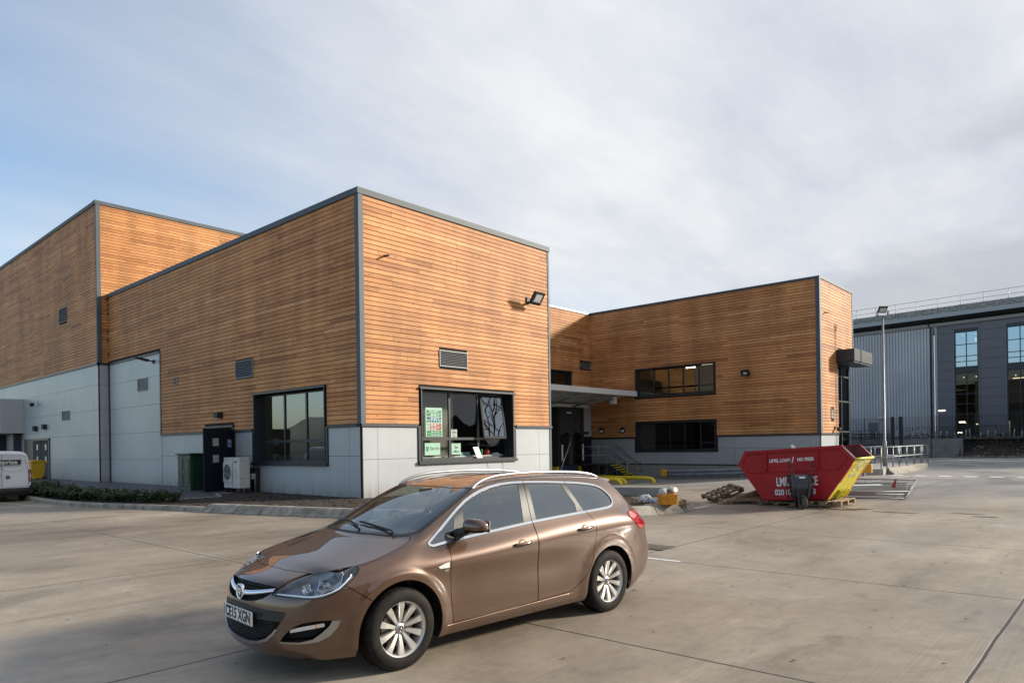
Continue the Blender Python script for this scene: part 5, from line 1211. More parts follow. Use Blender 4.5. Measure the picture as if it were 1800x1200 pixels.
# local: x right, y away from the viewer, z up. tray opens away from the viewer
s = MB(); secs = []
for z,hw_,yf in ((.24,.15,.16),(.30,.22,.08),(.55,.27,.05),(.82,.29,.12),(.90,.27,.22)):
    secs.append([(-hw_,yf+.26,z),(-hw_*.86,yf+.04,z),(-hw_*.6,yf,z),(hw_*.6,yf,z),(hw_*.86,yf+.04,z),(hw_,yf+.26,z)])
vs = [Vector(p) for q in secs for p in q]; fs = [(i*6+j,i*6+j+1,(i+1)*6+j+1,(i+1)*6+j) for i in range(4) for j in range(5)]+[tuple(range(6)),tuple(range(24,30))]
s.add(vs,fs); s.build('tray', BP, WB, bevel=.015)
s = MB(); s.tube([(-.29,.36,.26),(-.33,.32,.60),(-.31,.36,.90)],.018,6); s.tube([(.29,.36,.26),(.33,.32,.60),(.31,.36,.90)],.018,6); s.build('tray_rim', BP, WB)
for sg_ in (-1,1):
    s = MB(); s.tube([(sg_*.05,.02,.14),(sg_*.12,.02,.35),(sg_*.20,.05,.80),(sg_*.27,.12,1.05),(sg_*.30,.22,1.22)],.016,8); s.build('handle_tube', STL, WB)
    s = MB(); s.tube([(sg_*.275,.14,1.09),(sg_*.30,.22,1.25)],.026,8); s.build('hand_grip', BLACKM, WB)
s = MB(); s.tube([(.06,.0,.12),(.13,-.06,.42),(.17,-.02,.55)],.014,6); s.tube([(-.06,.0,.12),(-.13,-.04,.42)],.014,6); s.tube([(-.22,-.02,.62),(-.26,.0,.40),(-.22,.05,.30)],.014,6); s.tube([(.22,-.02,.62),(.27,.0,.40),(.22,.05,.30)],.014,6); s.build('leg_frame', STL, WB)
wh = bpy.data.objects.new('wheel',None); COL.objects.link(wh); wh.parent = WB; wh.location = (-.02,-.03,.19)
M = Matrix.Rotation(.35,4,'Z')@Matrix.Rotation(PI/2,4,'Y')
s = MB(); s.lathe([(.19-.035+.035*math.cos(a),.035*math.sin(a)) for a in [2*PI*i/10 for i in range(10)]],28,M=M,closed=True); s.build('tyre', nmat('barrow_tyre',(.03,.025,.02),(.10,.085,.07),.8,scale=20), wh)
s = MB(); s.lathe([(.125,.0),(.11,.012),(.04,.02),(.02,.04),(0,.04)],20,M=M); s.lathe([(.125,.0),(.11,-.012),(.04,-.02),(0,-.02)],20,M=M); s.build('wheel_disc', mat('wheel_disc_grey',(.10,.09,.08),.5,.3), wh)
s = MB(); s.box(-.07,.07,-.012,.0,.80,.85,M=Matrix.Translation((0,.09,0))); s.build('sticker', WHITEM, WB)
# ---------------------------------------------------------------- stacked mesh fence panels beyond the skip
def fpanel(P0,P1,P2,P3,label,r=.022):
    """corners of the panel frame"""
    e = bpy.data.objects.new('temporary_fence',None); COL.objects.link(e); setp(e,label,'fence panel','mesh fence panels lying beyond the skip'); e.location = P0; o = Vector(P0); P = [Vector(p)-o for p in (P0,P1,P2,P3)]
    s = MB()
    for a,b_ in zip(P,P[1:]+P[:1]): s.tube([a,b_],r,8)
    s.build('frame_tube', bpy.data.materials.get('panel_tube') or mat('panel_tube',(.16,.16,.165),.55,.4), e); s = MB(); n1_,n2_ = 34,13
    for i in range(1,n1_):
        t = i/n1_; s.tube([P[0].lerp(P[1],t),P[3].lerp(P[2],t)],.004,3,caps=False,smooth=False)
    for i in range(1,n2_):
        t = i/n2_; s.tube([P[0].lerp(P[3],t),P[1].lerp(P[2],t)],.004,3,caps=False,smooth=False)
    s.build('wire_mesh', mat('wire_grey',(.13,.13,.13),.5,.5), e); return e
F0 = cw(9.3,21.3); F1 = cw(11.45,20.45); F2 = cw(15.2,26.4); F3 = cw(12.4,27.4)
def zz(p,z): return (p.x,p.y,z)
fpanel(zz(F0,.05),zz(F1,.05),zz(F2,.06),zz(F3,.06),'lowest mesh fence panel of the pile, flat on the concrete')
fpanel(zz(cw(9.35,21.5),.13),zz(cw(11.75,21.0),.12),zz(cw(14.6,25.9),.16),zz(cw(12.1,26.6),.15),'middle mesh fence panel of the pile')
fpanel(zz(cw(9.4,21.2),.20),zz(cw(12.0,21.2),.20),zz(cw(15.1,26.1),.26),zz(cw(12.3,27.0),.30),'topmost mesh fence panel of the pile, with a white edge tube')
s = MB(); s.add([(-.55,-.22,0),(.5,-.20,.01),(.62,.25,.02),(-.45,.22,.01),(-.55,-.22,-.01),(.5,-.20,0),(.62,.25,.01),(-.45,.22,0)],[(0,1,2,3),(7,6,5,4),(0,4,5,1),(1,5,6,2),(2,6,7,3),(3,7,4,0)]); 
o = s.build('site_sign_board', nmat('sign_faded',(.50,.55,.62),(.70,.70,.62),.5,scale=2), label='pale printed board lying on the fence panels', cat='sign'); o.matrix_world = Matrix.Translation(cw(11.75,23.3,.27))@Matrix.Rotation(CA,4,'Z')
s = MB(); s.prism([(-.06,0),(.06,0),(.05,.03),(.015,.30),(-.015,.30),(-.05,.03)],1,-.02,.02); o = s.build('red_panel_foot', nmat('foot_red',(.30,.02,.02),(.42,.06,.05),.6,scale=5), label='small red and white triangular marker on the fence panels', cat='marker'); o.matrix_world = Matrix.Translation(cw(12.35,22.7,.22))@Matrix.Rotation(CA,4,'Z')@Matrix.Rotation(.35,4,'Y')
s = MB(); s.box(-1.0,1.0,-.04,.04,-.02,.02); o = s.build('red_rail', mat('rail_red',(.35,.03,.03),.5), label='red rail lying under the fence panels next to the skip', cat='rail'); o.matrix_world = Matrix.Translation(cw(10.4,22.0,.09))@Matrix.Rotation(CA+.05,4,'Z')
# ---------------------------------------------------------------- island end: low wall, bags, sacks, boards
e = empty('low_concrete_wall',(4.6,-7.6,.10),0,label='low grey concrete upstand on the planted island behind the brown car',cat='wall')
WD = (cw(5.15,23.6)-cw(3.6,24.6)).normalized(); q0 = cw(3.2,24.9)
s = MB(); a_ = cw(2.6,22.6)-Vector((4.6,-7.6,0)); b_ = cw(4.72,21.6)-Vector((4.6,-7.6,0)); n_ = Vector((-(b_-a_).y,(b_-a_).x,0)).normalized()*.35
s.add([a_,b_,b_+n_,a_+n_]+[p+Vector((0,0,.30)) for p in (a_,b_,b_+n_,a_+n_)],[(0,1,2,3),(7,6,5,4),(0,4,5,1),(1,5,6,2),(2,6,7,3),(3,7,4,0)]); s.build('upstand', nmat('upstand_concrete',(.17,.165,.155),(.25,.24,.22),.85,scale=3), e, bevel=.02)
def blob(name, loc, rx, ry, rz_, m, label, cat, seed, amp=.18, n=22):
    rn = random.Random(seed); ph = [rn.uniform(0,6.28) for _ in range(8)]
    def f(u,v):
        a = 2*PI*u; b = PI*(v-.5); d = Vector((math.cos(a)*math.cos(b),math.sin(a)*math.cos(b),math.sin(b)))
        r = 1+amp*(math.sin(4*a+ph[0]+3*b)*.4+math.sin(7*a-5*b+ph[1])*.35+math.sin(11*a+9*b+ph[2])*.3+math.sin(17*a-8*b+ph[3])*.2)*math.cos(b)
        return Vector((d.x*rx*r,d.y*ry*r,max(-.0,d.z*rz_*r+rz_*.55)))
    s = MB(); s.grid(f,n*2,n); s.v = s.v; return s.build(name, m, loc=loc, label=label, cat=cat)
WP = nmat('white_plastic_bag',(.42,.38,.34),(.66,.64,.60),.65,scale=7); 
g_ = cw
blob('plastic_bag', tuple(g_(3.66,19.3,.15)), .20,.16,.14, WP,'crumpled white plastic bag lying on the island, left of the grey one','bag',1,.30)
blob('plastic_bag', tuple(g_(3.90,19.1,.13)), .17,.13,.09, nmat('grey_bag',(.20,.24,.30),(.50,.52,.55),.4,scale=6),'grey blue crumpled bag between the white bag and the orange stack','bag',2,.30)
e = empty('orange_stack', tuple(g_(3.93,17.75,.225)), CA+.12, label='orange ribbed stack topped with crumpled white bags at the end of the island', cat='stack')
s = MB()
for i in range(9): s.box(-.21-.012*(i%2),.21+.01*((i+1)%2),-.17,.17,.0+i*.030,.024+i*.030,M=Matrix.Rotation(.03*math.sin(i*2.1),4,'Z'))
s.build('folded_layers', nmat('orange_sheet',(.58,.22,.012),(.75,.33,.02),.5,scale=6), e, bevel=.008)
for nm,x,y,z,r,m,sd in (('bag_top',-.10,0,.26,.12,WP,3),('bag_top',.12,.03,.29,.13,WP,4),('brown_wrap',.02,-.02,.25,.11,nmat('brown_wrap',(.10,.04,.015),(.22,.10,.04),.6,scale=6),5)):
    o = blob(nm,(x,y,z),r,r*.9,r*.8,m,None,None,sd,.35,12); o.parent = e
s = MB(); s.box(-.30,.30,-.06,.06,.0,.05); o = s.build('cardboard_strip', nmat('cardboard',(.20,.13,.06),(.30,.20,.10),.9,scale=5), label='brown cardboard strip beside the orange stack', cat='cardboard'); o.matrix_world = Matrix.Translation(g_(3.72,18.3,.15))@Matrix.Rotation(CA+.3,4,'Z')
for i,(X,D,a,t,l,lb) in enumerate(((4.30,18.0,.15,.12,.34,'dark broken board beside the orange stack, leaning'),(4.46,18.2,1.35,.2,.26,'brown timber offcut standing at the kerb end'),(4.36,18.1,1.2,.05,.22,'pale timber offcut beside the kerb end'))):
    s = MB(); s.box(-l/2,l/2,-.05,.05,-.02,.02); o = s.build('timber_offcut', (PWD,nmat('offcut_brown',(.13,.07,.035),(.22,.13,.07),.8,scale=6),PW)[i], label=lb, cat='timber'); o.matrix_world = Matrix.Translation(g_(X,D,.18))@Matrix.Rotation(CA+a,4,'Z')@Matrix.Rotation(-t-(.9 if i else 0),4,'Y')
# thin grass on the island end
s = MB(); rn = random.Random(8)
for i in range(1500):
    X = rn.uniform(2.4,4.9); D = rn.uniform(18.3,23.0); p = cw(X,D,.13); hh = rn.uniform(.03,.11); a = rn.uniform(0,6.28); w_ = .006
    dx,dy = math.cos(a),math.sin(a); lx,ly = rn.uniform(-.04,.04),rn.uniform(-.04,.04)
    s.add([(p.x-dx*w_,p.y-dy*w_,p.z),(p.x+dx*w_,p.y+dy*w_,p.z),(p.x+lx,p.y+ly,p.z+hh)],[(0,1,2)])
s.build('grass', nmat('dry_grass',(.05,.045,.015),(.14,.11,.05),.9,scale=12), fix=False, kind='stuff', label='thin dry grass on the island behind the brown car', cat='grass')
# ---------------------------------------------------------------- far side: retaining wall, bank, fence, stakes, big warehouse
s = MB(); s.box(61.6,62.0,-6.8,30,0,1.75); o = s.build('retaining_wall', nmat('retaining_concrete',(.20,.195,.18),(.28,.27,.25),.85,scale=1.2), label='grey concrete retaining wall behind the tall fence', cat='wall', bevel=.02)
sweep([(60.9,-60),(60.9,-20),(60.9,25)],[(-.2,-.02),(-.2,.14),(.0,.14),(.0,-.02)],3.0).build('kerb', KERB, kind='structure')
s = MB(); s.grid(lambda u,v: Vector((61.2+5.5*v,-60+53.5*u,.05+1.75*ss(v*2.2)+.16*math.sin(u*61)*math.sin(v*5)+.08*math.sin(u*173+v*9))),160,10); s.add([(61.2,-6.5,0),(61.9,-6.7,1.7),(61.9,-6.7,0)],[(0,1,2)]); s.build('embankment', nmat('bank_soil',(.028,.017,.011),(.075,.048,.032),.95,scale=1.6,detail=9), fix=False, kind='structure')
s = MB(); s.grid(lambda u,v: Vector((62.0+40*v,-70+110*u,1.68)),4,4,smooth=False); s.build('raised_ground', mat('raised_ground_soil',(.035,.027,.02),.95), fix=False, kind='structure')
s = MB(); rn = random.Random(6)
for i in range(160):
    y = rn.uniform(-14,-6.8); v = rn.uniform(0,.45); z = .05+1.75*ss(v*2.2); r = rn.uniform(.02,.08)
    s.box(61.2+5.5*v-r,61.2+5.5*v+r,y-r,y+r,z,z+r*1.2)
s.build('rubble', nmat('rubble_grey',(.12,.11,.10),(.45,.43,.40),.9,scale=3), fix=False, kind='stuff', label='pale stones scattered over the dark bank behind the fence', cat='rubble')
MESHM = mat('fence_black',(.008,.009,.009),.5)
def meshfence(name, x, y0, y1, z0, h, post, label, wires=14, vsp=.20, gate=None):
    e = empty(name,(x,y0,z0),0,label=label,cat='fence'); n_ = int(round(abs(y1-y0)/post)); st_ = (y1-y0)/n_
    for i in range(n_+1):
        s = MB(); s.box(-.035,.035,i*st_-.03,i*st_+.03,-.1,h); s.build('post', MESHM, e)
    s = MB()
    for k in range(wires+1): z = .06+(h-.15)*k/wires; s.box(-.004,.004,0,y1-y0,z-.010,z+.010) if y1 > y0 else s.box(-.004,.004,y1-y0,0,z-.010,z+.010)
    yv = 0
    while yv < abs(y1-y0): yy = yv*(1 if y1 > y0 else -1); s.box(.004,.010,yy-.007,yy+.007,.04,h-.06); yv += vsp
    s.build('mesh_panel', MESHM, e); return e
meshfence('mesh_fence',60.4,-2.0,-17.0,0,2.95,2.5,'near black mesh fence with square posts in front of the bank and retaining wall')
meshfence('mesh_fence',60.4,-1.3,12.7,0,2.7,2.8,'black mesh fence left of the tall gate posts, behind the lamp post')
meshfence('mesh_fence',65.2,9.0,-17.0,1.68,2.35,3.25,'rear mesh fence standing on the raised ground')
e = empty('gate',(60.4,-1.3,0),0,label='tall black gate posts with a dark barred gate in the mesh fence',cat='gate')
for y in (0,-.7):
    s = MB(); s.box(-.12,.12,y-.12,y+.12,0,3.9); s.build('gate_post', MESHM, e, bevel=.01)
s = MB(); 
for i in range(20): s.box(-.02,.02,.3+i*.17,.34+i*.17,.15,2.3)
s.box(-.03,.03,.25,3.7,.1,.2); s.box(-.03,.03,.25,3.7,2.25,2.35); s.box(-.03,.03,.25,3.7,1.2,1.28); s.build('gate_leaf', MESHM, e)
# young saplings with pale guards along the raised ground
rn = random.Random(21)
for i in range(34):
    y = 4.5-i*.62+rn.uniform(-.2,.2); x = rn.uniform(62.4,63.6); h = rn.uniform(.62,.95)
    e = empty('sapling',(x,y,1.68),0,label=ORD[i]+' bare sapling from the left, in a pale guard behind the fence',cat='sapling',group='saplings with guards behind the fence')
    s = MB(); t = (rn.uniform(-.08,.08),rn.uniform(-.08,.08)); s.tube([(0,0,0),(t[0],t[1],h)],.042,7); s.build('tree_guard', nmat('guard_pale',(.20,.18,.16),(.42,.38,.34),.8,scale=5) if i == 0 else bpy.data.materials['guard_pale'], e)
    s = MB(); 
    for k in range(5): s.tube([(t[0],t[1],h-.05),(t[0]+rn.uniform(-.14,.14),t[1]+rn.uniform(-.14,.14),h+rn.uniform(.15,.45))],[.010,.004],4)
    s.build('twigs', mat('twig',(.05,.04,.03),.9) if i == 0 else bpy.data.materials['twig'], e)
for i,y in enumerate((-10.2,-11.55)):
    s = MB(); s.lathe([(0,0),(.07,0),(.07,1.55),(0,1.6)],10); s.build('timber_post', nmat('post_timber',(.26,.20,.11),(.38,.29,.17),.8,scale=4) if i == 0 else bpy.data.materials['post_timber'], loc=(62.6,y,1.68), label=('left','right')[i]+' of two thick pale timber posts on the bank', cat='post', group='thick timber posts on the bank')
# dark hedge line along the raised ground
s = MB(); rn = random.Random(31)
for i in range(5200):
    y = rn.uniform(-17,12); x = rn.uniform(63.9,64.9); z = 1.68+rn.uniform(0,1)**1.4*(.50+.15*math.sin(y*1.7)); r = rn.uniform(.03,.08)
    M = Matrix.Translation((x,y,z))@Matrix.Rotation(rn.uniform(0,6.3),4,'Z')@Matrix.Rotation(rn.uniform(-1.4,1.4),4,'X')
    s.add([M@Vector(p) for p in ((-r,-r*.5,0),(r,-r*.5,0),(r,r*.5,0),(-r,r*.5,0))],[(0,1,2,3)])
s.build('hedge', nmat('hedge_dark',(.010,.010,.008),(.035,.032,.022),.95,scale=3), fix=False, kind='stuff', label='dark bare scrub on the raised ground behind the fence', cat='hedge')
# the large grey warehouse far right
WO = Vector((68.93,-6.0,0)); WA_ = math.atan2(.0995,.995)  # facade direction d = (.104,.995)
WH = empty('grey_warehouse',(68.93,-6.0,0),-math.atan2(.104,.995),label='large dark grey warehouse with ribbed cladding, tall glazed bays and roof railing, far right',cat='building')
# local: y along the facade (towards the left in view), -x outwards
CLD = nmat('cladding_slate',(.110,.108,.122),(.132,.130,.146),.45,.2,scale=.15,detail=3); RIB = nmat('cladding_ribbed',(.37,.36,.37),(.44,.43,.44),.42,.35,scale=.3)
FAS = mat('fascia_grey',(.30,.31,.32),.45,.3); EAV = mat('soffit_dark',(.03,.032,.035),.7)
wins = [(-1.07,1.0),(-5.55,-3.42),(-10.0,-7.9),(-14.5,-12.4),(-19,-16.9)]
s = MB(); ed_ = [2.55]+[q for w_ in wins for q in (w_[1],w_[0])]+[-30]
for a,b_ in zip(ed_[0::2],ed_[1::2]):
    s.box(0,.5,b_,a,1.6,13.25)
for w_ in wins: s.box(0,.5,w_[0],w_[1],12.75,13.25)
for w_ in wins: s.box(0,.5,w_[0],w_[1],1.0,2.0)
s.build('wall_cladding', CLD, WH)
s = MB()   # panel joints as thin recess strips, pilasters between the bays
for a,b_ in zip(ed_[0::2],ed_[1::2]):
    for k in range(12): s.box(-.012,.0,b_+.04,a-.04,2.9+k*.95,2.93+k*.95)
s.build('panel_joint', mat('joint_dark',(.03,.034,.044),.6), WH)
s = MB()
for w_ in wins: s.box(-.06,.0,w_[1]+.02,w_[1]+.10,2,12.75); s.box(-.06,.0,w_[0]-.10,w_[0]-.02,2,12.75); s.box(-.05,.0,w_[1]+.02,w_[1]+.10,12.78,13.2); s.box(-.05,.0,w_[0]-.10,w_[0]-.02,12.78,13.2)
s.build('pilaster_strip', mat('strip_grey',(.14,.145,.155),.45,.3), WH)
GW = window_glass('bay_glass',(.15,.22,.32),4.0,refl=(.62,.80,1.0))
for wi,w_ in enumerate(wins[:3]):
    root = bpy.data.objects.new('glazed_bay',None); COL.objects.link(root); root.parent = WH; root.location = (0,w_[0],2)
    ww = w_[1]-w_[0]; f = MB(); f.box(-.02,.25,0,.09,0,10.75); f.box(-.02,.25,ww-.09,ww,0,10.75); f.box(-.02,.25,.09,ww-.09,10.45,10.75)
    for z in (7.45,7.98,9.15,10.4,5.35,4.2,3.2,2.2): f.box(.02,.10,.09,ww-.09,z-.035,z+.035)
    f.box(.01,.11,ww/2-.035,ww/2+.035,0,10.45); f.box(.02,.2,.09,ww-.09,6.2,6.95); f.build('bay_frame', mat('bay_frame',(.012,.014,.018),.4) if wi == 0 else bpy.data.materials['bay_frame'], root)
    for z0,z1,gm in ((0,6.2,window_glass('bay_glass_lower',(.35,.34,.30),1.45)),(6.95,10.45,GW)):
        f = MB(); f.add([(.06,.09,z0),(.06,ww-.09,z0),(.06,ww-.09,z1),(.06,.09,z1)],[(0,1,2,3)]); f.build('pane', gm, root, fix=False)
    f = MB(); f.add([(4,-1.5,0),(4,ww+1.5,0),(4,ww+1.5,6.3),(4,-1.5,6.3)],[(0,1,2,3)]); f.add([(.5,-1.5,6.3),(.5,ww+1.5,6.3),(4,ww+1.5,6.3),(4,-1.5,6.3)],[(0,1,2,3)]); f.add([(.3,-1.5,3.0),(.3,ww+1.5,3.0),(4,ww+1.5,3.0),(4,-1.5,3.0)],[(0,1,2,3)])
    f.add([(.6,-1.5,6.9),(.6,ww+1.5,6.9),(4,ww+1.5,6.9),(4,-1.5,6.9)],[(0,1,2,3)]); f.add([(4,-1.5,6.9),(4,ww+1.5,6.9),(4,ww+1.5,10.8),(4,-1.5,10.8)],[(0,1,2,3)]); f.add([(.5,-1.5,10.8),(.5,ww+1.5,10.8),(4,ww+1.5,10.8),(4,-1.5,10.8)],[(0,1,2,3)])
    f.build('room', mat('bay_room',(.10,.075,.045),.9) if wi == 0 else bpy.data.materials['bay_room'], root, fix=False)
    for (x,y,z,w2,h2) in ((1.2,ww*.25,10.25,.10,.10),(1.2,ww*.78,10.25,.10,.10),(1.5,ww*.28,9.7,.12,.40),(1.2,ww*.25,5.95,.10,.10),(1.2,ww*.78,5.95,.10,.10),(1.0,ww*.22,1.15,.16,.12),(1.4,ww*.75,1.3,.08,.08)) if wi == 0 else ((1.2,ww*.7,5.5,.9,.12),(1.4,ww*.25,5.3,.6,.12),(1.2,ww*.8,5.8,.1,.1)):
        f = MB(); f.box(x,x+.05,y-w2/2,y+w2/2,z-h2/2,z+h2/2); f.build('ceiling_lamp', bpy.data.materials.get('lamp_bright') or mat('lamp_bright',(1,1,1),.5,Emission_Color=(1,.85,.6,1),Emission_Strength=1.6), root)
    for z,y,w2 in ((.75,ww*.72,.55),(-.30,ww*.80,.45)) if wi == 0 else ():
        f = MB(); f.box(-.0,.02,y-w2/2,y+w2/2,z+.55,z+.70); f.build('white_strip_lamp', bpy.data.materials['lamp_bright'], root)
s = MB(); s.box(-.06,.0,1.9,2.5,4.55,4.68); s.build('wall_strip_lamp', bpy.data.materials['lamp_bright'], WH)
# ribbed cladding left of the corner
s = MB(); y = 2.95; 
while y < 14.5: s.box(-.02,.3,y,y+.16,1.6,13.6); s.box(.06,.32,y+.16,y+.30,1.6,13.6); y += .30
s.build('ribbed_cladding', RIB, WH)
s = MB(); s.box(-.05,.3,2.55,2.78,1.6,13.3); s.build('corner_flashing', FAS, WH)
s = MB(); s.tube([(-.14,3.12,1.6),(-.14,3.12,13.1),(-.3,3.35,13.8),(-.6,3.5,14.05)],.09,10); s.build('downpipe', EAV, WH)
s = MB(); s.box(-.25,.4,-30,14.5,13.25,13.55); s.build('eaves_band', mat('eaves_band',(.24,.235,.225),.5,.2), WH)
s = MB(); s.prism([(.35,13.55),(-1.05,13.95),(-1.05,14.05),(.35,14.05)],1,-30,14.5); s.build('soffit', EAV, WH)
s = MB(); s.box(-1.15,-1.05,-30,14.5,13.98,14.38); s.build('gutter', FAS, WH)
s = MB(); s.box(-1.04,14,-30,14.5,14.2,14.25); s.build('roof_deck', EAV, WH)
s = MB(); s.grid(lambda u,v: Vector((-.95+.6*v,-30+44.5*u,14.35+.78*v**.6+.02*math.sin(u*700))),300,3,smooth=False); s.build('green_roof_edge', nmat('sedum_edge',(.13,.13,.115),(.27,.27,.245),.95,scale=5,detail=8,lo=.38,hi=.62), WH, fix=False)
s = MB()
for z in (15.98,15.45): s.tube([(-.75,-30,z),(-.75,14.5,z)],.022,6)
s.build('rail_bars', GALV, WH)
for i in range(22):
    y = 14.2-i*2.0; s = MB(); s.tube([(-.75,y,15.98),(-.75,y,15.2),(-.85,y,14.9)],.028,6); s.build('rail_post', GALV, WH)
s = MB(); s.box(-.5,30,14.3,14.6,1.6,13.3); s.build('end_wall', CLD, WH)
s = MB(); s.box(-.03,.02,8.4,9.4,1.7,3.6); s.build('door', mat('wh_door',(.10,.11,.13),.5), WH); s = MB(); s.box(-.25,-.02,7.7,8.3,4.0,4.2); s.build('door_lamp', LED, WH)
# figure in a hi-vis jacket behind the glass: too small to show more than a jacket on a hook
# ---------------------------------------------------------------- things outside the frame that the panes reflect
def bare_tree(loc, h, seed, label):
    rn = random.Random(seed); e = empty('bare_tree', loc, 0, label=label, cat='tree', group='bare winter trees behind the viewer'); t = MB(); c = MB()
    def br(p,d,l,r,k):
        n_ = 3; pts = [p]; q = p
        for i in range(n_): d = (d+Vector((rn.gauss(0,.16),rn.gauss(0,.16),rn.gauss(.05,.10)))).normalized(); q = q+d*l/n_; pts.append(q)
        (t if k < 2 else c).tube(pts,[r*(1-.35*i/n_) for i in range(n_+1)],6 if k < 2 else 4,caps=False)
        if k >= 6: return
        for j in range(2 if k == 0 else rn.choice([2,3])):
            a = rn.uniform(.3,.8); ax = Vector((rn.gauss(0,1),rn.gauss(0,1),rn.gauss(0,.4))).normalized(); nd = (Matrix.Rotation(a,3,ax)@d).normalized(); br(pts[-1] if j < 2 else pts[2],nd,l*rn.uniform(.66,.82),r*.62,k+1)
    br(Vector((0,0,-.1)),Vector((0,0,1)),h*.26,h*.022,0)
    bk = bpy.data.materials.get('bark') or nmat('bark',(.035,.028,.022),(.07,.058,.045),.9,scale=3)
    t.build('trunk', bk, e, fix=False); c.build('crown', bk, e, fix=False)
bare_tree((40,-29,0),20,3,'tall bare tree reflected in the opened sash, off to the right'); bare_tree((17,-38,0),12,9,'bare tree reflected in the middle pane, behind the viewer'); bare_tree((35,-46,0),14,14,'farther bare tree behind the viewer on the right')
bare_tree((-34,34,0),9,5,'bare tree beyond the left edge, reflected in the shaded window')
e = empty('pale_industrial_unit',(-44,46,0),0,label='pale metal-clad industrial unit outside the left edge, seen in window reflections',cat='building')
s = MB(); s.prism([(-12,0),(12,0),(12,3.6),(0,5.2),(-12,3.6)],1,-16,16,M=Matrix.Rotation(PI/2+.2,4,'Z')@Matrix.Identity(4)); s.build('wall', nmat('unit_pale',(.15,.155,.135),(.19,.195,.17),.6,scale=.3), e)
s = MB()
for i in range(8): s.box(-14+i*3.5,-12+i*3.5,-12.1,-12.0,1,2.6)
s.build('windows', mat('unit_window',(.05,.06,.07),.2), e)
e = empty('dark_treeline_hedge',(0,0,0),0,label='dark evergreen belt far behind the viewer, seen only in reflections',cat='hedge')
s = MB(); s.grid(lambda u,v: Vector((-150+300*u,-72-10*math.sin(u*9),(0 if v == 0 else 1)*(6+2.2*math.sin(u*37)+1.5*math.sin(u*91)+1.0*math.sin(u*233)))),160,1); s.build('foliage', nmat('belt_foliage',(.018,.022,.012),(.04,.045,.022),.95,scale=.4), e, fix=False); 
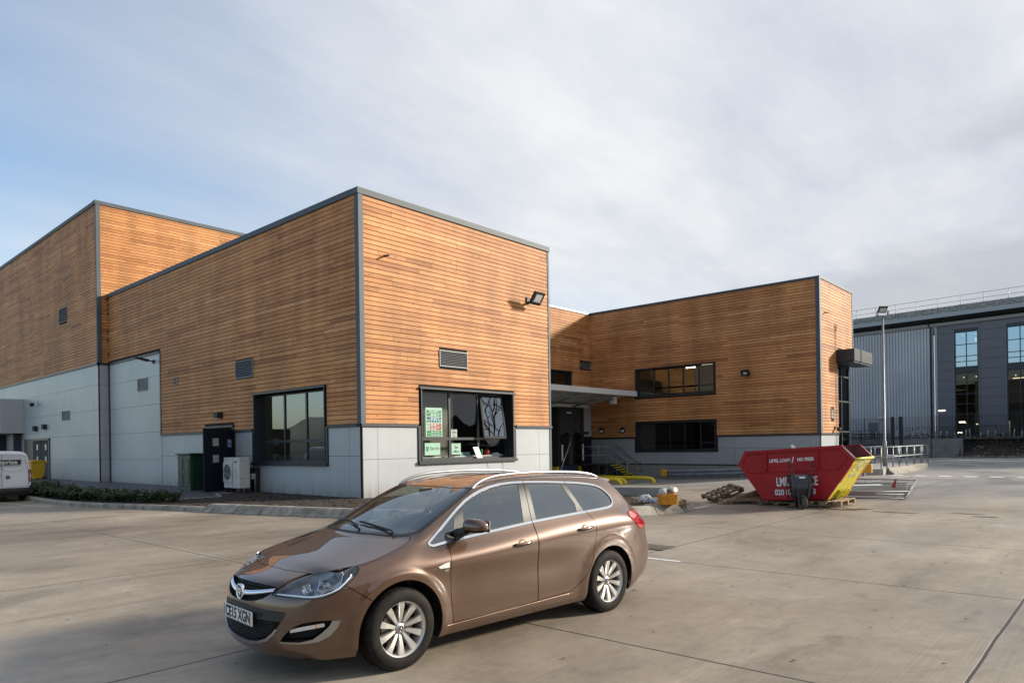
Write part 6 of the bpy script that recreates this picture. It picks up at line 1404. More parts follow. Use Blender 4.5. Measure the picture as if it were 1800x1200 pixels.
# ---------------------------------------------------------------- white panel van at the left edge
def build_van():
    VW = nmat('van_white',(.70,.71,.74),(.76,.77,.79),.30,scale=.8,Coat_Weight=.6); BK = mat('van_black',(.012,.013,.015),.55); RB = mat('van_tyre',(.012,.012,.012),.85)
    e = empty('panel_van',(-7.16,11.6,.0),0,label='white panel van parked at the left edge by the kerb, seen from behind',cat='van')
    # local: x right (towards the kerb), y forward, z up. body as rounded sections along y
    def sec(y,inset,top):
        pts = []; W = .90; 
        out = [(0,.36),(.80,.36),(.875,.42),(.895,.62),(.900,.90),(.888,1.12),(.862,1.35),(.825,1.58),(.775,1.72),(.70,1.795),(.55,1.825),(.25,1.835),(0,1.837)]
        for x,z in out: pts.append((x*(1-inset), y, .36+(z-.36)*(top-.36)/(1.837-.36)))
        return pts+[(-x,y,z) for x,y,z in pts[::-1][1:-1]]
    ys = [(-.0,.10,1.70),(-.012,.055,1.76),(.02,.025,1.80),(.09,.006,1.83),(.25,0,1.837),(1.2,0,1.85),(2.6,.0,1.84),(3.1,.02,1.60),(3.45,.04,1.15),(4.1,.08,1.0),(4.25,.16,.8)]
    ys = [(.03,.13,1.66),(.0,.06,1.75),(.03,.028,1.795),(.10,.008,1.83)]+ys[4:]
    m = MB(); S_ = [sec(*a) for a in ys]; k = len(S_[0]); vs = [p for s_ in S_ for p in s_]
    m.add(vs,[(i*k+j,i*k+(j+1)%k,(i+1)*k+(j+1)%k,(i+1)*k+j) for i in range(len(S_)-1) for j in range(k)],0,True); m.add(S_[0],[tuple(range(k))]); m.add(S_[-1],[tuple(range(k))])
    m.build('body', VW, e)
    def rear(x,z,d=.012): return (x,-d+.012*(abs(x)/.8)**4-.0,z)
    def loop(pts,r,nm,mt): q = MB(); P = [rear(x,z,.004) for x,z in pts]; q.tube(P+[P[0]],r,5); q.build(nm,mt,e)
    # two unequal rear doors with pressed outlines
    seam = mat('seam_shadow',(.05,.05,.055),.7)
    q = MB(); q.tube([rear(-.02,.52),rear(-.02,1.70)],.006,5); q.build('door_seam', seam, e)
    loop([(.78,.55),(.80,.95),(.76,1.28),(.66,1.66),(-.02,1.70),(-.02,.52)],.005,'door_outline',seam)
    for x0,x1 in ((.03,.62),(-.66,-.07)):
        q = MB(); P = smooth_poly([(x0,1.16),(x1-.08,1.16),(x1,1.24),(x1-.02,1.48),(x1-.12,1.60),(x0,1.61)],4); q.tube([rear(x,z,.006) for x,z in P]+[rear(*P[0],.006)],.010,6); q.build('pressed_panel', VW, e)
    q = MB(); q.add([rear(x,z,.012) for x,z in ((-.62,1.335),(.555,1.335),(.565,1.52),(-.62,1.52))],[(0,1,2,3)]); ban = q.build('name_band', BK, e, fix=False)
    put_text('lettering','enterprise',.19,Matrix.Translation((-.03,-.020,1.432))@Matrix.Rotation(PI/2,4,'X'),WHITEM,e,sx=1.22,bold=.004)
    put_text('lettering','rent-a-car',.05,Matrix.Translation((.40,-.020,1.355))@Matrix.Rotation(PI/2,4,'X'),WHITEM,e,sx=1.5)
    q = MB()
    for k_ in range(9): q.box(-.55+k_*.125,-.45+k_*.125,-.0135,-.012,1.285,1.300)
    q.build('small_print', mat('print_grey_green',(.25,.33,.30),.6), e)
    q = MB(); q.lathe([(.062,0),(.062,.014),(.05,.018),(0,.018)],20,M=Matrix.Translation((.16,-.010,.90))@Matrix.Rotation(PI/2,4,'X')); b_ = q.build('badge', mat('badge_dark',(.03,.03,.035),.25,.5), e); q = MB(); q.tube([(.13,-.032,.87),(.16,-.032,.93),(.17,-.032,.88),(.19,-.032,.93)],.010,5); q.build('badge_relief', mat('badge_chrome',(.8,.8,.8),.15,1), b_)
    q = MB(); q.box(-.22,-.06,-.045,-.01,.955,.985); q.build('door_handle', BK, e, bevel=.006)
    q = MB(); q.box(-.36,-.08,-.03,-.01,.67,.70); q.build('plate_lamp_bar', mat('lamp_bar_grey',(.30,.30,.33),.4), e)
    q = MB(); q.box(-.66,-.14,-.022,-.010,.50,.62); pl_ = q.build('number_plate', mat('plate_yellow',(.65,.42,.02),.4), e)
    q = MB(); q.box(-.30,-.08,-.03,-.02,1.735,1.758); q.build('brake_lamp', mat('brake_red',(.30,.01,.015),.2,0,Coat_Weight=1), e)
    for sx in (1,-1):
        q = MB(); P = [(.80,.70),(.895,.70),(.905,.95),(.885,1.14),(.79,1.16),(.785,.95)]
        q.add([(sx*x,-.018+.05*((x-.78)/.12),z) for x,z in P]+[(sx*x,.10,z) for x,z in P],[tuple(range(6)),tuple(range(11,5,-1))]+[(i,i+6,(i+1)%6+6,(i+1)%6) for i in range(6)]); t_ = q.build('tail_light', mat('van_lamp_red',(.22,.008,.012),.12,0,Coat_Weight=1), e)
        q = MB(); q.box(sx*.815 if sx > 0 else -.875,sx*.875 if sx > 0 else -.815,-.028,-.0,.88,.97); q.build('reversing_lens', mat('van_lamp_clear',(.55,.42,.40),.15), t_)
    q = MB(); 
    def bump(u,v):
        x = -.92+1.84*u; zt = .50 if abs(x) < .78 else .50+.10*min(1,(abs(x)-.78)/.08); z = .30+(zt-.30)*v; return Vector((x,-.075-.02*math.sin(PI*v)+.10*(abs(x)/.92)**6,z))
    q.grid(bump,24,6); q.box(-.90,.90,-.04,.12,.30,.50); q.build('bumper', BK, e, fix=True)
    q = MB(); q.box(-.82,.82,.05,4.1,.22,.38); q.build('underbody', BK, e)
    for y in (.78,3.55):
        for sx in (1,-1):
            q = MB(); M = Matrix.Translation((sx*.78,y,.315))@Matrix.Rotation(PI/2,4,'Y'); q.lathe([(.19,-.10),(.28,-.105),(.31,-.08),(.315,0),(.31,.08),(.28,.105),(.19,.10)],32,M=M); w_ = q.build('wheel', RB, e)
            q = MB(); q.lathe([(.19,.09*sx),(.10,.07*sx),(0,.07*sx)],24,M=M); q.build('rim', GALV, w_)
    q = MB(); q.box(-.80,-.30,-.02,.0,.40,.42); 
    return e
build_van()
def build_car():
    paint = mat('car_paint', (.078,.035,.016), .36, .38, Coat_Weight=1.0, Coat_Roughness=.01, Coat_IOR=1.62)
    nt,N,L,b = nodes(paint)   # metal flake: fine noise in roughness and colour
    tc = N.new('ShaderNodeTexCoord'); n = N.new('ShaderNodeTexNoise'); n.inputs['Scale'].default_value = 900; n.inputs['Detail'].default_value = 1
    L.new(tc.outputs['Object'], n.inputs['Vector']); bp = N.new('ShaderNodeBump'); bp.inputs['Strength'].default_value = .12; bp.inputs['Distance'].default_value = .001
    L.new(n.outputs[0], bp.inputs['Height']); L.new(bp.outputs[0], b.inputs['Normal'])
    black = mat('black_plastic', (.012,.012,.013), .55); gloss = mat('gloss_black', (.02,.02,.022), .12, 0, Coat_Weight=.5)
    satin = mat('satin_pillar', (.016,.016,.016), .35, .0); dark = mat('lining_black', (.006,.006,.006), .9)
    chrome = mat('chrome', (.82,.82,.83), .12, 1.0); alu = mat('satin_aluminium', (.36,.36,.37), .36, 1.0)
    rubber = nmat('tyre_rubber', (.006,.0055,.005), (.017,.014,.012), .75, Specular_IOR_Level=.2, scale=14, bump=.0006, bscale=120)
    alloy = nmat('alloy_wheel', (.50,.49,.47), (.62,.61,.59), .32, .75, scale=8)
    def glassm(name, col, alpha, rough=.0):
        m = bpy.data.materials.new(name); m.use_nodes = True; nt = m.node_tree; N = nt.nodes; L = nt.links; N.clear()
        o = N.new('ShaderNodeOutputMaterial'); t = N.new('ShaderNodeBsdfTransparent'); t.inputs[0].default_value = (*col,1)
        g = N.new('ShaderNodeBsdfGlossy'); g.inputs['Roughness'].default_value = rough; g.inputs['Color'].default_value = (.88,.96,1,1)
        f = N.new('ShaderNodeFresnel'); gg = N.new('ShaderNodeNewGeometry'); mr = N.new('ShaderNodeMapRange'); mr.inputs[3].default_value = alpha; mr.inputs[4].default_value = 1/alpha; L.new(gg.outputs['Backfacing'],mr.inputs[0]); L.new(mr.outputs[0],f.inputs[0]); x = N.new('ShaderNodeMixShader')
        L.new(f.outputs[0],x.inputs[0]); L.new(t.outputs[0],x.inputs[1]); L.new(g.outputs[0],x.inputs[2]); L.new(x.outputs[0],o.inputs[0]); return m
    tint = glassm('window_glass', (.70,.76,.74), 2.7, .0); tintd = glassm('privacy_glass', (.14,.15,.15), 3.0,.0); wsg = glassm('windscreen_glass', (.55,.66,.64), 3.0); lens = glassm('clear_lens', (.95,.97,.99), 1.45)
    red = mat('red_lens', (.35,.006,.012), .08, 0, Coat_Weight=1, Emission_Color=(0,0,0,1)); pink = mat('red_clear_lens', (.55,.12,.13), .1, 0, Coat_Weight=1)
    white = mat('plate_white', (.72,.72,.68), .4); ink = mat('plate_ink', (.008,.008,.008), .4)
    cloth = nmat('seat_cloth', (.02,.02,.022), (.035,.034,.033), .9, scale=60)
    car = empty('estate_car', (-9.977,-13.46,0), math.atan2(.0742,-.9972), label='metallic brown estate car parked in the foreground, registration CE15 XGN', cat='car')
    me = car_surface(3)
    # flared wheel arches: the skin swells a little round each wheel
    for v in me.vertices:
        for ax in (0.0,-2.675):
            r = math.hypot(v.co.x-ax, v.co.z-.335)
            if abs(v.co.y) > .6 and v.co.z > .15 and r < .49:
                t = min(1,max(0,(.49-r)/.05)); v.co.y += math.copysign(.013*t*t*(3-2*t), v.co.y)
    me.update()
    S = Skin(me)
    side = lambda sg: (lambda c,n: c.y*sg > .40 and n.y*sg > .12)
    XZ,XY,YZ = (0,2),(0,1),(1,2)
    DLO = [(-.322,.975),(-.332,.952),(-.371,.941),(-.532,.958),(-.80,.980),(-1.065,1.0),(-1.32,1.020),(-1.567,1.038),(-1.962,1.058),(-2.386,1.077),(-2.62,1.086),(-2.76,1.094),(-2.84,1.108),(-2.89,1.135),(-2.912,1.175),(-2.90,1.220),(-2.865,1.273),(-2.80,1.322),(-2.72,1.350),(-2.60,1.372),(-2.42,1.392),(-2.255,1.404),(-1.964,1.423),(-1.70,1.434),(-1.50,1.437),(-1.33,1.429),(-1.18,1.408),(-1.06,1.380),(-.969,1.350),(-.85,1.300),(-.735,1.236),(-.603,1.155),(-.481,1.076),(-.39,1.020),(-.345,.995)]
    DLI = off_poly2(DLO, .020)
    FD = [(-.525,.284),(-.500,.50),(-.491,.747),(-.500,.85),(-.512,.90),(-.532,.955),(-.80,.977),(-1.065,.997),(-1.32,1.017),(-1.572,1.036),(-1.564,.93),(-1.562,.60),(-1.561,.300),(-1.032,.277)]
    RD = [(-1.572,.300),(-1.572,.60),(-1.574,.93),(-1.580,1.036),(-1.962,1.055),(-2.380,1.074),(-2.415,1.03),(-2.438,.985),(-2.436,.902),(-2.413,.786),(-2.345,.577),(-2.272,.468),(-2.20,.405),(-2.12,.355),(-2.036,.318)]
    HL = smooth_poly([(.862,.672),(.845,.697),(.806,.730),(.745,.762),(.664,.787),(.553,.816),(.461,.842),(.372,.868),(.352,.868),(.358,.845),(.40,.806),(.450,.769),(.514,.722),(.566,.691),(.640,.668),(.716,.663),(.789,.668)],3)
    TL = [(-3.045,.985),(-3.065,1.022),(-3.12,1.035),(-3.30,1.030),(-3.40,1.02),(-3.56,1.0),(-3.60,.9),(-3.40,.845),(-3.307,.832),(-3.237,.842),(-3.126,.920)]
    for sg in (1,-1):
        fl = side(sg); o = 0 if sg > 0 else 50
        for ax,zc in ((0.0,.335),(-2.668,.332)):
            C = [(ax+.392*math.cos(a), zc+.392*math.sin(a)) for a in [PI*i/28 for i in range(29)]]+[(ax-.385,.0),(ax+.385,.0)]
            if ax < -1: C = [(ax+(x-ax)*.975,zc+(z-zc)*.97 if z > 0 else z) for x,z in C]
            S.cut(C, XZ, lambda c,n: c.y*sg > .3, 99)
        S.cut(off_poly2(FD,-.0035), XZ, fl, 40, {0}); S.cut(off_poly2(FD,.0025), XZ, fl, 1+o, {0,40})
        S.cut(off_poly2(RD,-.0035), XZ, fl, 40, {0}); S.cut(off_poly2(RD,.0025), XZ, fl, 2+o, {0,40})
        S.cut(off_poly2(DLO,-.006), XZ, fl, 39+0, {0,1+o,2+o,40})
        S.cut(DLO, XZ, fl, 10+o, {39}); S.cut(DLI, XZ, fl, 11+o, {10+o})
        I2 = off_poly2(DLO,.026)
        S.cut(clip_half(I2,(-.700,1.20),(-.612,.985),(-.45,1.02)), XZ, fl, 12+o, {11+o})
        P = clip_half(clip_half(I2,(-.800,1.24),(-.745,.99),(-1.0,1.2)),(-1.572,1.42),(-1.462,1.03),(-1.0,1.2)); S.cut(P, XZ, fl, 13+o, {11+o})
        P = clip_half(clip_half(I2,(-1.700,1.42),(-1.635,1.03),(-1.9,1.2)),(-2.160,1.40),(-2.262,1.175),(-2.0,1.2)); P = clip_half(P,(-2.262,1.175),(-2.236,1.07),(-2.0,1.1)); S.cut(P, XZ, fl, 14+o, {11+o})
        P = clip_half(I2,(-2.240,1.40),(-2.358,1.08),(-2.6,1.2)); S.cut(P, XZ, fl, 15+o, {11+o})
        for ln in ([(-1.655,1.445),(-1.572,1.036)],[(-2.243,1.41),(-2.386,1.075)]):
            S.cut(strip(ln,.007), XZ, fl, 40, {10+o,11+o,39})
        S.cut(off_poly2(HL,-.005), XZ, lambda c,n: c.y*sg > .38, 40, {0}); S.cut(HL, XZ, lambda c,n: c.y*sg > .38, 16+o, {40})
        S.cut(off_poly2(TL,-.004), XZ, lambda c,n: c.y*sg > .52, 40, {0}); S.cut(TL, XZ, lambda c,n: c.y*sg > .52, 17+o, {40})
        S.cut(strip([(.480,.742),(.39,.680),(.25,.578)],.006), XZ, fl, 40, {0})
        S.cut(strip([(-3.20,.842),(-3.10,.72),(-3.04,.60),(-3.02,.50)],.004), XZ, fl, 40, {0})
    up = lambda c,n: n.z > .25
    hood = [(.672,0),(.668,.20),(.640,.34),(.606,.44),(.570,.535),(.52,.60),(.455,.682),(.36,.765),(.30,.79),(.2,.80),(.075,.788),(-.104,.768),(-.19,.730),(-.232,.684)]
    rear = [(-.20,.640),(-.155,.58),(-.095,.40),(-.052,.20),(-.040,0)]
    H = hood+rear; H = H+[(x,-y) for x,y in H[::-1]][1:-1]
    S.cut(off_poly2(H,-.004), XY, up, 40, {0}); S.cut(off_poly2(H,.0025), XY, up, 3, {0,40})
    ws = [(-.075,0),(-.085,.2),(-.125,.42),(-.20,.60),(-.262,.668),(-.311,.692),(-.409,.688),(-.588,.664),(-.80,.632),(-.93,.608),(-.978,.585),(-.955,.48),(-.93,.30),(-.915,.12)]
    W = ws+[(x,-y) for x,y in ws[::-1]][:-1]; 
    S.cut(off_poly2([(x+(.03 if x > -.21 else 0),y) for x,y in W],-.012), XY, up, 41, {0}); S.cut(W, XY, up, 18, {41}); S.cut(off_poly2(W,.028), XY, up, 19, {18})
    back = lambda c,n: c.x < -2.9 and n.x < -.2
    RG = [(0,1.350),(.30,1.348),(.50,1.338),(.565,1.31),(.62,1.22),(.675,1.10),(.672,1.05),(.60,1.035),(.3,1.03),(0,1.03)]; RG = RG+[(-y,z) for y,z in RG[::-1]][1:-1]
    S.cut(RG, YZ, back, 20, {0})
    front = lambda c,n: c.x > .42 and n.x > .1
    mir = lambda P: P+[(-y,z) for y,z in P[::-1]][(1 if abs(P[-1][0]) < 1e-6 else 0):(-1 if abs(P[0][0]) < 1e-6 else None)]
    UG = mir([(0,.742),(.2,.739),(.34,.733),(.42,.724),(.405,.700),(.375,.672),(.325,.640),(.25,.617),(.14,.604),(0,.600)])
    LI = mir([(0,.584),(.15,.580),(.28,.571),(.42,.560),(.53,.558),(.552,.547),(.535,.505),(.49,.445),(.44,.392),(.375,.345),(.29,.315),(.18,.302),(0,.298)])
    S.cut(UG, YZ, front, 21, {0})
    S.cut(LI, YZ, front, 22, {0})
    LC = mir([(0,.298),(.18,.302),(.29,.315),(.375,.345),(.44,.392),(.47,.424),(.492,.424),(.455,.380),(.39,.328),(.30,.296),(.18,.282),(0,.277)])
    # chrome lip is built as its own thin band below the intake
    S.cut(LC, YZ, front, 23, {0})
    FG = [(.495,.322),(.512,.352),(.541,.385),(.603,.443),(.665,.478),(.731,.494),(.784,.492),(.818,.486),(.806,.434),(.777,.374),(.733,.337),(.645,.322)]
    FC = [(.495,.322),(.645,.322),(.733,.337),(.777,.374),(.806,.434),(.818,.486),(.792,.490),(.780,.45),(.752,.402),(.712,.357),(.642,.335),(.500,.331)]
    for sg in (1,-1):
        o = 0 if sg > 0 else 50
        S.cut([(y*sg,z) for y,z in FG], YZ, front, 24+o, {0}); S.cut([(y*sg,z) for y,z in FC], YZ, front, 25+o, {24+o})
    # ---- parts
    body = S.extract('body', {0}, paint, car, .015)
    S.extract('underside_lining', {40,0,1,2,51,52,3}, dark, car, 0, -.016)
    S.extract('window_seal', {39,41}, black, car, .0, -.004)
    hoodo = S.extract('bonnet', {3}, paint, car, .014)
    doors = {}
    for nm,pid,y in (('front_door',1,1),('front_door',51,-1),('rear_door',2,1),('rear_door',52,-1)):
        doors[(nm,y)] = S.extract(nm, {pid}, paint, car, .014)
    for sg,o in ((1,0),(-1,50)):
        S.extract('window_trim', {10+o}, chrome, car, .006, .003); S.extract('window_pillar', {11+o}, satin, car, .0, -.003)
        for q,m in ((12,tint),(13,tint),(14,tintd),(15,tintd)): S.extract('side_window', {q+o}, m, car, 0, -.006)
    S.extract('windscreen_border', {18}, gloss, car, 0, -.003)
    wso = S.extract('windscreen', {19}, wsg, car, 0, -.003)
    S.extract('rear_window', {20}, tintd, car, 0, -.004)
    # headlights
    for sg,o in ((1,0),(-1,50)):
        hp = S.extract('headlight', {16+o}, lens, car, 0, -.002)
        hs = S.extract('lamp_housing', {16+o}, mat('lamp_housing',(.30,.31,.33),.22,.7), hp, .0, -.075)
        rim = MB()
        # side walls of the housing
        fs = [f for f in S.bm.faces if f[S.id] == 16+o]; fset = set(fs)
        for f in fs:
            for l in f.loops:
                if sum(1 for g in l.edge.link_faces if g in fset) == 1:
                    a,c = l.vert.co,l.link_loop_next.vert.co; na,_ = S.normal_at(a); nc,_ = S.normal_at(c)
                    rim.add([a-na*.002,c-nc*.002,c-nc*.075,a-na*.075],[(0,1,2,3)])
        rim.build('lamp_rim', mat('lamp_rim',(.35,.36,.38),.25,.8), hp, fix=False)
        # reflectors, projector lenses, running-light strip
        rf = MB(); pl = MB()
        for (x,y,z,R) in ((.665,.570,.712,.048),(.555,.660,.730,.050)):
            M = frame((x-.02,y*sg,z),(0,1,0),(0,0,1))  # local z looks along x
            M = Matrix.Translation(Vector((x-.03,sg*y,z)))@Matrix.Rotation(PI/2,4,'Y')@Matrix.Rotation(-sg*.35,4,'X')
            rf.lathe([(R,.045),(R*.96,.03),(R*.75,.008),(R*.42,-.008)],24,M=M)
            rf.lathe([(R*.55,.0),(R*.58,.035),(R*.50,.037),(R*.48,.0)],24,M=M)
            pl.lathe([(0.0005,.048),(R*.2,.046),(R*.36,.038),(R*.46,.024),(R*.47,.0)],24,M=M)
        # vertical bright divider fins
        for (x,y,z) in ((.610,.655,.735),(.475,.765,.775)):
            rf.box(-.045,.02,-.004,.004,-.045,.04,M=Matrix.Translation((x-.01,sg*y,z))@Matrix.Rotation(sg*.5,4,'Z')@Matrix.Rotation(-.5,4,'Y'))
        rf.build('reflector', chrome, hp); pl.build('projector', mat('projector_glass',(.35,.38,.42),.05,.6), hp)
        pts = []
        for x,z in ((.850,.679),(.790,.676),(.735,.672),(.700,.671),(.660,.674),(.62,.682),(.575,.698),(.525,.725),(.47,.765),(.43,.80),(.415,.820)):
            h = S.bvh.ray_cast(Vector((x,sg*1.5,z+.004)),Vector((0,-sg,0)))
            if h[0] is not None: pts.append(h[0]-h[1]*.012 if h[1].y*sg > 0 else h[0]+h[1]*.012)
        d = MB(); d.tube(pts,.0065,8); d.build('running_light', mat('running_light_white',(.85,.87,.9),.2), hp)
    for sg,o in ((1,0),(-1,50)):
        tp = S.extract('tail_light', {17+o}, red, car, .01, .006)
        up_ = [(x,z) for x,z in [(-3.05,.985),(-3.07,1.018),(-3.12,1.03),(-3.30,1.026),(-3.42,1.01),(-3.40,.975),(-3.22,.972),(-3.10,.958)]]
        S.cut(up_, XZ, lambda c,n: c.y*sg > .52, 70+sg, {17+o}); S.extract('tail_light_panel', {70+sg}, pink, tp, .0, .0085)
    # grille
    g = S.extract('grille', {21}, dark, car, 0, -.05); S.extract('grille_surround', {21}, black, g, .05, 0, keep=lambda c: False)
    def rimwall(ids, depth, name, m, par, inset=0):
        r = MB(); fs = [f for f in S.bm.faces if f[S.id] in ids]; fset = set(fs)
        for f in fs:
            for l in f.loops:
                if sum(1 for q in l.edge.link_faces if q in fset) == 1:
                    a,c = l.vert.co,l.link_loop_next.vert.co; na,_ = S.normal_at(a); nc,_ = S.normal_at(c)
                    r.add([a,c,c-nc*depth,a-na*depth],[(0,1,2,3)])
        return r.build(name, m, par, fix=False)
    rimwall({21},.05,'grille_rim',gloss,g)
    def on(y,z,d=0):
        h = S.bvh.ray_cast(Vector((1.5,y,z)),Vector((-1,0,0))); return h[0]+Vector((1,0,0))*d
    bar = MB()
    for i in range(24):   # chrome wing bar: two arms rising outwards from the emblem
        pass
    for sg in (1,-1):
        def wing(u,v,sg=sg):
            y = .035+.365*u; zc = .650+.052*u**1.4; hh = .026-.008*u; p = on(sg*y, zc)
            a = (v-.5)*2; return Vector((p.x-.018+.022*(1-a*a), sg*y, zc+hh*a))
        bar.grid(wing,16,8,flip=sg>0)
    bar.build('grille_bar', chrome, g, fix=False)
    for zz in (.700,.725):
        t = MB(); 
        for sg in (1,-1): t.tube([on(sg*y,zz-.01,-.035) for y in (0,.1,.2,.3,.36)],.004,6)
        t.build('grille_slat', black, g)
    em = MB(); M = Matrix.Translation(on(0,.657,.004))@Matrix.Rotation(PI/2,4,'Y')@Matrix.Rotation(0,4,'Z')
    em.lathe([(.060,-.02),(.064,-.004),(.062,.006),(.055,.008),(.050,.002)],32,0,M=M); em.lathe([(.050,.002),(.0,.003)],32,1,M=M)
    emb = em.build('badge', [chrome,mat('badge_grey',(.12,.12,.13),.25,.8)], g)
    gr = MB()  # griffin-like relief: head, wing, body strokes
    B = Matrix.Translation(on(0,.657,.010))
    for pts,r in (([(0,-.028,.012),(0,-.012,.026),(0,.004,.020),(0,.0,.002),(0,-.014,-.012),(0,-.008,-.034)],.006),([(0,.004,.022),(0,.024,.030),(0,.030,.014),(0,.014,.004)],.005),([(0,.002,.0),(0,.022,-.008),(0,.018,-.030)],.005),([(0,-.030,.012),(0,-.036,.002)],.004)):
        gr.tube([B@Vector((a,-y,z)) for a,y,z in pts],r,6)
    gr.build('badge_relief', chrome, g)
    lo = S.extract('lower_grille', {22}, dark, car, 0, -.055); rimwall({22},.055,'lower_grille_rim',black,lo)
    mesh = MB()
    for r in range(9):
        z = .306+r*.0195; pts = []
        for i in range(45):
            y = -.44+i*.02
            if inside((y,z),off_poly2(LI,.012)): pts.append(on(y,z+(.003 if (i+r)%2 else -.003),-.018))
        if len(pts) > 2: mesh.tube(pts,.0035,5)
        for i in range(13):
            y = -.42+(i+.5*(r%2))*.068
            if inside((y,z),off_poly2(LI,.014)) and inside((y,z+.0195),off_poly2(LI,.014)): mesh.tube([on(y,z,-.020),on(y+.006,z+.0195,-.020)],.0032,5)
    mesh.build('grille_mesh', black, lo)
    def band(u,v):
        y = -.56+1.12*u; ztop = .578-.045*abs(y)*.9; zz = .478+v*(ztop-.478)
        lim = .545 if zz > .52 else .545-.05*(0.52-zz)/.06; y = max(-lim,min(lim,y)); return on(y,zz,-.010)
    pb = MB(); pb.grid(band,36,5); pb.build('plate_panel', black, lo, fix=False)
    S.extract('bumper_lip', {23}, alu, car, .01, .010)
    # number plate
    px = on(0,.478).x+.002
    M = Matrix.Translation((px,0,.478))
    p = MB(); p.box(-.012,.0,-.262,.262,-.056,.056); pl = p.build('number_plate', white, car, bevel=.004); pl.data.transform(M)
    TM = Matrix.Translation((px+.0015,0,.478))@Matrix.Rotation(PI/2,4,'Z')@Matrix.Rotation(PI/2,4,'X')
    put_text('lettering','CE15 XGN',.118, TM, ink, pl, sx=.86, bold=.0035)
    bo = MB()
    for a in (((-.256,-.050),(.256,-.050)),((-.256,.050),(.256,.050)),((-.256,-.050),(-.256,.050)),((.256,-.050),(.256,.050))):
        bo.tube([(px+.001,a[0][0],.478+a[0][1]),(px+.001,a[1][0],.478+a[1][1])],.0018,4)
    bo.build('plate_border', ink, pl)
    for sg,o in ((1,0),(-1,50)):
        fr = S.extract('fog_light_recess', {24+o}, dark, car, 0, -.06); rimwall({24+o,25+o},.06,'recess_rim',black,fr)
        S.extract('recess_trim', {25+o}, alu, fr, .012, .008)
        fl = MB()
        def lamp(u,v,sg=sg):
            y = .575+.185*u; z = (.405+.045*u)*(1-v)+(.425+.052*u**.7)*v-.004; return on(sg*y,z,-.012)
        fl.grid(lamp,10,4,flip=sg<0); fl.build('fog_light', mat('fog_lens',(.6,.6,.58),.12,.3), fr, fix=False)
        q = on(sg*.735,.452,-.004); mm = MB(); mm.lathe([(.011,0),(.011,.006),(.0,.007)],12,M=Matrix.Translation(q)@Matrix.Rotation(PI/2,4,'Y')); mm.build('indicator_bulb', mat('amber',(.6,.28,.05),.3), fr)
    # parking sensors
    for y,z in ((.305,.520),(.645,.505),(-.305,.520),(-.645,.505)):
        q = on(y,z,.001); n,_ = S.normal_at(q); mm = MB(); R = n.to_track_quat('Z','Y').to_matrix().to_4x4()
        mm.lathe([(.012,-.002),(.012,.002),(0,.0025)],16,M=Matrix.Translation(q)@R); mm.build('parking_sensor', black if abs(y)<.5 else paint, car)
    # underbody and arch liners
    ub = MB(); ub.box(-3.45,.70,-.60,.60,.17,.30); ub.box(-2.2,-.45,-.82,.82,.20,.28); ub.build('floor_pan', dark, car)
    for ax in (0.0,-2.668):
        for sg in (1,-1):
            al = MB(); pts = [(ax+.415*math.cos(a),.335+.415*math.sin(a)) for a in [PI*(-.12+1.24*i/24) for i in range(25)]]
            vs = [(x,sg*.835,z) for x,z in pts]+[(x,sg*.52,z) for x,z in pts]
            al.add(vs,[(i,i+1,i+26,i+25) for i in range(24)]+[tuple(range(25,50))]); al.build('wheel_arch_liner', dark, car, fix=False)
    # rocker strip and bright door-bottom line
    for sg in (1,-1):
        r = MB(); pts = []
        for i in range(24):
            x = -.40-1.66*i/23; z = .268+.030*i/23; h = S.bvh.ray_cast(Vector((x,sg*1.3,z)),Vector((0,-sg,0))); pts.append(h[0]+Vector((0,sg*.002,0)))
        r.tube(pts,.0030,6); r.build('sill_line', mat('sill_strip',(.30,.20,.14),.3,.6), car)
    # ---- wheels
    def wheel(x,y,sg,spin,steer=0):
        w = bpy.data.objects.new('wheel', None); COL.objects.link(w); w.parent = car; w.location = (x,y,.3285); w.rotation_euler = (0,0,steer); w.empty_display_size = .1
        M = Matrix.Rotation(-PI/2*sg,4,'X')   # local z -> outward y
        T = MB(); T.lathe([(.222,.105),(.236,.111),(.262,.1135),(.290,.110),(.309,.101),(.320,.090),(.3262,.080),(.3275,.062),(.3285,.02),(.3285,-.02),(.3275,-.062),(.3262,-.080),(.318,-.095),(.29,-.110),(.25,-.113),(.222,-.105)],72,0,M=M)
        for k in range(72):     # tread blocks on the shoulders
            a = 2*PI*k/72
            for s2 in (1,-1):
                Q = M@Matrix.Rotation(a,4,'Z')@Matrix.Translation((.3245,0,s2*.078))@Matrix.Rotation(-s2*.45,4,'Y')@Matrix.Rotation(.2*s2,4,'X')
                T.box(-.006,.0045,-.0095,.0095,-.018,.016,M=Q)
        for zz in (-.045,-.015,.015,.045):
            pass
        ty = T.build('tyre', rubber, w, fix=True)
        R = MB(); R.lathe([(.2235,.108),(.226,.104),(.222,.098),(.214,.094),(.208,.080),(.198,.05),(.196,-.09),(.222,-.105)],64,0,M=M)
        R.lathe([(.0,.066),(.030,.066),(.036,.062),(.060,.050),(.066,.036),(.06,.02)],32,0,M=M)
        for k in range(10):
            a = 2*PI*k/10+spin
            sec = []
            for j in range(9):
                t = j/8; r = .045+.168*t; wd = .0130+.0190*t**1.05; h = .060+.034*math.sin(t*1.45)-.004*t; ed = .012
                sec.append([(r,-wd,h-.035),(r,-wd*1.0,h-ed),(r,-wd*.82,h),(r,wd*.82,h),(r,wd,h-ed),(r,wd,h-.035)])
            V = [M@(Matrix.Rotation(a,4,'Z')@Vector(p)) for s_ in sec for p in s_]; F = [(i*6+q,i*6+q+1,(i+1)*6+q+1,(i+1)*6+q) for i in range(8) for q in range(5)]
            R.add(V,F,0,False)
        rim = R.build('rim', alloy, w, bevel=0)
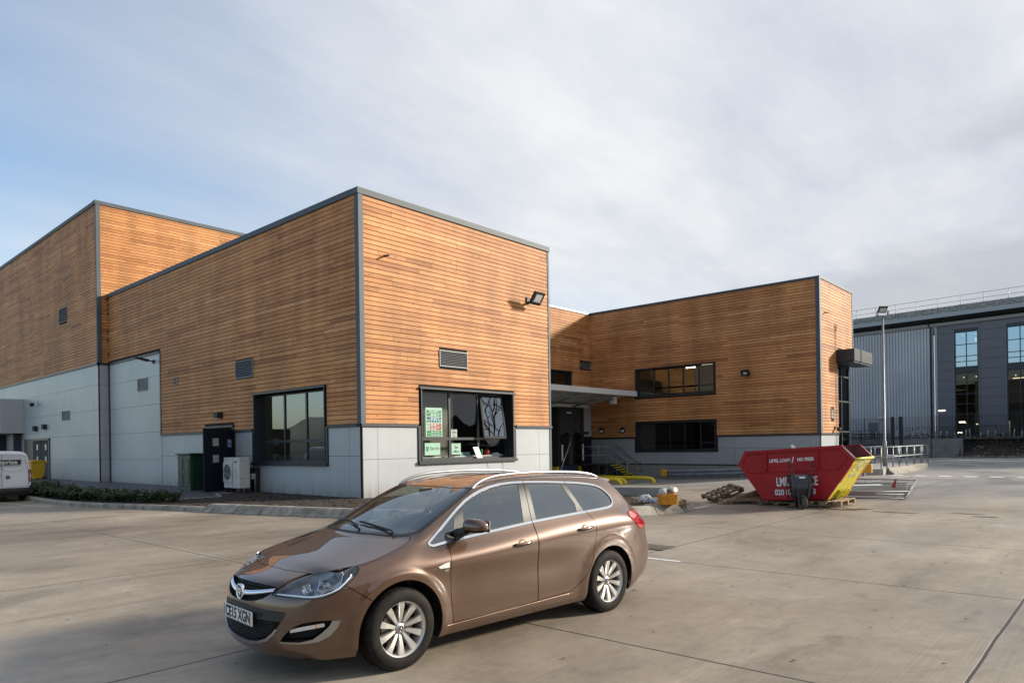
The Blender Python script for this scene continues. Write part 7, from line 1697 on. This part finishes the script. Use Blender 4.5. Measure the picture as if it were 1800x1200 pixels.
        D = MB(); D.lathe([(.195,.0),(.195,-.005),(0,-.005)],40,0,M=M); D.build('barrel', dark, w)
        D = MB(); D.lathe([(.150,.018),(.150,.004),(.0,.004)],40,0,M=M); D.lathe([(.150,.018),(.08,.018)],40,0,M=M); D.build('brake_disc', mat('brake_disc',(.25,.24,.23),.4,.9), w)
        b = MB()
        for k in range(5):
            a = 2*PI*k/5+spin+PI/10; Q = M@Matrix.Rotation(a,4,'Z')@Matrix.Translation((.056,0,.0))
            b.lathe([(.0145,.040),(.0145,.062),(.010,.064),(.0095,.052),(0,.052)],12,0,M=Q)
        b.build('wheel_bolts', mat('bolt_dark',(.06,.06,.06),.4,.8), w)
        c = MB(); c.lathe([(.0275,.069),(.0275,.074),(.022,.0755),(0,.0755)],24,0,M=M); hc = c.build('hub_cap', mat('hub_black',(.02,.02,.02),.3,.5), w)
        c = MB(); c.lathe([(.0275,.0745),(.025,.0775),(.0225,.0757)],24,0,M=M)
        for pts in ([(-.011,.004),(-.002,.013),(.006,.008),(0,0),(-.006,-.013)],[(.004,.008),(.013,.010),(.009,0),(.003,-.012)]):
            c.tube([M@Vector((p[0],p[1],.0765)) for p in pts],.0022,5)
        c.build('hub_emblem', chrome, w)
        return w
    wheel(0,.785,1,PI/2-.02,0.0); wheel(0,-.785,-1,.3,0.0); wheel(-2.668,.785,1,PI/2+.03); wheel(-2.668,-.785,-1,.1)
    # ---- mirrors
    for sg in (1,-1):
        V = []; F = []; nu,nv = 20,14
        def cap(u,v,sg=sg):
            # superellipsoid: x depth, y width, z height, tapering outwards
            a = 2*PI*u; b_ = PI*(v-.5)
            f = lambda w,e: math.copysign(abs(w)**e, w)
            cy = f(math.sin(b_),.75); k = math.cos(b_)**.60
            x = f(math.cos(a),.85)*k; z = f(math.sin(a),.75)*k
            w = (cy+1)/2
            dx = .088-.030*w; hz = .076-.022*w
            return Vector((-.700-.055*w+x*dx*(1 if x > 0 else .85), sg*(.968+cy*.100), 1.098-.012*w+z*hz*(1.05 if z > 0 else .85)))
        m = MB(); m.grid(cap,28,18,flip=sg<0); mo = m.build('wing_mirror', paint, car)
        m = MB(); m.grid(lambda u,v: cap(u,v)+Vector((0,0,0)),4,4)
        lowr = MB()
        def base(u,v,sg=sg):
            p = cap(u,v); c = Vector((-.72,sg*.968,1.09)); q = c+(p-c)*1.012; q.z = min(q.z,1.052); return q
        lowr.grid(base,28,18,flip=sg<0); lowr.build('mirror_base', black, mo)
        st = MB(); st.tube([(-.690,sg*.785,1.032),(-.690,sg*.83,1.050),(-.675,sg*.89,1.066)],[.040,.034,.036],12); st.prism([(-.625,1.0),(-.715,1.195),(-.80,1.225),(-.745,1.0)],1,sg*.700,sg*.775); 
        st2 = MB(); st2.tube([(-.655,sg*.790,1.020),(-.665,sg*.84,1.038),(-.675,sg*.90,1.062)],[.050,.042,.036],12); st2.build('mirror_arm', black, mo)
        gl = MB(); gl.box(-.815,-.808,sg*.968-.08,sg*.968+.08,1.04,1.14); gl.build('mirror_glass', chrome, mo)
    # ---- handles
    for (nm,y),d in doors.items():
        x0,x1,z = ((-1.250,-1.475,.868) if nm == 'front_door' else (-2.160,-2.375,.926))
        def sk(x,z,dd,y=y):
            h = S.bvh.ray_cast(Vector((x,y*1.4,z)),Vector((0,-y,0))); return h[0]+h[1].normalized()*0+Vector((0,y*dd,0))
        h = MB(); n = 12; pts = []; rr = []
        for i in range(n+1):
            t = i/n; x = x0+(x1-x0)*t; pts.append(sk(x,z+.012*t,.026*math.sin(PI*min(1,max(0,t*.94+.03)))**.5)); rr.append(.0135)
        h.tube(pts,rr,10); ho = h.build('door_handle', paint, d)
        c = MB(); xm = (x0+x1)/2+.01
        c.add([sk(xm+.052*math.cos(a),z+.004+.040*math.sin(a),.0015) for a in [2*PI*i/24 for i in range(24)]],[tuple(range(24))]); c.build('handle_recess_shade', mat('recess_shadow',(.02,.012,.008),.6), d, fix=False)  # flat dark disc, painted shade for the hollow behind the handle
    # indicator repeater, badge on wing
    for sg in (1,-1):
        def sk(x,z,dd,y=sg):
            h = S.bvh.ray_cast(Vector((x,y*1.4,z)),Vector((0,-y,0))); return h[0]+Vector((0,y*dd,0))
        r = MB(); P = [(-.345,.785),(-.365,.770),(-.465,.767),(-.467,.812),(-.420,.806)]
        r.add([sk(x,z,.009) for x,z in P]+[sk(x,z,0) for x,z in P],[tuple(range(5))]+[(i,(i+1)%5,(i+1)%5+5,i+5) for i in range(5)]); r.build('side_indicator', mat('clear_amber',(.75,.72,.68),.12,.2), car)
        r = MB(); r.add([sk(-.440+.028*math.cos(a),.745+.011*math.sin(a),.004) for a in [2*PI*i/20 for i in range(20)]],[tuple(range(20))]); r.build('wing_badge', alu, car, fix=False)
    # ---- roof rails
    for sg in (1,-1):
        path = [(-1.005,.585,1.400),(-1.06,.578,1.435),(-1.14,.572,1.468),(-1.25,.568,1.493),(-1.40,.566,1.510),(-1.7,.565,1.520),(-2.1,.560,1.516),(-2.45,.557,1.500),(-2.68,.556,1.478),(-2.80,.556,1.455),(-2.88,.556,1.425)]
        sp = smooth_poly([p for p in path],5,False) if False else None
        P3 = []
        for i in range(len(path)-1):
            p0,p1,p2,p3 = [Vector(path[max(0,min(len(path)-1,i+q))]) for q in (-1,0,1,2)]
            for k in range(5):
                t = k/5; P3.append(.5*((2*p1)+(p2-p0)*t+(2*p0-5*p1+4*p2-p3)*t*t+(3*p1-p0-3*p2+p3)*t**3))
        P3.append(Vector(path[-1]))
        r = MB(); r.tube([(p.x,sg*p.y,p.z-.006) for p in P3],.0145,10); r.build('roof_rail', alu, car)
    r = MB(); r.box(-1.62,-1.42,-.36,-.02,1.486,1.4885) 
    # wipers
    for pts in ([(-.10,.05,1.048),(-.14,.02,1.068),(-.20,-.25,1.10),(-.235,-.47,1.095)],[(-.17,.52,1.035),(-.185,.48,1.052),(-.18,.10,1.098),(-.19,-.02,1.105)]):
        w = MB(); P = []
        for p in pts:
            q,_ = (lambda v: S.bvh.find_nearest(v)[:2])(Vector(p)); n,_ = S.normal_at(q); P.append(q+n*.022)
        w.tube(P,[.010,.009,.006,.005],6); wi = w.build('wiper', black, car)
        bl = MB(); bl.tube([P[1]+(P[2]-P[1])*.15-Vector((0,0,.012)),P[2]-Vector((0,0,.012)),P[3]-Vector((0,0,.010))+(P[3]-P[2])*.25],.006,5); bl.build('wiper_blade', black, wi)
    # cowl
    cw = MB(); cw.grid(lambda u,v: (lambda y: Vector((-.045-.18*(abs(y)/.66)**2.2-.07*v,y,1.004+.028*v-.02*(abs(y)/.66)**2)))(-.66+1.32*u),20,2); cw.build('scuttle_panel', black, car, fix=False)
    # spoiler and aerial
    sp = MB()
    def spo(u,v):
        y = -.54+1.08*u; q = 1-(abs(y)/.54)**4; 
        prof = [(-2.95,1.438),(-3.05,1.432),(-3.14,1.416),(-3.18,1.400),(-3.165,1.386),(-3.08,1.375),(-3.02,1.35)]
        k = v*(len(prof)-1); i = min(int(k),len(prof)-2); f = k-i; x = prof[i][0]*(1-f)+prof[i+1][0]*f; z = prof[i][1]*(1-f)+prof[i+1][1]*f
        return Vector((x+.05*(1-q)*(1 if x < -3.0 else 0), y, z-.028*(abs(y)/.54)**2.5+.006))
    sp.grid(spo,24,18); 
    for v_ in (0,): pass
    for e in (-.54,.54):
        sp.add([spo((e+.54)/1.08,i/18) for i in range(19)],[tuple(range(19))])
    sp.build('rear_spoiler', paint, car)
    ae = MB(); ae.tube([(-2.80,0,1.455),(-2.90,0,1.50),(-3.08,.0,1.83)],[.010,.004,.002],6); ae.build('aerial', black, car)
    # ---- interior
    it = MB()
    def seat(x,y,w=.25):
        it.prism([(x,.36),(x+.02,.50),(x+.50,.54),(x+.52,.36)],1,y-w,y+w); it.prism([(x+.08,.46),(x-.14,1.05),(x-.22,1.06),(x-.12,.42)],1,y-w*.95,y+w*.95)
        it.prism([(x-.13,1.08),(x-.16,1.24),(x-.23,1.25),(x-.22,1.08)],1,y-.13,y+.13)
    seat(-1.55,.37); seat(-1.55,-.37); 
    it.prism([(-2.40,.40),(-2.38,.54),(-1.90,.56),(-1.90,.40)],1,-.62,.62); it.prism([(-2.32,.50),(-2.52,1.05),(-2.60,1.05),(-2.50,.45)],1,-.62,.62)
    for y in (-.38,0,.38): it.prism([(-2.50,1.05),(-2.54,1.20),(-2.60,1.20),(-2.58,1.05)],1,y-.12,y+.12)
    it.build('seats', cloth, car, bevel=.02)
    dd = MB(); dd.prism([(-.15,.95),(-.42,1.015),(-.62,1.02),(-.74,.97),(-.70,.70),(-.2,.60)],1,-.68,.68); dd.build('dashboard', black, car, bevel=.02)
    swl = MB(); swl.lathe([(.185+.014*math.cos(a),.014*math.sin(a)) for a in [2*PI*i/8 for i in range(8)]],28,M=Matrix.Translation((-.88,-.37,.98))@Matrix.Rotation(-1.15,4,'Y'),closed=True)
    for a in (0,2.1,4.2): swl.tube([Matrix.Translation((-.88,-.37,.98))@Matrix.Rotation(-1.15,4,'Y')@Vector((.18*math.cos(a)*q,.18*math.sin(a)*q,-.02)) for q in (0,1)],.018,6)
    swl.build('steering_wheel', black, car)
    rm = MB(); rm.box(-.99,-.965,-.12,.12,1.29,1.345); rm.box(-.985,-.95,-.02,.02,1.33,1.39); rm.box(-.94,-.86,-.05,.05,1.33,1.375); rm.build('rear_view_mirror', black, car, bevel=.01)
    hl = MB(); hl.grid(lambda u,v: (lambda x,y: Vector((x,y,(S.bvh.ray_cast(Vector((x,y,2)),Vector((0,0,-1)))[0] or Vector((0,0,1.4))).z-.03)))(-1.08-1.85*u,-.52+1.04*v),14,8); hl.build('headlining', mat('headlining',(.35,.34,.32),.9), car, fix=False)
    hl = MB()
    S.bm.free()
    return car
build_car()
